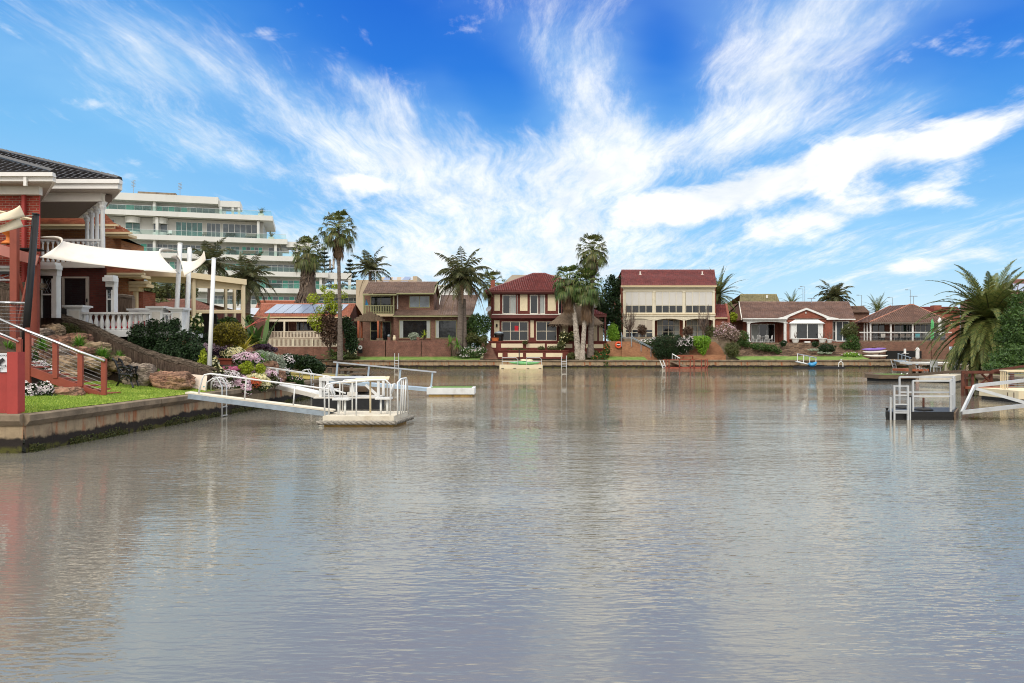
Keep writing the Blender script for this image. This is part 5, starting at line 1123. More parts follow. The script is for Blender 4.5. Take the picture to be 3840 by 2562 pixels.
broadleaf('dark bushy shrub between the slim palm and the small pergola', 'shrub', 'shrub', [(1312, 1245, 94, 24, 40), (1300, 1215, 94, 18, 30), (1320, 1290, 94, 24, 36)], 2600, .15, 'leaf_dark', P(1312, 1335, 94), seed=4)
for i, (px, py, Y, rx, ry, l) in enumerate(((1216, 985, 175, 30, 55, 'norfolk pine seen between the two fan palms, above the apartment terrace'), (1312, 1030, 178, 24, 55, 'slim norfolk pine right of the tallest fan palm'))):
    random.seed(40+i); b = P(px, 1290, Y); t = thing('norfolk_pine', l, 'pine tree', b, 'norfolk pines beyond the apartments')
    part(MB().tube([b, P(px, py-ry, Y)], [.5, .06], 8), 'trunk', 'pine_bark', t); m = MB()
    for lv in range(11):
        z = gz(py-ry, Y)-.3-lv*.95; r = .5+lv*.34
        for k in range(7):
            a = k*.898+lv*.5; q = V((b.x, Y, z)); d = V((math.cos(a), math.sin(a), .12)); m.tube([q, q+d*r], .05, 4)
            for j in range(12):
                p = q+d*r*(.25+.75*j/12)+V((0, 0, .15*(j/12)**2))
                for _ in range(2): leafquad(m, p+rdir()*.18, rdir()+V((0, 0, .8)), .3, .3)
    part(m, 'crown', 'pine_needles', t)
# shrubs along the far shore: label, lobes, leaves, leaf size, material, base, flowers
FAR = [
 ('clipped dark hedge spilling over the orange brick wall', 'hedge', 'clipped_hedge', [(2495, 1300, 96.6, 52, 46, 1.0), (2510, 1275, 96.8, 60, 20, 1.2), (2470, 1315, 96.6, 28, 30, .9), (2520, 1320, 96.6, 28, 24, .9)], 7000, .085, 'leaf_dark', None),
 ('dark bush speckled with white flowers right of the clipped hedge', 'shrub', 'flowering_shrub', [(2562, 1297, 97, 34, 30), (2580, 1280, 97, 20, 22)], 2400, .1, 'leaf_dark', ('petal_white', 260, .06)),
 ('small bush with white flowers left of the clipped hedge top', 'shrub', 'flowering_shrub', [(2425, 1283, 97.6, 30, 13), (2452, 1276, 97.6, 18, 12)], 1100, .1, 'leaf_mid', ('petal_white', 180, .06)),
 ('bright yellow green shrub hanging over the orange brick wall', 'shrub', 'shrub', [(2630, 1285, 97, 34, 26), (2634, 1312, 96.8, 18, 18), (2612, 1275, 97, 16, 14), (2652, 1275, 97, 16, 14)], 2400, .13, 'leaf_bright', None),
 ('bronze ball topped shrub on a stem left of the french doors', 'shrub', 'standard_shrub', [(2408, 1238, 99, 18, 20)], 1300, .1, 'leaf_bronze', None),
 ('bronze ball topped shrub on a stem right of the french doors', 'shrub', 'standard_shrub', [(2580, 1244, 99, 21, 20)], 1400, .1, 'leaf_bronze', None),
 ('small round green bush in front of the french doors', 'shrub', 'shrub', [(2543, 1268, 98, 14, 12)], 600, .1, 'leaf_dark', None),
 ('large dusty pink flowering bush between the verandah house and the porch house', 'shrub', 'flowering_shrub', [(2722, 1245, 99, 42, 36), (2700, 1262, 99, 28, 24), (2748, 1255, 99, 26, 26)], 3600, .11, 'leaf_pinkish', ('petal_pink', 240, .06)),
 ('olive green shrub left of the dusty pink bush', 'shrub', 'shrub', [(2665, 1248, 99.6, 26, 26), (2680, 1268, 99.4, 20, 14)], 1700, .11, 'leaf_olive', None),
 ('dark round clipped bush at the water end of the orange brick wall', 'shrub', 'clipped_shrub', [(2745, 1312, 96.8, 30, 30, .9)], 3000, .08, 'leaf_olive', None),
 ('loose green shrub beside the left pillar of the porch', 'shrub', 'shrub', [(2790, 1265, 100.2, 22, 24), (2778, 1285, 100, 16, 14), (2800, 1290, 100, 14, 14)], 1600, .1, 'leaf_mid', None),
 ('low spreading green bush on the stone terraces below the porch table', 'shrub', 'shrub', [(2850, 1300, 98.4, 36, 14), (2890, 1306, 98.4, 30, 14), (2828, 1298, 98.4, 16, 10), (2918, 1318, 98.2, 14, 10)], 2600, .1, 'leaf_mid', None),
 ('small dark bush at the foot of the right porch pillar', 'shrub', 'shrub', [(2938, 1288, 99.6, 12, 11)], 500, .1, 'leaf_dark', None),
 ('rounded dark shrub on the stone terraces right of the bay window', 'shrub', 'shrub', [(3102, 1306, 98, 30, 18), (3082, 1310, 98, 16, 12)], 1900, .1, 'leaf_dark', None),
 ('small dark shrub on the stone terrace below the bay window corner', 'shrub', 'shrub', [(3057, 1291, 98.8, 13, 11)], 500, .1, 'leaf_dark', None),
 ('dense round bush in front of the right end of the porch house', 'shrub', 'shrub', [(3190, 1238, 100, 31, 32), (3180, 1250, 100, 28, 20)], 3000, .1, 'leaf_olive', None),
 ('light green shrub below the dense round bush, left of the brick wall', 'shrub', 'shrub', [(3196, 1280, 99.2, 27, 26), (3205, 1300, 99, 24, 18), (3170, 1300, 99, 20, 12)], 2400, .1, 'leaf_mid', None),
 ('silver cushion plant on the middle stone terrace', 'plant', 'silver_plant', [(3050, 1312, 97.8, 20, 5)], 500, .07, 'leaf_silver', None),
 ('silver cushion plant draped low over the stone wall', 'plant', 'silver_plant', [(3078, 1323, 97.2, 14, 4), (3108, 1324, 97.2, 13, 4)], 500, .07, 'leaf_silver', None),
 ('rounded bright topiary shrub standing on the tan brick wall', 'shrub', 'topiary_shrub', [(2298, 1250, 98.6, 25, 26), (2298, 1232, 98.6, 18, 18), (2300, 1268, 98.6, 26, 14)], 3200, .085, 'leaf_bright', None),
 ('trailing shrubs and weeds at the water edge below the tan brick wall', 'shrub', 'shrub', [(2262, 1335, 95.6, 24, 20), (2240, 1345, 95.4, 24, 14), (2275, 1310, 95.8, 14, 22), (2272, 1362, 94.2, 12, 18, .4)], 2600, .1, 'leaf_mid', ('petal_red', 60, .07)),
 ('bushy greenery at the foot of the palm trio', 'shrub', 'shrub', [(2145, 1335, 96, 20, 14), (2200, 1340, 96.4, 26, 14), (2225, 1330, 96.4, 20, 18)], 2200, .11, 'leaf_olive', None),
 ('spiky green shrub with an open white stem in front of the thatched hut', 'shrub', 'shrub', [(2115, 1268, 97.6, 18, 26), (2145, 1262, 98, 22, 18), (2105, 1295, 97.4, 16, 20)], 1800, .13, 'leaf_olive', ('petal_yellow', 50, .09)),
 ('rounded green bushes filling the gap beside the two trunked feather palm', 'shrub', 'shrub', [(1770, 1230, 99, 28, 36), (1800, 1255, 99, 26, 34), (1820, 1215, 101, 22, 34), (1785, 1200, 100, 26, 24), (1768, 1290, 98.5, 26, 22), (1805, 1298, 98.5, 24, 20)], 6000, .13, 'leaf_mid', None),
 ('light leafed low palm like bush by the dark garden steps', 'shrub', 'shrub', [(1770, 1268, 97.4, 24, 20), (1810, 1276, 97.4, 22, 14)], 1300, .13, 'leaf_olive', None),
 ('flower bed of low mixed plants beside the dark garden steps', 'flower bed', 'flower_bed', [(1755, 1318, 96, 30, 18), (1785, 1330, 95.8, 26, 14), (1805, 1315, 96.2, 22, 14), (1740, 1338, 95.6, 24, 9)], 2400, .1, 'leaf_mid', ('petal_white', 160, .06)),
 ('silver leaved bush on the terrace wall of the brown brick house', 'shrub', 'silver_shrub', [(1552, 1262, 97.6, 20, 15)], 1300, .09, 'leaf_silver', None),
 ('green shrub at the left foot of the slim palm beside the inlet', 'shrub', 'shrub', [(1305, 1335, 95, 30, 16), (1335, 1342, 95, 18, 8)], 1500, .1, 'leaf_olive', None),
 ('low green planting along the maroon terrace wall', 'plant', 'trailing_plant', [(1970, 1284, 98.6, 11, 8), (2030, 1306, 97.6, 16, 8), (2075, 1306, 97.6, 26, 9), (1940, 1311, 97.6, 40, 4)], 1300, .09, 'leaf_olive', None),
 ('yellow leaved hedge glimpsed behind the verandah house side wing', 'hedge', 'hedge', [(2748, 1190, 107, 18, 18)], 700, .14, 'leaf_lime', None),
 ('mixed greenery along the wall foot under the dense bush near the kayaks', 'plant', 'garden_plants', [(3190, 1330, 97, 30, 9), (3215, 1334, 97, 20, 7)], 900, .09, 'leaf_bright', ('petal_white', 60, .06)),
 ('dark overhanging tree on the right shore behind the rusty jetty', 'tree', 'overhanging_tree', [(3835, 1200, 50, 40, 50, 2), (3800, 1262, 50, 34, 44, 2), (3850, 1290, 49, 50, 50, 2), (3805, 1330, 48, 44, 36, 2), (3765, 1352, 47, 30, 28, 1.4), (3850, 1352, 47, 46, 30, 2), (3728, 1376, 45.5, 22, 18, 1), (3850, 1130, 52, 34, 44, 2), (3795, 1385, 45.5, 34, 14, 1)], 12000, .1, 'leaf_mid', None),
 ('dark bush under the date palm by the pale dock', 'shrub', 'shrub', [(3640, 1345, 59, 40, 22, 1.5), (3700, 1330, 59, 40, 40, 1.5)], 3000, .1, 'leaf_dark', ('petal_red', 40, .05)),
 ('pale scrub hanging over the seawall under the overhanging tree', 'shrub', 'shrub', [(3745, 1400, 43.5, 26, 18, 1), (3765, 1430, 42.5, 18, 18, .8)], 1700, .08, 'leaf_dark', None),
]
for i, (l, cat, nm, lobes, n, s_, mt, fl_) in enumerate(FAR):
    q = lobes[0]; st = ()
    if nm == 'standard_shrub': st = [(P(q[0], 1268, q[2]), P(q[0], q[1], q[2]), .06)]
    if cat == 'tree': st = [(P(q[0]-10, 1400, q[2]), P(q[0], 1200, q[2]), .3), (P(q[0]-12, 1390, q[2]), P(q[0]-70, 1340, q[2]-3), .15)]
    broadleaf(l, cat, nm, lobes, n, s_, mt, P(q[0], max(a[1]+a[4] for a in lobes), q[2]), st, flowers=fl_, seed=60+i)
# strappy plants and yuccas
def yucca(label, px, yb, yt, Y, L, seed, mat='leaf_agap', n=46, heads=1):
    random.seed(seed); t = thing('yucca', label, 'yucca', P(px, yb, Y)); c = P(px, yb, Y); top = P(px, yt, Y)
    for k in range(heads):
        q = top+V(((k-.5*(heads-1))*.9, 0, -.25*k)); part(MB().tube([c, c.lerp(q, .5)+V((.05, 0, 0)), q], [.13, .1, .09], 7), 'stem', 'bark', t)
        part(blades(MB(), q, n, L, .045, -.7, 1.5, .35), 'leaves', mat, t); part(blades(MB(), q-V((0, 0, .1)), 18, L*.8, .04, -1.5, -.9, .2), 'dead_leaves', 'frond_dead', t)
yucca('yucca with a spiky green head near the hose reel', 1325, 1330, 1293, 95.6, .85, 1)
yucca('twin headed yucca at the right end of the dark red brick wall', 1702, 1335, 1285, 96, 1.1, 2, heads=2)
yucca('yucca against the brown brick house window beside the silver bush', 1592, 1276, 1258, 97.8, .9, 3, 'leaf_lime', 34)
yucca('spiky yucca beside the dark garden steps', 1812, 1300, 1283, 96.6, .9, 4, 'leaf_olive', 36)
random.seed(77)
t = thing('dwarf_palm', 'low clump of fan leaves at the foot of the slim palm by the inlet', 'palm tree', P(1258, 1355, 93.2)); m = MB()
for i in range(40): fan(m, P(1258, 1350, 93.2), up_dir(i*2.4, random.uniform(.1, 1.2)), random.uniform(.7, 1.5), random.uniform(.6, .9), .25, 13, 2.4)
part(m, 'leaves', 'frond_fan_fresh', t)
# bare winter trees before the verandah house
for px, yt, l in ((2360, 1140, 'bare twiggy tree left of the cream verandahs'), (2638, 1135, 'bare twiggy tree right of the french doors')):
    random.seed(px); b = P(px, 1270, 99); t = thing('bare_tree', l, 'tree', b, 'leafless trees before the verandah house'); m = MB(); part(MB().tube([b, b+V((.05, 0, 1.2))], [.1, .07], 7), 'trunk', 'twigs', t)
    for i in range(34):
        a = random.uniform(0, 6.283); q = b+V((.05, 0, random.uniform(.7, 1.3))); e = q+V((math.cos(a)*random.uniform(.3, 1.1), math.sin(a)*.8, random.uniform(1.2, 3.4))); mid = q.lerp(e, .5)+V((math.cos(a)*.25, 0, -.1)); m.tube([q, mid, e], [.035, .025, .01], 4)
        for _ in range(2): k = mid.lerp(e, random.random()*.6); m.tube([k, k+V((random.uniform(-.3, .3), 0, random.uniform(.4, .9)))], [.015, .007], 3)
    part(m, 'branches', 'twigs', t)
# ================================================================== NEAR LEFT SHORE
# ---- red brick house with balcony
Y = 27.0
h = thing('brick_house', 'two storey red brick house with white cornices, columned balcony and black tiled roof', 'house', (-19, 30, 3.0))
part(MB().slab([(-30, Y), (gx(150, Y), Y), (gx(147, Y+3), Y+3), (-30, Y+3)], 1.4, gz(688, Y)), 'front_wing', 'brick_red', h)
part(MB().slab([(-30, 30.0), (gx(400, 30), 30.0), (gx(396, 35), 35), (-30, 35)], 1.6, 5.52), 'rear_wing', 'brick_dark', h)  # darker brick than the front wing: its shade is put into the colour
def swalls(h, px0, py0, px1, py1, Y, d, mat, name='wall'): return part(MB().slab([(gx(px0, Y), Y), (gx(px1, Y), Y), (gx(px1-5, Y+d), Y+d), (gx(px0, Y), Y+d)], gz(py1, Y), gz(py0, Y)), name, mat, h)
part(MB().box(gx(150, Y)-.02, gx(150, Y), Y-.02, Y+.02, 2, 8).box(gx(90, Y), gx(101, Y), Y-.14, Y-.01, 3.6, gz(705, Y)), 'downpipe', 'red_panel', h)
ze1 = gz(690, 26.4)
part(MB().slab([(-31, 26.3), (gx(202, 26.4), 26.3), (gx(152, 29.8), 29.8), (-31, 29.8)], ze1, ze1+.05), 'front_soffit', 'soffit', h)
part(MB().box(-31, gx(202, 26.4)+.08, 26.2, 26.34, ze1+.05, ze1+.2).box(-31, gx(202, 26.4)+.14, 26.08, 26.3, ze1+.2, ze1+.33).beam((gx(203, 26.4)+.05, 26.3, ze1+.18), (gx(150, 29.8), 29.8, ze1+.18), .14, .28).box(gx(93, 26.2), gx(104, 26.2), 26.12, 26.19, ze1-.12, ze1+.3), 'gutter', 'gutter_white', h)
part(MB().box(-31, gx(153, 26.9), 26.8, 26.998, ze1-.28, ze1), 'frieze', 'offwhite', h)
c0 = V((gx(203, 26.4)+.1, 26.2, ze1+.33)); c1 = c0+V((-1.46*2.6, 2.6, .466*2.6)); l0 = V((-34, 26.2, c0.z)); l1 = V((-34, 28.8, c1.z))
m = tile_roof(MB(), l0, c0, c1, l1, .33, .3, .06); r = part(m, 'front_roof', 'tile_black', h); part(ridge(MB(), c0, c1+(c1-c0)*1.3, .13), 'ridge_capping', 'tile_black', r)
part(tile_roof(MB(), l1, c1, c1+(c1-c0)*1.3, l1+V((0, 3.4, 1.58))), 'upper_roof', 'tile_black', h)
zc = 8.09; pl = [(-27, 29.5), (gx(443, 29.5), 29.5), (-18.9, 34.2), (-27, 34.2)]
part(MB().slab([(-27, 29.9), (gx(420, 29.9), 29.9), (-18.9, 33.8), (-27, 33.8)], zc, zc+.25), 'balcony_ceiling', 'soffit_dark', h)
part(MB().box(-19.5, gx(388, 29.9), 29.75, 29.95, zc-.02, zc+.3).beam((gx(388, 29.9), 29.85, zc+.14), (-18.9, 33.7, zc+.14), .22, .32), 'balcony_beam', 'offwhite', h)
part(MB().slab([(-27, 29.4), (gx(450, 29.4), 29.4), (-18.6, 34.6), (-27, 34.6)], zc+.3, zc+.36), 'eaves_soffit', 'soffit', h)
g0 = V((gx(450, 29.4), 29.4, zc+.36)); part(MB().box(-20, g0.x, 29.25, 29.4, zc+.36, zc+.55).box(-20, g0.x+.1, 29.15, 29.4, zc+.55, zc+.7).beam(g0+V((0, 0, .16)), (-18.6, 34.6, zc+.52), .16, .34), 'gutter', 'gutter_white', h)
e0 = g0+V((.05, -.15, .34)); e1 = V((e0.x-1.55*7, e0.y+7, e0.z+.466*7)); e2 = V((-40, e0.y, e0.z)); e3 = V((-40, e1.y, e1.z))
r = part(tile_roof(MB(), e2, e0, e1, e3, .33, .3, .06), 'rear_roof', 'tile_black', h); part(ridge(MB(), e0, e1, .13), 'ridge_capping', 'tile_black', r)
part(MB().add([e0, (-18.4, 34.8, e0.z), e1], [(0, 1, 2)]), 'hip_roof', 'tile_black', h)
zfl = 5.72; part(MB().slab([(-27, 29.82), (gx(392, 29.8), 29.82), (-18.3, 34), (-27, 34)], zfl-.22, zfl), 'balcony_floor', 'offwhite', h)
cols = [V((gx(385, 30), 30.0, 0)), V((-16.75, 31.0, 0)), V((-17.4, 31.8, 0)), V((-18.2, 32.9, 0))]
for q in cols:
    q = V((q.x, q.y, zfl)); H_ = zc-zfl
    p = part(MB().lathe(q, [(.13, 0), (.13, .1), (.088, .16), (.092, .5), (.074, H_-.32), (.09, H_-.28)], 14), 'column', 'white', h, True)
    part(MB().lathe(q, [(.09, H_-.3), (.14, H_-.2), (.11, H_-.16), (.165, H_-.06), (.18, H_)], 10), 'capital', 'white', p)
def baluster(m, q, hh, r=.05):
    m.lathe(q, [(r*1.3, 0), (r*1.3, .08*hh), (r*.8, .12*hh), (r*1.25, .3*hh), (r*1.1, .5*hh), (r*.62, .72*hh), (r*.6, .85*hh), (r*1.2, .92*hh), (r*1.2, hh)], 8); return m
part(MB().box(gx(150, 30), gx(380, 30), 29.86, 30.02, zfl+.82, zfl+.9).beam((cols[0].x, 30, zfl+.86), (cols[3].x, 32.9, zfl+.86), .14, .09), 'balcony_rail', 'white', h)
for i in range(12): part(baluster(MB(), V((gx(160+i*19, 29.94), 29.94, zfl)), .82), 'baluster', 'white', h, True)
for i in range(1, 12): part(baluster(MB(), V((cols[0].x, 30, zfl)).lerp(V((cols[3].x, 32.9, zfl)), i/12), .82), 'baluster', 'white', h, True)
f = part(MB().pbox(234, 1038, 332, 1044, 29.95, .1, .04).pbox(234, 1044, 242, 1245, 29.95, .1, .04).pbox(323, 1044, 332, 1245, 29.95, .1, .04).pbox(216, 1040, 234, 1043, 29.95, .1), 'sliding_door', 'soffit', h)
part(MB().pbox(242, 1044, 323, 1245, 29.95, .05, .0), 'pane', 'glass', f); part(MB().pbox(325, 1120, 328, 1133, 29.9, .05, .04), 'handle', 'black', f)
def bay(Y, x0, x1, y0, y1, y2, post, label=None):
    w_ = x1-x0; k = part(MB().pbox(x0-.04*w_, y0+(y1-y0)*.55, x1+.04*w_, y1, Y, .25, .05).pbox(x0-.14*w_, y0+(y1-y0)*.2, x1+.14*w_, y0+(y1-y0)*.55, Y, .2, .22).pbox(x0-.05*w_, y0, x1, y0+(y1-y0)*.2, Y, .25, .12), 'window_cornice', 'white', h)
    f = part(MB().pbox(x0, y1, x0+3, y2, Y, .25).pbox(x1-post, y1, x1, y2, Y, .25, .04).pbox(x0+3, (y1*.55+y2*.45)-3, x1-post, (y1*.55+y2*.45)+2, Y, .1, .02).pbox(x0+3, y1, x1-post, y1+8, Y, .1, .02), 'window', 'white', h)
    part(MB().pbox(x0+3, y1+8, x1-post, y2, Y, .25, -.06), 'pane', 'glass', f); part(MB().pbox(x0+2, y1+1, x1-post+6, y1+11, Y, .05, .06), 'awning_box', 'black', f)
    m = MB()
    wx = x1-post-x0-4
    for i in range(4):
        for s_ in (-1, 1):
            u0 = (i+.0)/3; u1 = u0+s_*.66
            if 0 <= u1 <= 1: m.beam(P(x0+3+u0*wx, y1+12, Y+.055), P(x0+3+u1*wx, y1+12+(y2-y1)*.33, Y+.055), .014)
    part(m, 'lattice', 'galv', f)
bay(28.0, 153, 214, 985, 1034, 1192, 19); bay(29.85, 399, 430, 1033, 1076, 1180, 12)
bay(26.95, -60, 52, 998, 1018, 1090, 12)
# ---- neighbouring tan brick house behind it
h = thing('tan_brick_house', 'tan brick house with terracotta tiled roofs and cream gutters behind the columned balcony', 'house', (gx(350, 38), 38, 2.5))
swalls(h, 100, 860, 395, 1240, 38.5, 5, 'brick_tan'); swalls(h, 395, 885, 455, 1240, 38.2, 4, 'brick_tan')
r = part(tile_roof(MB(), P(60, 842, 37.8), P(430, 842, 37.8), P(395, 806, 40.2), P(60, 806, 40.2)), 'upper_roof', 'tile_terracotta', h)
part(MB().pbox(60, 841, 440, 848, 37.7, .15).pbox(60, 848, 427, 858, 37.8, .15), 'gutter', 'gutter_cream', h)
part(tile_roof(MB(), P(392, 870, 37.4), P(487, 872, 37.4), P(430, 840, 39.5), P(392, 840, 39.5)), 'hip_roof', 'tile_terracotta', h); part(MB().pbox(390, 870, 492, 877, 37.3, .15).pbox(390, 877, 480, 886, 37.4, .9), 'gutter', 'gutter_cream', h)
part(tile_roof(MB(), P(398, 1024, 36.5), P(532, 1024, 36.5), P(470, 995, 39), P(398, 995, 39)), 'lower_roof', 'tile_terracotta', h); part(MB().pbox(398, 1023, 540, 1030, 36.4, .15).pbox(398, 1030, 528, 1040, 36.5, 1), 'gutter', 'gutter_cream', h)
swalls(h, 418, 1040, 482, 1245, 37.0, 3, 'brick_tan', 'lower_wall'); swalls(h, 512, 1088, 536, 1245, 37.6, 2, 'brick_warm', 'porch_pier')
part(MB().pbox(478, 1055, 560, 1064, 37, .2).pbox(482, 1064, 548, 1076, 37.1, .8).pbox(480, 1076, 520, 1092, 37.2, .5), 'porch_cornice', 'gutter_cream', h); bar(h, 500, 1092, 512, 1240, 37.3, .2, 0, 'gutter_cream', 'porch_post')
t = thing('brush_screen', 'narrow brushwood screen between the terrace and the tan brick house', 'fence', P(460, 1240, 34)); part(MB().pbox(420, 1120, 495, 1245, 34, .3), 'panel', 'brush', t); part(MB().tube([P(416, 1116, 34.1), P(455, 1113, 34.1), P(500, 1119, 34.1)], .13, 8), 'capping', 'brush_cap', t)
# ---- white balustraded terrace
t = thing('terrace', 'white balustraded terrace with panelled piers below the brick house', 'terrace', P(430, 1250, 30))
part(MB().slab([(gx(243, 28.95), 28.95), (gx(700, 28.95), 28.95), (gx(760, 33), 33), (-17, 34), (-19, 33)], 2.82, 3.0).box(gx(243, 28.85), gx(700, 28.85), 28.8, 28.952, 2.8, 2.98), 'floor_slab', 'white', t)
for x0, x1, y0, yy in ((250, 306, 1145, 28.95), (562, 609, 1149, 28.95), (640, 682, 1154, 29.1), (490, 528, 1158, 33.2), (520, 560, 1156, 33.0)):
    p = part(MB().pbox(x0, y0+12, x1, 1246, yy, .5), 'pier', 'white', t); part(MB().pbox(x0-5, y0+7, x1+5, y0+12, yy, .5, .06).pbox(x0-11, y0, x1+11, y0+7, yy, .6, .12), 'pier_cap', 'white', p); part(MB().pbox(x0+9, y0+20, x1-9, 1240, yy, 0, .02), 'panel', 'offwhite', p)
part(MB().pbox(306, 1171, 562, 1178, 28.95, .2, .04).pbox(609, 1173, 640, 1180, 29.05, .2, .04), 'rail', 'white', t); part(MB().pbox(306, 1238, 562, 1244, 28.95, .2, .04), 'bottom_rail', 'white', t)
for i in range(12): part(baluster(MB(), P(318+i*21.3, 1238, 29.05), .63, .075), 'baluster', 'white', t, True)
for i in range(2): part(baluster(MB(), P(618+i*15, 1240, 29.1), .63, .06), 'baluster', 'white', t, True)
t = thing('bolster', 'long red padded bolster lying behind the white balusters', 'cushion', P(430, 1240, 30.2))
for a, b, y0, y1 in ((300, 372, 1216, 1236), (374, 450, 1214, 1236), (452, 545, 1207, 1234)): part(MB().tube([P(a, y1-10, 30.2), P(a+6, y1-10, 30.2), P(b-6, y0+9, 30.2), P(b, y0+9, 30.2)], [.1, .14, .14, .1], 8), 'cushion', 'red_cloth', t, True)
t = thing('deck_chair', 'dark reclining chair beside the white panelled terrace pier', 'chair', P(235, 1185, 29.1)); part(MB().beam(P(228, 1158, 29.9), P(242, 1184, 29.05), .5, .06), 'backrest', 'dark_room', t); part(MB().beam(P(242, 1184, 29.05), P(262, 1190, 28.85), .5, .06), 'seat', 'dark_room', t)
# ---- shade sails and their posts
def post(label, a, b, r, mat, group=None, name='sail_post'):
    t = thing(name, label, 'post', a, group); part(MB().tube([a, b], r, 12), 'pole', mat, t, True); part(MB().tube([V(b), V(b)+(V(b)-V(a)).normalized()*.03], r*1.12, 12), 'cap', mat, t)
    return t
post('leaning white sail post furthest left, rising behind the dark green shrub', P(657, 1290, 29.6), P(675, 916, 30.6), .088, 'white', 'white sail posts')
post('middle one of three leaning white sail posts, its foot hidden by the shrub', P(700, 1246, 29.4), P(711, 935, 31.2), .088, 'white', 'white sail posts')
post('leaning white sail post nearest the lake at the end of the brush fence', P(784, 1400, 27.3), P(802, 972, 28.4), .075, 'white', 'white sail posts')
post('leaning black sail post in front of the red brick house', P(86, 1385, 24), P(134, 806, 24.6), .102, 'black')
def sail(label, A, B, C, D, sag, mat, n=22, m=12, ends=.3):
    "stretched cloth between four corners: edges curve inward"
    A, B, C, D = map(V, (A, B, C, D)); rows = []
    for i in range(m+1):
        v = i/m; row = []
        for j in range(n+1):
            u = j/n; e = 4*u*(1-u); f = 4*v*(1-v); uu = u+(.5-u)*ends*f*(1-e)**2; vv = v+(.5-v)*.16*e*(abs(2*v-1)**1.5)
            p = (A.lerp(C, uu)).lerp(B.lerp(D, uu), vv)-V((0, 0, sag*e*(1-.4*f)))+V((0, 0, .35*f*(1-e)))
            row.append(p)
        rows.append(row)
    o = MB().sheet(rows); t = thing('shade_sail', label, 'shade sail', rows[m//2][n//2]); ob = part(o, 'cloth', mat, t, True); s_ = ob.modifiers.new('thickness', 'SOLIDIFY'); s_.thickness = .012
    return t
t = sail('large white shade sail stretched from the brick house to the white posts', P(149, 890, 27.0), P(152, 965, 25.6), P(668, 943, 30.5), P(668, 1026, 27.5), .1, 'sail_white')
for a, b in ((P(668, 943, 30.5), P(676, 940, 30.5)), (P(668, 1022, 27.5), P(672, 1025, 29.9)), (P(152, 965, 25.6), P(148, 962, 27))): part(MB().tube([a, b], .02, 5), 'cord', 'galv', t)
t = sail('small white triangular shade sail between the middle and lakeside posts', P(640, 965, 31.5), P(690, 1036, 28.5), P(770, 975, 28.6), P(772, 976, 28.4), .1, 'sail_white', ends=.1)
part(MB().tube([P(771, 975, 28.5), P(801, 973, 28.4)], .018, 5), 'cord', 'galv', t)
t = sail('upper cream shade sail tied to the black post', P(-330, 770, 22), P(-330, 880, 19.5), P(92, 812, 24.4), P(93, 813, 24.3), .05, 'sail_cream', ends=.1); part(MB().tube([P(92, 812, 24.4), P(125, 808, 24.5)], .02, 5), 'rope', 'rope', t)
t = sail('lower cream shade sail tied to the black post', P(-330, 850, 22), P(-330, 950, 19.5), P(86, 849, 24.4), P(87, 850, 24.3), .05, 'sail_cream', ends=.1); part(MB().tube([P(86, 849, 24.4), P(122, 845, 24.5)], .02, 5), 'rope', 'rope', t)
# ---- cream pergola
t = thing('pergola', 'flat roofed cream timber pergola with open sides beyond the white posts', 'pergola', P(800, 1330, 40))
zt = gz(1040, 40)
q = [P(530, 1016, 41), P(690, 1018, 38.6), P(925, 1048, 39.5), P(800, 1050, 45), P(560, 1040, 46)]
part(MB().add(q+[p-V((0, 0, .28)) for p in q], [(0, 1, 2, 3, 4), (9, 8, 7, 6, 5)]+[(i, i+5, (i+1) % 5+5, (i+1) % 5) for i in range(5)]), 'roof', 'pergola_cream', t)
part(MB().beam(P(722, 1060, 39.2), P(920, 1070, 39.8), .12, .5), 'front_beam', 'pergola_cream', t)
for x, y0, y1, yy in ((726, 1045, 1330, 39), (912, 1062, 1335, 39.6)): part(MB().tube([P(x, y1, yy), P(x, y0, yy)], .11, 4), 'post', 'pergola_cream', t)
for x, y0, y1, yy in ((700, 1050, 1250, 43), (846, 1070, 1250, 44), (879, 1075, 1250, 43.6)): part(MB().tube([P(x, y1, yy), P(x, y0, yy)], .1, 4), 'post', 'pergola_cream', t)
part(MB().beam(P(728, 1166, 39.1), P(910, 1166, 39.6), .12, .1), 'rail', 'pergola_cream', t); part(MB().beam(P(690, 1160, 40), P(728, 1166, 39.1), .12, .1), 'rail', 'pergola_cream', t); part(MB().beam(P(728, 1173, 39.2), P(910, 1173, 39.7), .3, .06), 'bench_top', 'pergola_cream', t)
single(MB().pbox(735, 1178, 812, 1290, 42, .1), 'screen', 'black', 'dark slatted screen beneath the pergola rail', 'screen', P(770, 1290, 42))
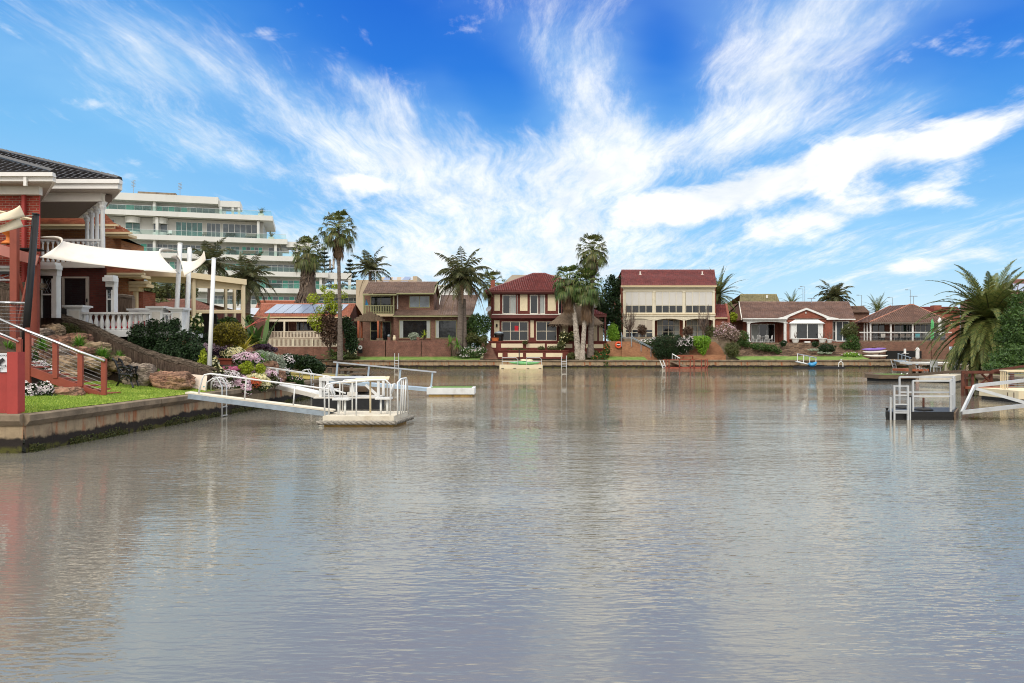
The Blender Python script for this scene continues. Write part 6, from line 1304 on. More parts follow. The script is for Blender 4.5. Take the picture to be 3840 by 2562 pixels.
# ---- brush fences
def brush_fence(label, top, gfn, thick=.22, seed=1):
    random.seed(seed); t = thing('brush_fence', label, 'fence', top[len(top)//2]-V((0, 0, 1))); rows = [[], []]; m = MB(); fine = []
    for a, b in zip(top, top[1:]):
        for j in range(8): fine.append(a.lerp(b, j/8))
    fine.append(top[-1]); f, bk = [], []
    for p in fine:
        zb = min(gfn(p.x, p.y)-.25, p.z-.25); o_ = .03*mnoise.noise(V((p.x*4, p.y, 0)))
        f.append([V((p.x, p.y+o_, zb+(p.z-.02-zb)*k/4)) for k in range(5)]); bk.append([V((p.x, p.y+thick, zb+(p.z-.02-zb)*k/4)) for k in range(5)])
    m.sheet(f); m.sheet(bk); pan = part(m, 'panel', 'brush', t)
    s_ = MB()
    for i in range(len(fine)*26):
        k = random.randrange(len(fine)-1); p = fine[k].lerp(fine[k+1], random.random()); zb = gfn(p.x, p.y); z0 = random.uniform(zb, p.z-.1); l = random.uniform(.2, .6); x = random.uniform(-.05, .05)
        s_.add([(p.x, p.y-.03, z0), (p.x+.012, p.y-.035, z0), (p.x+x+.01, p.y-.04, min(p.z, z0+l))], [(0, 1, 2)])
    part(s_, 'sticks', 'twigs', pan)
    c = MB(); c.tube([p+V((0, thick*.4, .05+.03*mnoise.noise(V((i*.7, 1, 0))))) for i, p in enumerate(fine)], [.115+.025*mnoise.noise(V((i*.9, 5, 0))) for i in range(len(fine))], 9)
    for i in range(len(fine)*16):
        k = random.randrange(len(fine)-1); p = fine[k].lerp(fine[k+1], random.random()); a = random.uniform(-.6, 2.4); d = (fine[k+1]-fine[k]).normalized(); q = p+V((0, thick*.4-math.cos(a)*.125, .05+math.sin(a)*.12)); l = random.uniform(.15, .45)
        c.add([q, q+d*l+rdir()*.06, q+d*l*.5+V((0, 0, .025))], [(0, 1, 2)])
    part(c, 'capping', 'brush_cap', t)
tp = [P(*a) for a in ((140, 1163, 28.6), (200, 1186, 28.5), (270, 1211, 28.4), (330, 1230, 28.2), (400, 1264, 28), (470, 1297, 27.8), (540, 1327, 27.6), (620, 1351, 27.4), (700, 1369, 27.2), (786, 1394, 27.05))]
brush_fence('sloping brushwood fence sweeping down from the brick house to the lawn', tp, lambda x, y: max(.95, left_z(x, 26.4)-.3))
brush_fence('upright brushwood fence behind the red steel stair frame', [P(a, 1080+3*math.sin(a*.05), 26.7) for a in range(-260, 151, 40)], lambda x, y: 2.2, seed=2)
# ---- red steel stair, frame, gate pier and sign
t = thing('stair', 'rust red steel stair with wire balustrade leading down to the lawn', 'stair', P(387, 1482, 22.2)); Y = 22.2
st = [(30, 1358), (390, 1480)]
for yy, nm in ((Y, 'stringer'), (Y+1.1, 'stringer')): part(MB().beam(P(-60, 1329, yy)+V((0, 0, -.02)), P(392, 1492 if yy == Y else 1486, yy), .06, .24), nm, 'red_steel', t)
for i in range(11): q = P(-60, 1327, Y).lerp(P(392, 1490, Y), (i+.6)/11.3); part(MB().box(q.x-.15, q.x+.15, Y+.03, Y+1.07, q.z-.02, q.z+.02), 'tread', 'red_steel', t)
pz_ = [(387, 1346, 1482), (299, 1313, 1450), (205, 1273, 1418), (102, 1229, 1440)]
for x, a, b in pz_: part(MB().pbox(x-9, a, x+9, b, Y-.06, .09), 'post', 'red_steel', t)
part(MB().tube([P(-80, 1162, Y-.1), P(95, 1239, Y-.1), P(205, 1281, Y-.1), P(299, 1320, Y-.1), P(392, 1354, Y-.1)], .04, 8), 'handrail', 'chrome', t, True)
m = MB()
for k in range(8): m.tube([P(x, a+18+k*14.5, Y) for x, a, b in pz_[::-1]]+[], .0045, 4)
part(m, 'wire', 'chrome', t)
part(MB().tube([P(-60, 1224, Y+1.1), P(70, 1283, Y+1.1)], .04, 8), 'handrail', 'chrome', t, True); part(MB().pbox(60, 1272, 78, 1368, Y+1.1, .1), 'post', 'red_steel', t)
t = thing('steel_frame', 'tall rust red steel deck frame with crossed braces before the brick house', 'frame', P(60, 1262, 25.4)); Y = 25.4
part(MB().pbox(36, 800, 62, 1330, Y, .16), 'post', 'red_steel', t); part(MB().pbox(114, 990, 138, 1290, Y+.8, .16), 'post', 'red_steel', t)
part(MB().beam(P(-120, 902, Y-.1), P(142, 978, Y+.6), .1, .34), 'deck_beam', 'pink_beam', t); part(MB().beam(P(-60, 1265, Y-.3), P(126, 1284, Y), .1, .22), 'lower_beam', 'pink_beam', t)
part(MB().beam(P(62, 1008, Y+.1), P(98, 1140, Y+.3), .05, .08), 'brace', 'red_steel', t); part(MB().beam(P(108, 1030, Y+.2), P(58, 1262, Y), .05, .1), 'brace', 'red_steel', t)
part(MB().slab([(gx(-200, Y), Y), (gx(140, Y+.8), Y+.7), (gx(140, Y+.8), Y+1.3), (gx(-200, Y), Y+1.3)], gz(925, Y), gz(920, Y)), 'deck', 'dark_room', t)
part(MB().pbox(42, 1126, 59, 1270, Y-.5, .12), 'rail_post', 'red_steel', t); part(MB().tube([P(-60, 1132, Y-.55), P(100, 1138, Y-.55)], .045, 8), 'handrail', 'chrome', t, True); m = MB()
for k in range(8): m.tube([P(-60, 1148+k*13, Y-.5), P(100, 1152+k*13, Y-.5)], .008, 4)
part(m, 'wire', 'chrome', t)
part(MB().tube([P(-60, 780, Y), P(55, 806, Y), P(124, 824, Y+.1)], .035, 7), 'awning_pipe', 'sail_cream', t); part(MB().tube([P(-60, 819, Y+.1), P(124, 822, Y+.1)], .03, 7), 'awning_pipe', 'sail_cream', t)
single(MB().lathe(P(32, 916, 26), [(.22, 0), (.2, .06), (.08, .14), (.07, .28), (.2, .36), (.23, .5), (.17, .58), (.2, .62)], 16), 'garden_urn', 'urn_orange', 'orange urn standing on the red steel deck beam', 'urn', P(32, 916, 26), smooth=True)
t = thing('gate_pier', 'red rendered gate pier with side panel at the corner of the seawall', 'pier', (gx(20, 17.5), 17.5, .87))
part(MB().pbox(26, 1320, 66, 1556, 17.36, .26), 'pier', 'red_panel', t); part(MB().pbox(-260, 1392, 26, 1556, 17.5, .12), 'side_panel', 'red_panel', t)
s_ = thing('warning_sign', 'white security notice sign with a black camera symbol on the red gate pier', 'sign', (gx(-10, 17.4), 17.42, gz(1396, 17.4)))
part(MB().pbox(-47, 1325, 26.5, 1396, 17.47, .02), 'plate', 'sign_white', s_)
k = 17.44; m = MB().beam(P(-12, 1366, k), P(13, 1347, k), .012, .075, (0, 0, 1)); m.add([P(-16, 1362, k), P(11, 1343, k), P(14, 1350, k), P(-12, 1371, k)], [(0, 1, 2, 3)]); m.pbox(-1, 1362, 1, 1373, k, .005); m.pbox(0, 1371, 20, 1373, k+.001, .005); m.pbox(20, 1368, 21.5, 1376, k, .005); m.pbox(-40, 1378.5, 20, 1379.1, k, .005)
part(m, 'camera_symbol', 'ink', s_)
def lettering(txt, p, size, parent, mat='ink', al='CENTER', rot=(R(90), 0, 0)):
    cu = bpy.data.curves.new('lettering', 'FONT'); cu.body = txt; cu.size = size; cu.align_x = al; cu.extrude = .002; cu.materials.append(MAT[mat]); o = bpy.data.objects.new('lettering', cu); col.objects.link(o)
    me = bpy.data.meshes.new_from_object(o); bpy.data.objects.remove(o); q = bpy.data.objects.new('lettering', me); col.objects.link(q); q.parent = parent; q.location = V(p)-WORLD[parent.name]; q.rotation_euler = rot; return q
lettering('SECURITY NOTICE', P(-9, 1336, 17.45), .052, s_); lettering('SURVEILLANCE', P(-9, 1384.5, 17.45), .034, s_); lettering('IN USE ON', P(-9, 1389.5, 17.45), .03, s_); lettering('PREMISES', P(-9, 1394, 17.45), .03, s_)
# ---- rocks
BL = [('rounded tan boulder at the top of the rockery under the brush fence', 166, 237, 1217, 1264, 27.4, 'tan'), ('dark weathered boulder left of the topmost rounded boulder', 112, 192, 1232, 1268, 27.0, 'grey'),
 ('cracked purple brown boulder in the upper middle of the rockery', 175, 270, 1262, 1310, 26.6, 'red'), ('long reddish boulder with a dark hollow under the brush fence', 240, 336, 1252, 1295, 27.2, 'red'),
 ('orange boulder beside the second stair post', 120, 177, 1309, 1356, 24.9, 'red'), ('grey lichen boulder behind the second stair post', 176, 256, 1308, 1348, 25.5, 'grey'),
 ('flat topped reddish slab between the second and third stair posts', 252, 346, 1300, 1348, 25.9, 'red'), ('arched boulder left of the long strappy plant', 326, 406, 1284, 1322, 26.8, 'tan'),
 ('large layered tan boulder left of the third stair post', 180, 292, 1340, 1402, 25.1, 'tan'), ('tan boulder right of the third stair post', 306, 392, 1338, 1378, 25.6, 'tan'),
 ('big grey boulder on the lawn edge left of the iron bench', 308, 418, 1370, 1438, 26.4, 'tan'), ('tan boulder rising behind the iron bench', 398, 482, 1338, 1392, 26.4, 'tan'),
 ('low layered ledge at the foot of the rockery', 205, 300, 1396, 1428, 24.8, 'tan'), ('large smooth grey boulder right of the iron bench', 462, 578, 1368, 1446, 26.3, 'grey'),
 ('broad brown boulder on the lawn nearest the pale board', 580, 714, 1396, 1458, 26.3, 'red'), ('brown layered boulder in the shade under the stair', 185, 308, 1455, 1502, 21.8, 'red'),
 ('small pale stone left of the grey lichen boulder', 118, 152, 1290, 1318, 25.6, 'grey'), ('brown boulder beside the upper end of the white gangway', 985, 1040, 1356, 1392, 33.5, 'red'), ('grey ledge boulder below the yellow conifers', 975, 1030, 1380, 1412, 32.4, 'grey'), ('rugged dark boulder above the seawall by the white gangway', 1022, 1070, 1388, 1436, 33.6, 'red')]
for i, (l, x0, x1, y0, y1, yy, mt) in enumerate(BL):
    k = yy/F; c = P((x0+x1)/2, (y0*.46+y1*.54), yy); rx, rz = (x1-x0)/2*k*1.06, (y1-y0)/2*k*1.16
    m = MB().ball(c, (rx, max(rx*.75, rz), rz), i+2, .26, 1.7, 40, 24, None, 3.2)
    o = single(m, 'boulder', 'stone_'+mt, l, 'boulder', c-V((0, 0, rz)), 'boulders of the rockery', True)
# ---- iron bench
c = G(458, 1449, 1.105); t = thing('garden_bench', 'ornate black cast iron garden bench on the lawn', 'bench', c)
ax = V((.80, -.60, 0)); fw = V((.62, .78, 0))*-1; fw = V((.55, -.25, 0)).normalized(); ax = V((-.30, .95, 0)).normalized()    # seat faces the water to the right, length runs away from the lake
def bp(s, f, z): return c+ax*s+fw*f+V((0, 0, z))
for s in (-.55, .55):
    m = MB()
    m.tube([bp(s, .52, .42), bp(s, .58, .36), bp(s, .55, .18), bp(s, .66, 0)], [.04, .045, .03, .035], 7); m.tube([bp(s, 0, .42), bp(s, .02, .22), bp(s, -.12, 0)], [.035, .03, .035], 7)
    m.tube([bp(s, .02, .38), bp(s, -.06, .62), bp(s, -.2, .86), bp(s, -.3, .9), bp(s, -.32, .84)], [.035, .032, .035, .045, .02], 7)
    m.tube([bp(s, -.05, .62), bp(s, .2, .68), bp(s, .42, .62), bp(s, .56, .64), bp(s, .58, .56)], [.03, .035, .03, .045, .02], 7); m.tube([bp(s, .5, .42), bp(s, .52, .52), bp(s, .5, .6)], .03, 6); m.tube([bp(s, -.02, .42), bp(s, .54, .40)], .035, 6)
    for k in range(8): a = k*.785; m.tube([bp(s, .25+.11*math.cos(a), .53+.07*math.sin(a)), bp(s, .25+.11*math.cos(a+.785), .53+.07*math.sin(a+.785))], .014, 5)
    for f in (.08, .42): m.tube([bp(s, f-.05, .42), bp(s, f+.04, .53), bp(s, f-.05, .62)], .014, 5); m.tube([bp(s, f, .4), bp(s, f*.5+.14, .27), bp(s, f-.02, .2)], .016, 5)
    m.tube([bp(s, 0, .25), bp(s, .28, .36), bp(s, .56, .24)], .02, 6)
    part(m, 'end_frame', 'black_iron', t)
for f in (.06, .16, .26, .36, .46, .54): part(MB().beam(bp(-.55, f, .43), bp(.55, f, .43), .075, .025), 'seat_slat', 'black', t)
for i, z in enumerate((.54, .63, .72, .81)): part(MB().beam(bp(-.55, -.03-.055*i, z), bp(.55, -.03-.055*i, z), .02, .07), 'back_slat', 'black', t)
t = thing('garden_light', 'small garden light stake on the lawn between the last stair posts', 'garden light', G(358, 1446, 1.03)); q = G(358, 1446, 1.03); part(MB().tube([q, q+V((0, 0, .14))], .012, 6), 'stake', 'white', t); part(MB().lathe(q+V((0, 0, .12)), [(.03, 0), (.075, .03), (.07, .045)], 10), 'hood', 'black', t)
t = thing('board', 'pale plasterboard sheet leaning at the end of the brush fence', 'board', P(725, 1466, 26.9)); part(MB().add([P(668, 1399, 27), P(777, 1409, 26.85), P(772, 1466, 26.5), P(715, 1453, 26.7), P(668, 1399, 27.03), P(777, 1409, 26.88), P(772, 1466, 26.53), P(715, 1453, 26.73)], [(3, 2, 1, 0), (4, 5, 6, 7), (0, 1, 5, 4), (1, 2, 6, 5), (2, 3, 7, 6), (3, 0, 4, 7)]), 'sheet', 'board', t); part(MB().pbox(762, 1448, 767, 1453, 26.5, .01), 'label_patch', 'teal_cloth', t)
# ---- garden planting of the near shore
NEAR = [
 ('big glossy dark green shrub in front of the white terrace', 'shrub', 'shrub', [(540, 1275, 28.8, 58, 62), (620, 1270, 28.8, 60, 70), (700, 1300, 28.6, 56, 66), (650, 1330, 28.3, 80, 50), (655, 1225, 29, 22, 34), (735, 1335, 28.2, 38, 50), (520, 1250, 29, 36, 40), (580, 1225, 29, 30, 28)], 15000, .052, 'leaf_dark', None),
 ('dome topped tree clipped like a mushroom above the flower beds', 'tree', 'topiary_tree', [(858, 1248, 31.5, 62, 42), (830, 1262, 31.5, 40, 36), (888, 1262, 31.5, 38, 34)], 9000, .05, 'leaf_gold', None),
 ('mound of pale yellow daisies under the mushroom tree', 'flower bush', 'flowering_bush', [(880, 1335, 31.2, 46, 32)], 2200, .04, 'leaf_mid', ('petal_yellow', 1150, .026)),
 ('mound of pink daisies at the top of the flower bank', 'flower bush', 'flowering_bush', [(930, 1350, 30.6, 54, 30)], 2400, .04, 'leaf_mid', ('petal_pink', 1700, .027)),
 ('mauve flower bush in the shade behind the mushroom tree trunk', 'flower bush', 'flowering_bush', [(825, 1315, 32.2, 42, 30), (780, 1320, 32.4, 30, 30)], 2400, .045, 'leaf_purple', ('petal_pink', 420, .034)),
 ('magenta flowers in the middle of the flower bank', 'flower bush', 'flowering_bush', [(860, 1388, 29.8, 46, 14)], 900, .035, 'leaf_mid', ('petal_magenta', 800, .03)),
 ('wide drift of mixed pink and cream flowers along the seawall', 'flower bush', 'flowering_bush', [(735, 1425, 27.8, 36, 30), (795, 1430, 28.2, 50, 34), (850, 1415, 28.8, 50, 26), (820, 1450, 28, 60, 22)], 5000, .036, 'leaf_olive', ('petal_white', 2300, .025)),
 ('pink flowers cascading over the seawall beside the gangway rail', 'flower bush', 'flowering_bush', [(902, 1445, 28.9, 38, 32), (925, 1462, 28.6, 20, 20)], 1900, .036, 'leaf_mid', ('petal_pink', 1500, .027)),
 ('yellow and red flowers spilling over the seawall', 'flower bush', 'flowering_bush', [(962, 1430, 29.6, 46, 30), (985, 1445, 29.6, 30, 22)], 2200, .036, 'leaf_mid', ('petal_yellow', 1300, .027)),
 ('rust red flower clump between the yellow blooms', 'flower bush', 'flowering_bush', [(950, 1438, 29.2, 26, 22), (772, 1445, 27.4, 16, 12)], 500, .034, 'leaf_bronze', ('petal_red', 620, .027)),
 ('pink flower drift behind the white gangway post', 'flower bush', 'flowering_bush', [(1000, 1410, 30.6, 46, 24), (1028, 1430, 30.8, 30, 22), (960, 1395, 30.6, 40, 18)], 2600, .036, 'leaf_olive', ('petal_pink', 1700, .027)),
 ('larger golden green dwarf conifer on the flower bank', 'conifer', 'dwarf_conifer', [(922, 1382, 29.8, 30, 20), (930, 1368, 29.8, 16, 14)], 2400, .04, 'leaf_lime', None),
 ('smaller golden green dwarf conifer on the flower bank', 'conifer', 'dwarf_conifer', [(976, 1386, 30, 20, 22)], 1500, .04, 'leaf_lime', None),
 ('golden conifer foliage at the foot of the lakeside white post', 'conifer', 'dwarf_conifer', [(762, 1345, 27.6, 14, 36), (752, 1370, 27.5, 18, 22)], 1300, .045, 'leaf_lime', None),
 ('grey green rose bush between the lakeside post and the wooden planter', 'shrub', 'shrub', [(800, 1370, 28.6, 22, 34), (815, 1395, 28.4, 24, 20)], 1500, .045, 'leaf_olive', ('petal_yellow', 30, .05)),
 ('silver leaved bush rounding down above the dry lawn', 'shrub', 'silver_shrub', [(1000, 1345, 34, 46, 26), (1040, 1370, 34, 30, 40), (975, 1330, 34.4, 26, 16)], 4200, .05, 'leaf_silver', None),
 ('dark shrub dotted with white daisies next to the silver bush', 'flower bush', 'flowering_bush', [(1078, 1362, 35.5, 26, 34), (1065, 1400, 34.6, 26, 22)], 2400, .05, 'leaf_dark', ('petal_white', 240, .035)),
 ('long rounded green hedge at the bend of the left shore', 'hedge', 'hedge', [(1110, 1355, 40, 34, 26), (1150, 1365, 40, 46, 32), (1185, 1380, 40, 34, 28), (1080, 1345, 40, 28, 18)], 7000, .07, 'leaf_dark', None),
 ('green trailing plant hanging over the seawall below the dry lawn', 'plant', 'trailing_plant', [(1100, 1425, 34.2, 32, 14), (1128, 1440, 34.3, 14, 26), (1075, 1415, 34, 24, 10)], 1800, .045, 'leaf_mid', ('petal_pink', 60, .03)),
 ('purple leaved groundcover bank below the slatted fence', 'shrub', 'shrub', [(985, 1300, 38, 34, 14), (1010, 1312, 38, 30, 12), (960, 1290, 38, 22, 14)], 2400, .06, 'leaf_purple', None),
 ('tall yellow flowering bush behind the middle white post', 'shrub', 'flowering_shrub', [(700, 1210, 31, 16, 44), (735, 1225, 31, 26, 40), (745, 1200, 31, 14, 24)], 1800, .06, 'leaf_mid', ('petal_yellow', 60, .07)),
 ('white flowered bush in the shade under the stair', 'flower bush', 'flowering_bush', [(105, 1482, 20.6, 42, 46), (165, 1474, 21.0, 36, 42)], 4200, .034, 'leaf_dark', ('petal_white', 420, .026)),
 ('white alyssum groundcover between the stair posts and the rocks', 'flower bush', 'flowering_groundcover', [(150, 1375, 24.2, 34, 24), (195, 1400, 24.0, 28, 18), (128, 1340, 24.4, 18, 26)], 2200, .03, 'leaf_mid', ('petal_white', 900, .022)),
 ('ivy patch growing over the brush fence', 'plant', 'ivy', [(255, 1232, 28.1, 40, 20, .12), (290, 1258, 28, 36, 24, .12)], 1300, .04, 'leaf_olive', None),
 ('dark bushes in the gap behind the topiary and the sail post', 'shrub', 'shrub', [(800, 1310, 33, 40, 50), (845, 1330, 33.5, 46, 40), (770, 1300, 33.2, 20, 50)], 3600, .06, 'leaf_dark', None),
 ('green shrubbery behind the pergola posts', 'shrub', 'shrub', [(860, 1215, 43, 36, 26), (930, 1215, 43, 26, 30), (800, 1225, 44, 40, 30)], 3000, .09, 'leaf_mid', None),
 ('dusty trees behind the pergola and the plum tiled roof', 'tree', 'background_tree', [(560, 1100, 76, 60, 40), (690, 1095, 76, 50, 44), (600, 1150, 74, 60, 30)], 5200, .16, 'leaf_olive', None),
]
for i, (l, cat, nm, lobes, n, s_, mt, fl_) in enumerate(NEAR):
    q = lobes[0]; st = ()
    if nm == 'topiary_tree': st = [(P(852, 1352, 31.5), P(856, 1265, 31.5), .1)]
    if nm == 'background_tree': st = [(P(600, 1300, 75), P(610, 1130, 75), .3)]
    broadleaf(l, cat, nm, lobes, n, s_, mt, P(q[0], max(a[1]+a[4] for a in lobes), q[2]), st, flowers=fl_, seed=200+i, lump=.3 if cat != 'tree' else .12)
t = thing('planter_box', 'dark red wooden planter beneath the mushroom tree', 'planter', P(840, 1368, 30.8)); part(MB().pbox(812, 1350, 868, 1368, 30.8, .5), 'box', 'red_wood', t); part(MB().pbox(808, 1344, 872, 1350, 30.8, .6, .05), 'rim', 'red_wood', t)
def strap(label, px, py, Y, L, n, mat, seed, w=.018, name='strap_plant', e0=.3, e1=1.45, curl=1.1):
    random.seed(seed); single(blades(MB(), P(px, py, Y), n, L, w, e0, e1, curl), name, mat, label, 'plant', P(px, py, Y), 'strap leaved plants' if name == 'strap_plant' else None)
strap('strappy green clump beside the orange boulder', 157, 1312, 24.8, .5, 130, 'leaf_agap', 1); strap('strappy green clump below the long reddish boulder', 298, 1300, 26, .5, 130, 'leaf_agap', 2); strap('widest strappy green clump, above the tan boulder', 385, 1350, 26, .55, 240, 'leaf_agap', 3)
strap('low strappy clump behind the iron bench', 447, 1350, 26.9, .42, 90, 'leaf_agap', 4); strap('strappy clump glimpsed left of the stair behind the gate pier', 28, 1322, 24.6, .5, 150, 'leaf_agap', 5); strap('small tuft between the two lawn boulders', 598, 1404, 26.5, .22, 50, 'leaf_agap', 6)
strap('bright green strap leaves beside the silver bush', 978, 1362, 32.6, .62, 110, 'leaf_agap', 7, .025); strap('yellow sword leaved flax fanning above the daisies', 905, 1318, 31.8, .95, 34, 'leaf_yellow', 8, .06, 'flax_plant', .35, 1.5, .35)
strap('grassy tuft at the seawall edge beside the ladder', 790, 1470, 26.9, .4, 80, 'leaf_olive', 9)
random.seed(31); t = thing('bird_of_paradise', 'large paddle leaved plant left of the bungalow fences', 'plant', P(965, 1300, 36)); m = MB()
for i in range(24): blades(m, P(965+random.uniform(-25, 25), 1290, 36), 1, random.uniform(1.0, 1.9), .16, .5, 1.4, .7)
part(m, 'leaves', 'leaf_mid', t)
t = thing('flower_spike', 'long coral red flower spikes leaning right over the paddle leaves', 'flower', P(918, 1232, 34)); m, fm = MB(), MB(); random.seed(32)
for b_, e_ in (((918, 1236), (1003, 1180)), ((916, 1230), (1006, 1196))):
    a, b = P(*b_, 34), P(*e_, 34.3); m.tube([a, a.lerp(b, .5)+V((0, 0, .04)), b], [.011, .010, .006], 5)
    for i in range(46): q = a.lerp(b, random.uniform(.3, 1.05)); leafquad(fm, q+rdir()*random.uniform(.02, .15), rdir(), .026, .4)
part(m, 'stalk', 'petal_coral', t); part(fm, 'flowers', 'petal_coral', t)
# ================================================================== JETTIES AND PONTOONS
def tb(pts, r, mat, name, par, n=7): return part(MB().tube(pts, r, n), name, mat, par, True)
# ---- cream pontoon with rails and seats (nearest)
Y0 = 23.1; t = thing('pontoon', 'cream pontoon with pipe rails and a thick rope fender, nearest the left shore', 'pontoon', (-4.6, 24, 0))
pc = [(-5.70, 23.12), (-3.56, 23.12), (-3.38, 24.9), (-5.62, 25.2)]; part(MB().slab(pc, .16, .32), 'deck', 'mildew_white', t)
ins = lambda k: [(-4.6+(x+4.6)*k, 24.05+(y-24.05)*k) for x, y in pc]
part(MB().slab(ins(.97), -.25, .16), 'float', 'float_yellow', t)
def rope(par, pts, z, r, name='rope_fender'):
    m = MB(); n = len(pts)
    for a, b in zip(pts, pts[1:]):
        a, b = V((*a, z)), V((*b, z)); L = (b-a).length; d = (b-a).normalized(); u = V((-d.y, d.x, 0)); k = max(6, int(L/.05))
        for ph in (0, 2.09, 4.19): m.tube([a+d*L*i/k+(u*math.cos(i*.62+ph)+V((0, 0, 1))*math.sin(i*.62+ph))*r*.5 for i in range(k+1)], r*.55, 6)
    part(m, name, 'rope', par, True)
rope(t, [(-5.86, 23.02), (-3.5, 23.0), (-3.22, 24.9)], .13, .07)
zd = .32
def q3(x, y, z): return V((x, y, zd+z))
tb([q3(-5.66, 23.2, 0), q3(-5.66, 23.2, .85), q3(-5.6, 23.22, .95), q3(-5.4, 23.25, 1.0), q3(-4.2, 23.35, 1.08), q3(-3.85, 23.35, 1.08), q3(-3.7, 23.35, .95), q3(-3.7, 23.35, 0)], .025, 'white', 'rail', t)
for x in (-4.72, ): tb([q3(x, 23.28, 0), q3(x, 23.3, 1.04)], .024, 'white', 'rail_post', t)
tb([q3(-5.6, 25.0, 0), q3(-5.6, 25.0, .9), q3(-5.45, 25, 1.0), q3(-4.2, 24.95, 1.1), q3(-4.05, 24.95, 1.0), q3(-4.05, 24.95, 0)], .025, 'white', 'rail', t)
for x in (-5.2, -4.6): tb([q3(x, 25, 0), q3(x, 25, 1.0)], .022, 'white', 'rail_post', t)
tb([q3(-5.6, 23.5, 0), q3(-5.6, 23.5, .9), q3(-5.5, 24.4, .98), q3(-5.45, 24.7, .9), q3(-5.45, 24.7, 0)], .022, 'white', 'rail', t)
tb([q3(-3.5, 23.5, 0), q3(-3.5, 23.5, 1.0), q3(-3.42, 23.7, 1.1), q3(-3.36, 24.4, 1.1), q3(-3.36, 24.6, 1.0), q3(-3.34, 24.75, 0)], .026, 'white', 'rail', t)
for y_ in (23.75, 24.0, 24.3): tb([q3(-3.45+.1*(y_-23.7), y_, 0), q3(-3.42+.1*(y_-23.7), y_, 1.08)], .022, 'white', 'rail_post', t)
def pont_seat(x, y, sg, label):
    s_ = thing('pedestal_chair', label, 'chair', q3(x, y, 0), 'seats on the cream pontoon')
    part(MB().box(x-.25, x+.25, y-.2, y+.2, zd+.46, zd+.52), 'seat', 'white', s_); tb([q3(x-.2*sg, y, .5), q3(x-.27*sg, y, .75)], .02, 'white', 'bracket', s_)
    part(MB().sheet([[q3(x-(.26+.05*k-.05*abs(j-2)*.3)*sg, y+(j-2)*.1, .62+k*.16) for j in range(5)] for k in range(3)]), 'backrest', 'white', s_, True).modifiers.new('thickness', 'SOLIDIFY').thickness = .04
    for k in (-.1, .1): tb([q3(x+k, y, 0), q3(x+k, y, .46)], .035, 'white', 'leg', s_)
pont_seat(-5.22, 23.55, 1, 'white pedestal seat at the gangway end of the cream pontoon'); pont_seat(-3.98, 23.9, -1, 'white pedestal seat at the open water end of the cream pontoon')
s_ = thing('pontoon_table', 'cream fold down table on a single post on the cream pontoon', 'table', q3(-4.45, 24.4, 0)); part(MB().add([q3(-5.35, 24.1, .98), q3(-3.85, 24.0, 1.1), q3(-3.95, 24.8, 1.14), q3(-5.0, 24.8, 1.08), q3(-5.35, 24.1, .94), q3(-3.85, 24.0, 1.06), q3(-3.95, 24.8, 1.1), q3(-5.0, 24.8, 1.04)], [(0, 1, 2, 3), (7, 6, 5, 4), (0, 4, 5, 1), (1, 5, 6, 2), (2, 6, 7, 3), (3, 7, 4, 0)]), 'tabletop', 'cream_panel', s_); tb([q3(-4.5, 24.4, 0), q3(-4.5, 24.4, 1.05)], .03, 'cream_panel', 'post', s_)
t = thing('gangway', 'narrow cream gangway with a curved pipe rail to the cream pontoon', 'gangway', V((-9.96, 23.6, .95))); a, b = V((-10.0, 23.7, 1.0)), V((-5.55, 24.0, .42))
part(MB().beam(a, b, .5, .05), 'deck', 'mildew_white', t); part(MB().beam(a+V((.1, -.22, -.1)), b+V((-.1, -.22, -.1)), .06, .15), 'side_beam', 'galv', t); part(MB().beam(a+V((.1, .22, -.1)), b+V((-.1, .22, -.1)), .06, .15), 'side_beam', 'galv', t)
rr = lambda u, z: a.lerp(b, u)+V((0, -.22, z))
tb([rr(.09, 0), rr(.115, .5), rr(.13, .62), rr(.17, .68), rr(.4, .67), rr(1.0, .66), rr(1.09, .6)], .027, 'white', 'rail', t)
for u in (.40, .73): tb([rr(u, 0), rr(u+.012, .67)], .022, 'white', 'rail_post', t)
def pool_ladder(label, px, yt, yb, Y, dy=.42, z1=-.5, wloop=.42):
    t = thing('ladder', label, 'ladder', V((gx(px, Y), Y, 0))); x = gx(px, Y); zt = gz(yt, Y)
    for k in (0, dy): tb([V((x-wloop-.12, Y+k, .85)), V((x-wloop-.1, Y+k, zt-.15)), V((x-wloop*.75, Y+k, zt-.02)), V((x-wloop*.4, Y+k, zt)), V((x-.12, Y+k, zt-.08)), V((x, Y+k, zt-.28)), V((x, Y+k, z1))], .026, 'steel', 'side_rail', t)
    for z in (.05, .35, .65): part(MB().box(x-.04, x+.04, Y, Y+dy, z-.015, z+.015), 'rung', 'steel', t)
pool_ladder('stainless ladder curving over the seawall by the flower bank', 832, 1418, 1560, 26.3); pool_ladder('stainless ladder at the seawall beside the dry lawn', 1166, 1386, 1500, 36.0)
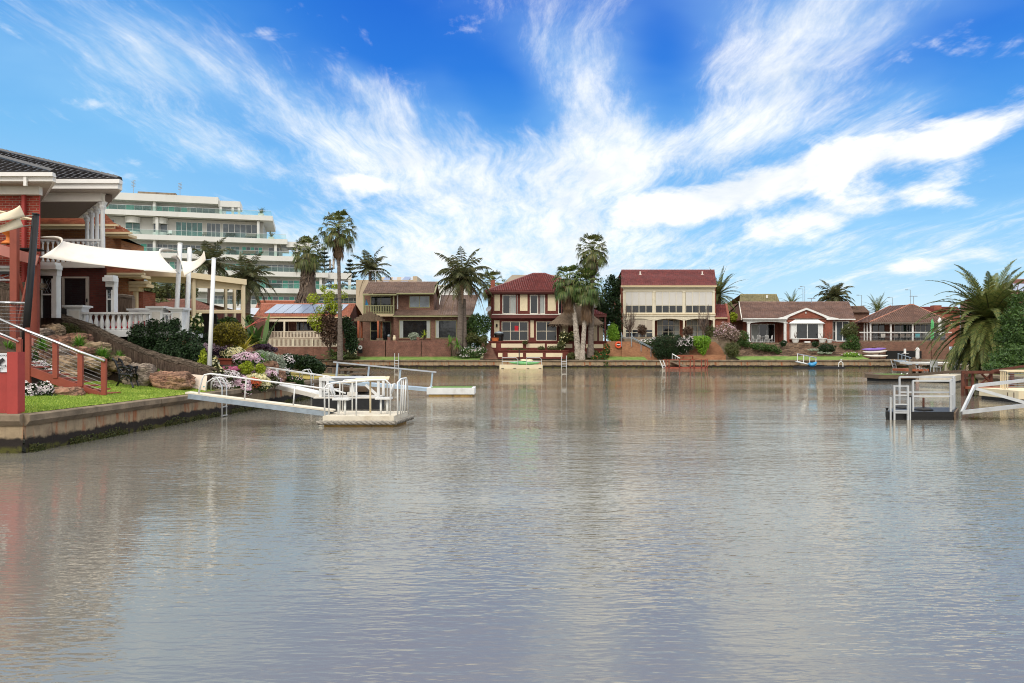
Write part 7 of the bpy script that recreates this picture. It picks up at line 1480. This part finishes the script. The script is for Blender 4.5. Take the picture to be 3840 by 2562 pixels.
# ---- black pontoon with white gantry
t = thing('boat_lift', 'black floating boat lift with a white timber gantry and cover, behind the cream pontoon', 'boat lift', (-6.4, 30, 0))
part(MB().box(-7.75, -5.18, 29.8, 31.2, -.2, .42), 'float', 'black_deck', t); part(MB().box(-7.7, -5.2, 29.78, 31.2, .42, .47), 'deck', 'offwhite', t)
for x in (-7.45, -5.2): part(MB().box(x-.05, x+.05, 29.85, 29.95, .45, 1.18), 'post', 'white', t); part(MB().box(x-.05, x+.05, 31, 31.1, .45, 1.18), 'post', 'white', t)
part(MB().box(-7.5, -5.12, 29.83, 29.97, 1.1, 1.24), 'top_beam', 'white', t); part(MB().box(-7.5, -5.12, 31, 31.12, 1.1, 1.24), 'top_beam', 'white', t)
part(MB().beam((-5.2, 29.9, .5), (-5.7, 29.9, .95), .06, .1), 'brace', 'white', t); part(MB().box(-6.32, -6.14, 29.9, 30.1, .45, 1.12), 'pedestal', 'white', t); part(MB().box(-6.4, -6.05, 29.8, 30.1, .5, .66), 'motor_box', 'offwhite', t); part(MB().box(-7.4, -6.8, 29.9, 30.5, .72, .78), 'seat', 'white', t)
n = 16; rows = []
for i in range(n+1):
    u = i/n*2-1; w_ = .42*(1-u*u)**.5; rows.append([V((-6.25+u*.88, 30+w_*math.cos(a), 1.22+.0-.26*(1-abs(u)**1.6)*math.sin(a)*(1 if a <= 3.15 else .22))) for a in [k*math.pi/5 for k in range(11)]])
part(MB().sheet(rows), 'cover', 'metal_roof', t)
t = thing('gangway', 'broad white timber gangway with a flat handrail to the black boat lift', 'gangway', V((-10.2, 32.6, .95))); a, b = V((-10.15, 32.4, .93)), V((-7.35, 30.2, .55))
part(MB().beam(a, b, .6, .06), 'deck', 'white', t); part(MB().beam(a+V((-.1, -.3, -.08)), b+V((-.1, -.3, -.08)), .06, .16), 'side_beam', 'offwhite', t)
part(MB().beam(P(1000, 1378, 32.5), P(1238, 1413, 30), .12, .05), 'rail', 'white', t)
for x, y0, y1, yy in ((1036, 1384, 1462, 32), (1212, 1410, 1500, 30)): part(MB().beam(P(x-4, y1, yy), P(x+4, y0, yy), .09, .09), 'rail_post', 'white', t)
# ---- white float with blue grey gangway
t = thing('pontoon', 'low white floating pontoon with a green mat at the end of the blue grey gangway', 'pontoon', (-3, 38.5, 0)); part(MB().box(-4.2, -1.85, 37.8, 39.3, .1, .42), 'deck', 'white', t); part(MB().box(-4.1, -1.95, 37.86, 39.2, -.2, .1), 'float', 'float_yellow', t); part(MB().box(-4.0, -2.0, 37.95, 39.2, .42, .435), 'mat', 'green_turf', t)
t = thing('gangway', 'long blue grey gangway with a sloping handrail reaching the white pontoon', 'gangway', V((-9.2, 39, .9))); a, b = P(1232, 1424, 39), P(1648, 1460, 38.6); part(MB().beam(a, b, .7, .06), 'deck', 'blue_grey_paint', t); part(MB().beam(a+V((0, -.36, -.06)), b+V((0, -.36, -.06)), .06, .16), 'side_beam', 'blue_grey_paint', t)
part(MB().beam(P(1250, 1358, 38.7), P(1636, 1396, 38.3), .07, .07), 'rail', 'metal_roof', t)
for i, x in enumerate((1264, 1382, 1500, 1620)): part(MB().beam(P(x-4, 1362+(x-1264)*.098+62, 38.7-.1*i), P(x+2, 1362+(x-1264)*.098, 38.7-.1*i), .08, .08), 'rail_post', 'blue_grey_paint', t)
t = thing('pontoon', 'dark low raft carrying the yellow kayak', 'raft', P(1315, 1440, 39.5)); part(MB().box(gx(1256, 40), gx(1376, 40), 40, 41, .1, .36), 'deck', 'old_wood', t); part(MB().box(gx(1262, 40), gx(1370, 40), 40.05, 40.95, -.15, .1), 'float', 'dark_room', t)
def kayak(label, p0, p1, w, hgt, mat, hull=None, group=None, sag=.12):
    "slim closed hull between two points, pointed and lifted at both ends"
    a, b = V(p0), V(p1); d = (b-a).normalized(); sd_ = d.cross(V((0, 0, 1))).normalized(); t = thing('kayak', label, 'kayak', (a+b)/2, group); rows = []; n = 18
    for i in range(n+1):
        u = i/n*2-1; s_ = max(.02, (1-abs(u)**2.6))**.8; c = a.lerp(b, i/n)+V((0, 0, sag*abs(u)**2.5))
        rows.append([c+sd_*w*s_*math.cos(k*.5236)+V((0, 0, hgt*s_*math.sin(k*.5236)*(1 if k <= 6 else .8))) for k in range(13)])
    part(MB().sheet(rows), 'hull', mat, t, True); c = (a+b)/2; part(MB().lathe(c+V((0, 0, hgt*.72)), [(.2, 0), (.22, hgt*.4), (.17, hgt*.42)], 12, 1.5, .9), 'cockpit', hull or 'black', t)
    return t
kayak('yellow kayak resting behind the white boat cover', P(1290, 1421, 40.4), P(1374, 1424, 40.4), .2, .16, 'yellow')
# ---- weathered timber jetty in the inlet
t = thing('jetty', 'weathered timber jetty with bench and posts in the side inlet', 'jetty', V((-12, 55, 0)))
part(MB().box(gx(1280, 55), gx(1375, 55), 54.6, 56.4, gz(1390, 55), gz(1384, 55)), 'table_top', 'old_wood', t); part(MB().box(gx(1318, 54), gx(1396, 54), 53.4, 54.4, gz(1404, 54), gz(1399, 54)), 'bench', 'old_wood', t); part(MB().box(gx(1215, 56), gx(1290, 56), 55.5, 58, gz(1415, 56), gz(1408, 56)), 'deck', 'old_wood', t)
for x, yy in ((1226, 56), (1250, 56), (1258, 57), (1270, 55.5), (1295, 55), (1318, 55), (1376, 54.6), (1385, 54)): part(MB().tube([P(x, 1428, yy), P(x, 1378, yy)], .1, 6), 'post', 'old_wood', t)
part(MB().tube([P(1216, 1380, 56), P(1245, 1379, 56)], .05, 5), 'rail', 'old_wood', t); part(MB().beam(P(1322, 1402, 54), P(1350, 1424, 54.2), .08), 'brace', 'old_wood', t); part(MB().beam(P(1356, 1402, 54), P(1384, 1424, 54.2), .08), 'brace', 'old_wood', t)
# ---- far shore
def far_ladder(label, px, y0, y1, w=15, lean=0, Y=93.75, mat='steel'):
    t = thing('ladder', label, 'ladder', P(px, y1, Y))
    for s_ in (0, w): part(MB().tube([P(px+s_+lean, y1, Y-.1-.02*abs(lean)), P(px+s_, y0, Y)], .05, 6), 'side_rail', mat, t)
    for k in range(1, 5): y = y0+(y1-y0)*(.28+.16*k); part(MB().tube([P(px+lean*(y-y0)/(y1-y0), y, Y-.07), P(px+w+lean*(y-y0)/(y1-y0), y, Y-.07)], .035, 5), 'rung', mat, t)
far_ladder('aluminium ladder on the far seawall below the brown brick house', 1480, 1325, 1388); far_ladder('aluminium ladder on the far seawall below the palm trio', 2106, 1334, 1386, 18); far_ladder('white ladder splayed from the wooden landing before the clipped hedge', 2474, 1350, 1386, 12, 14, 93, 'white'); far_ladder('aluminium ladder leaning on the seawall near the stacked kayaks', 3340, 1348, 1382, 13, 10)
Y = 91.5
t = thing('pontoon', 'cream pontoon with railings and a green kayak under the maroon house', 'pontoon', P(1954, 1386, Y)); part(MB().pbox(1873, 1369, 2035, 1383, Y, 2.4), 'deck', 'cream_panel', t)
for x in (1880, 1925, 1975, 2020): part(MB().pbox(x, 1381, x+10, 1387, Y-.05, 2.2), 'float', 'dark_room', t)
for a, b in ((1883, 1942), (1975, 2031)): part(MB().tube([P(a, 1370, Y+.2), P(a, 1342, Y+.2), P(b-6, 1342, Y+.2), P(b, 1349, Y+.2), P(b, 1370, Y+.2)], .04, 6), 'rail', 'steel', t); part(MB().tube([P(a, 1356, Y+.2), P(b, 1357, Y+.2)], .03, 5), 'rail', 'steel', t)
part(MB().pbox(1945, 1312, 1949, 1350, Y+1.8, .1), 'pile', 'black', t)
kayak('green kayak lying on the cream pontoon', P(1908, 1362, Y+.7), P(2024, 1364, Y+.7), .38, .26, 'green_kayak'); kayak('pale yellow kayak behind the green one on the cream pontoon', P(1950, 1354, Y+1.5), P(2000, 1355, Y+1.5), .34, .25, 'cream_panel')
Y = 92
t = thing('landing', 'rusty brown wooden landing with posts and a ramp before the clipped hedge', 'landing', P(2560, 1388, Y)); part(MB().pbox(2500, 1377, 2654, 1385, Y, 1.8), 'deck', 'red_wood', t)
for x in (2498, 2509, 2549, 2589, 2603, 2631, 2645, 2653): part(MB().pbox(x-1.6, 1348, x+1.6, 1386, Y, .12), 'post', 'red_wood', t)
part(MB().pbox(2486, 1348, 2604, 1351, Y, .12), 'rail', 'red_wood', t); part(MB().pbox(2604, 1346, 2656, 1348, Y+1.6, .12), 'rail', 'red_wood', t)
part(MB().beam(P(2520, 1356, Y+2), P(2572, 1376, Y+.4), 1.0, .06), 'ramp', 'old_wood', t); part(MB().tube([P(2521, 1327, Y+2), P(2550, 1344, Y+1.5)], .05, 6), 'ramp_rail', 'steel', t)
for x, y in ((2521, 1327), (2532, 1334), (2541, 1339)): part(MB().tube([P(x, y, Y+2), P(x, y+24, Y+2)], .04, 5), 'ramp_post', 'steel', t)
t = thing('bench', 'low red brown bench against the orange brick wall', 'bench', P(2570, 1347, 95.6)); part(MB().pbox(2532, 1333, 2600, 1337, 95.6, .5), 'seat', 'red_wood', t)
for x in (2562, 2597): part(MB().pbox(x, 1337, x+3, 1347, 95.7, .3), 'leg', 'red_wood', t)
t = thing('pontoon', 'long black floating dock below the stone terraces', 'pontoon', P(3080, 1392, 91)); part(MB().pbox(2996, 1376, 3170, 1390, 91, 1.8), 'float', 'black_deck', t); part(MB().pbox(3040, 1369, 3090, 1376, 92, .8), 'step_box', 'black', t)
t = thing('gangway', 'small grey gangway with white posts at the black floating dock', 'gangway', P(2992, 1360, 93)); part(MB().beam(P(2988, 1356, 93.6), P(3045, 1370, 92), .8, .06), 'deck', 'galv', t); part(MB().tube([P(2989, 1327, 93.4), P(3062, 1342, 91.6)], .06, 6), 'rail', 'galv', t); part(MB().tube([P(2988, 1356, 93.4), P(3026, 1365, 92)], .08, 6), 'side_beam', 'white', t)
for x, y in ((2991, 1327), (3014, 1332), (3037, 1338), (3060, 1342)): part(MB().tube([P(x, y, 93.2-(x-2991)*.02), P(x-1, y+30, 93.2-(x-2991)*.02)], .055, 6), 'post', 'white', t)
t = kayak('blue kayak standing tilted on the black floating dock', P(3030, 1370, 91.6), P(3064, 1366, 91.4), .3, .34, 'blue_kayak', 'black', None, .2)
for s_ in (0, 9): pass
t = thing('ladder', 'white hooped ladder at the right end of the black floating dock', 'ladder', P(3155, 1376, 91.2))
for k in (0, .35): part(MB().tube([P(3145, 1376, 91.2+k), P(3145, 1362, 91.2+k), P(3150, 1357, 91.2+k), P(3156, 1357, 91.2+k), P(3161, 1362, 91.2+k), P(3161, 1376, 91.2+k)], .05, 6), 'side_rail', 'white', t)
part(MB().pbox(3152, 1348, 3158, 1352, 91.8, .06), 'rung', 'white', t)
K = 'kayaks stacked on a rack by the brick wall'
kayak('purple topped kayak, uppermost on the rack', P(3231, 1314, 97), P(3324, 1310, 97), .34, .24, 'purple_kayak', None, K); kayak('white upturned kayak in the middle of the rack', P(3234, 1323, 97), P(3328, 1319, 97), .34, .2, 'offwhite', 'offwhite', K); kayak('white kayak lowest on the rack', P(3238, 1336, 97), P(3330, 1337, 97), .34, .2, 'offwhite', 'offwhite', K)
t = thing('kayak_rack', 'dark rack holding the stacked kayaks beside the brick wall', 'rack', P(3280, 1348, 97)); 
for x in (3265, 3296): part(MB().pbox(x, 1322, x+3, 1348, 97.3, .08), 'upright', 'black', t)
for y in (1328, 1343): part(MB().pbox(3240, y, 3325, y+2, 97.2, .5), 'shelf', 'black', t)
single(MB().pbox(3229, 1348, 3560, 1351, 94.3, 3.2), 'paved_landing', 'concrete', 'pale paved strip in front of the stacked kayaks and black panel', 'paving', P(3400, 1351, 94.5))
t = thing('gangway', 'grey mesh gangway with rails going down from the paved strip', 'gangway', P(3367, 1352, 93)); part(MB().beam(P(3368, 1352, 93.6), P(3424, 1368, 88), 1.2, .07), 'deck', 'galv', t); part(MB().tube([P(3367, 1326, 93.5), P(3416, 1342, 89)], .05, 6), 'rail', 'galv', t)
for x, y in ((3368, 1326), (3382, 1331), (3396, 1336), (3412, 1341)): part(MB().tube([P(x, y, 93-(x-3368)*.08), P(x, y+28, 93-(x-3368)*.08)], .045, 5), 'post', 'galv', t)
t = thing('cafe_table', 'small white pedestal table beside the closed low umbrella', 'table', P(3395, 1348, 96)); c = P(3395, 1348, 96); part(MB().lathe(c, [(.3, 0), (.05, .05), (.04, .72), (.42, .73), (.42, .77)], 14), 'table', 'white', t); part(MB().pbox(3392, 1308, 3398, 1326, 96, .2), 'ornament', 'white', t)
# ---- right hand clutter of docks
t = thing('jetty', 'old timber jetty with tall piles left of the date palm', 'jetty', P(3440, 1390, 74)); part(MB().box(gx(3385, 74), gx(3480, 74), 73.5, 76, gz(1392, 74), gz(1384, 74)), 'deck', 'orange_post', t)
for x, y0, yy in ((3427, 1340, 74), (3450, 1345, 74.5), (3490, 1358, 70), (3414, 1368, 66), (3548, 1362, 70)): part(MB().tube([P(x, 1410, yy), P(x, y0, yy)], .15, 7), 'pile', 'old_wood', t)
t = thing('pontoon', 'cream dock with a white plank table beneath the date palm', 'pontoon', P(3530, 1415, 64)); part(MB().box(gx(3462, 66), gx(3600, 66), 64, 70, gz(1367, 66), gz(1360, 66)), 'plank_top', 'offwhite', t); part(MB().box(gx(3550, 62), gx(3560, 62), 62, 62.3, 0, gz(1362, 62)), 'support', 'cream_panel', t); part(MB().box(gx(3598, 66), gx(3608, 66), 65, 65.3, 0, gz(1362, 62)), 'support', 'cream_panel', t)
t = thing('pontoon', 'long pale cream barge lying beyond the weathered raft', 'barge', P(3540, 1418, 56)); part(MB().slab([(gx(3446, 55), 55), (gx(3580, 52.5), 52.5), (gx(3620, 57), 57), (gx(3480, 60), 60)], .1, .5), 'deck', 'mildew_white', t); part(MB().slab([(gx(3450, 55), 55.1), (gx(3578, 52.6), 52.6), (gx(3615, 57), 56.8), (gx(3484, 60), 59.8)], -.2, .1), 'float', 'dark_room', t)
t = thing('raft', 'dark timber raft with a bright green mat on the open water', 'raft', P(3370, 1430, 54)); part(MB().box(gx(3295, 55), gx(3440, 55), 55, 57.2, .2, .48), 'deck', 'old_wood', t); part(MB().box(gx(3300, 55), gx(3436, 55), 55.1, 57, -.2, .2), 'float', 'dark_room', t); part(MB().box(gx(3325, 55), gx(3432, 55), 55.4, 57.1, .48, .5), 'mat', 'green_turf', t)
for x in (3380, 3401): part(MB().tube([P(x, 1410, 55.6), P(x, 1402, 55.6), P(x+3, 1400, 55.6)], .04, 5), 'hoop', 'white', t)
t = thing('boom', 'long dark timber boom slanting over the pale barge', 'boom', P(3400, 1409, 50)); part(MB().beam(P(3392, 1409, 50), P(3618, 1391, 44), .08, .16), 'beam', 'old_wood', t)
for x, l in ((3508, 'white plastic chair on the cream dock under the palm'), (3590, 'white plastic chair right of the dock support')):
    t = thing('plastic_chair', l, 'chair', P(x, 1398, 60), 'white plastic chairs on the docks'); c = P(x, 1398, 60); part(MB().box(c.x-.28, c.x+.28, 59.7, 60.2, c.z+.42, c.z+.47), 'seat', 'white', t); part(MB().box(c.x-.28, c.x+.28, 60.2, 60.26, c.z+.47, c.z+.95), 'backrest', 'white', t)
    for sx in (-.25, .25):
        for sy in (59.74, 60.2): part(MB().box(c.x+sx-.025, c.x+sx+.025, sy, sy+.05, c.z, c.z+.43), 'leg', 'white', t)
pool_ladder('white hoop ladder at the edge of the old timber jetty', 3478, 1380, 1410, 66, .5, -.3, .6)
t = thing('rusty_jetty', 'rusty steel jetty with crossed braces under the date palm', 'jetty', P(3660, 1470, 38.5)); Y = 38.5
for x, y0, yy in ((3610, 1396, 38.5), (3624, 1392, 39), (3647, 1394, 38.6), (3716, 1394, 38.6)): part(MB().beam(P(x, 1492, yy), P(x, y0, yy), .11), 'post', 'rust', t)
part(MB().beam(P(3606, 1396, 38.5), P(3760, 1396, 38.3), .12, .14), 'top_beam', 'rust', t); part(MB().beam(P(3624, 1418, 38.8), P(3650, 1418, 38.7), .1), 'rail', 'old_wood', t); part(MB().beam(P(3680, 1402, 38.6), P(3716, 1434, 38.6), .08), 'brace', 'rust', t); part(MB().beam(P(3716, 1404, 38.65), P(3676, 1442, 38.65), .08), 'brace', 'rust', t)
part(MB().beam(P(3612, 1430, 38.5), P(3625, 1470, 38.5), .08), 'brace', 'rust', t); part(MB().box(gx(3640, 38), gx(3795, 38), 37.6, 38.6, gz(1460, 38), gz(1452, 38)), 'lower_deck', 'orange_post', t); part(MB().beam(P(3720, 1392, 38.4), P(3850, 1372, 37), .1, .12), 'handrail', 'rust', t); part(MB().beam(P(3795, 1380, 37.8), P(3795, 1450, 37.8), .14), 'post', 'rust', t)
t = thing('pontoon', 'cream pontoon with a caged rail at the right edge', 'pontoon', P(3800, 1490, 33)); part(MB().box(gx(3748, 34.5), gx(3960, 34.5), 33.2, 36, .16, .52), 'deck', 'cream_panel', t); part(MB().box(gx(3776, 33.2), gx(3778, 33.2), 33.16, 33.2, .2, .46).box(gx(3800, 33.2), gx(3802, 33.2), 33.16, 33.2, .2, .46), 'fascia_joint', 'old_wood', t); part(MB().box(gx(3752, 34.4), gx(3955, 34.4), 33.3, 35.8, -.2, .16), 'float', 'dark_room', t)
for x, yy in ((3753, 35.6), (3761, 35), (3769, 34.4), (3778, 33.5)): part(MB().tube([P(x, 1460, yy), P(x, 1391+(35.6-yy)*1.5, yy)], .035, 6), 'rail_post', 'pergola_cream', t)
part(MB().tube([P(3751, 1390, 35.7), P(3778, 1394, 33.4), P(3960, 1393, 33.2)], .04, 6), 'rail', 'pergola_cream', t); part(MB().tube([P(3751, 1390, 35.7), P(3960, 1389, 35.6)], .04, 6), 'rail', 'pergola_cream', t)
m = MB()
for k in range(7): m.tube([P(3778, 1402+k*8, 33.5), P(3960, 1402+k*8, 33.4)], .008, 4)
part(m, 'rail_wire', 'galv', t)
# ---- black pontoon on the right with aluminium rails
t = thing('pontoon', 'black pontoon with square aluminium rails on the right of the lake', 'pontoon', (13.6, 26.5, 0)); dk = [(12.35, 25.4), (14.55, 25.3), (15.75, 27.2), (13.65, 27.35)]
part(MB().slab(dk, .1, .27), 'deck', 'black', t); cx, cyy = 14.07, 26.3; part(MB().slab([(cx+(x-cx)*.985, cyy+(y-cyy)*.985) for x, y in dk], -.3, .1), 'float', 'black', t); part(MB().slab([(14.56, 25.31), (14.63, 25.31), (15.80, 27.16), (15.76, 27.2)], -.1, .25), 'end_plate', 'old_wood', t)
def sq(p, q, par, name='rail', w=.052, mat='steel'): part(MB().beam(p, q, w), name, mat, par)
D = lambda x, y, z: V((x, y, .27+z))
n1, n2 = (13.32, 25.45), (14.58, 25.42); f1, f2 = (13.45, 28.05), (15.3, 27.9)
near = [(13.27, 25.42), (14.48, 25.36), (14.9, 26.0)]; far = [(13.75, 27.25), (15.62, 27.12), (15.2, 26.45)]
for pts, hh in ((near, 1.02), (far, 1.08)):
    for (x, y) in pts: sq(D(x, y, -.1), D(x, y, hh), t, 'rail_post')
    for z in (hh, hh*.5):
        for a, b in zip(pts, pts[1:]): sq(D(*a, z-.002), D(*b, z-.002), t)
s_ = thing('ladder', 'aluminium ladder at the left corner of the black pontoon', 'ladder', V((12.7, 25.3, 0)))
for x, yy in ((12.6, 25.32), (13.02, 25.26)): sq(V((x, yy, -.05)), V((x, yy, 1.14)), s_, 'side_rail', .055); sq(V((x-.1 if x < 13 else x+.09, yy+.04, -.2)), V((x-.1 if x < 13 else x+.09, yy+.04, .75)), s_, 'side_rail', .045)
for z in (1.12, .82, .52, .30, .24): sq(V((12.6, 25.3, z)), V((13.02, 25.25, z)), s_, 'rung', .035)
for x, yy, st_, l in ((13.93, 26.0, 1, 'round black umbrella base with a brown stub post on the black pontoon'), (13.7, 26.95, 0, 'flat black umbrella base at the far side of the black pontoon')):
    s_ = thing('umbrella_base', l, 'umbrella base', D(x, yy, 0)); part(MB().lathe(D(x, yy, 0), [(.3, 0), (.3, .03), (.22, .08), (.06, .11), (.03, .12)], 20), 'base', 'black', s_, True)
    if st_: part(MB().tube([D(x, yy, .1), D(x, yy, .42)], .035, 8), 'stub_post', 'rust', s_)
single(MB().tube([D(13.34, 25.75, 0), D(13.34, 25.75, .5)], .06, 8), 'rolled_mat', 'black', 'dark rolled mat tied upright to the rail of the black pontoon', 'mat', D(13.34, 25.75, 0))
single(MB().lathe(D(12.5, 25.6, 0), [(.05, 0), (.03, .04), (.05, .09), (.06, .11)], 8), 'bollard', 'black', 'small mooring bollard on the corner of the black pontoon', 'bollard', D(12.5, 25.6, 0))
t = thing('gangway', 'aluminium truss gangway running off the right edge from the black pontoon', 'gangway', V((14.7, 25.5, .3)))
for off in (0, .9):
    a, b, c_, d_ = P(3607, 1547, 25.2+off*1.2), P(3655, 1447, 25.6+off), P(4310, 1376, 25.4+off), P(4310, 1470, 25.2+off)
    part(MB().beam(a, d_, .07, .13), 'bottom_chord', 'steel', t); part(MB().beam(b, c_, .08, .11), 'top_chord', 'steel', t); part(MB().beam(a, b, .07, .1), 'end_post', 'steel', t); part(MB().beam(P(3659, 1457, 25.6+off), P(3874, 1519, 25.2+off), .07, .1), 'diagonal', 'steel', t)
part(MB().add([P(3620, 1545, 25.2), P(4310, 1469, 25.2), P(4310, 1466, 26.2), P(3620, 1541, 26.2)], [(0, 1, 2, 3)]), 'walkway', 'galv', t)
# ================================================================== end
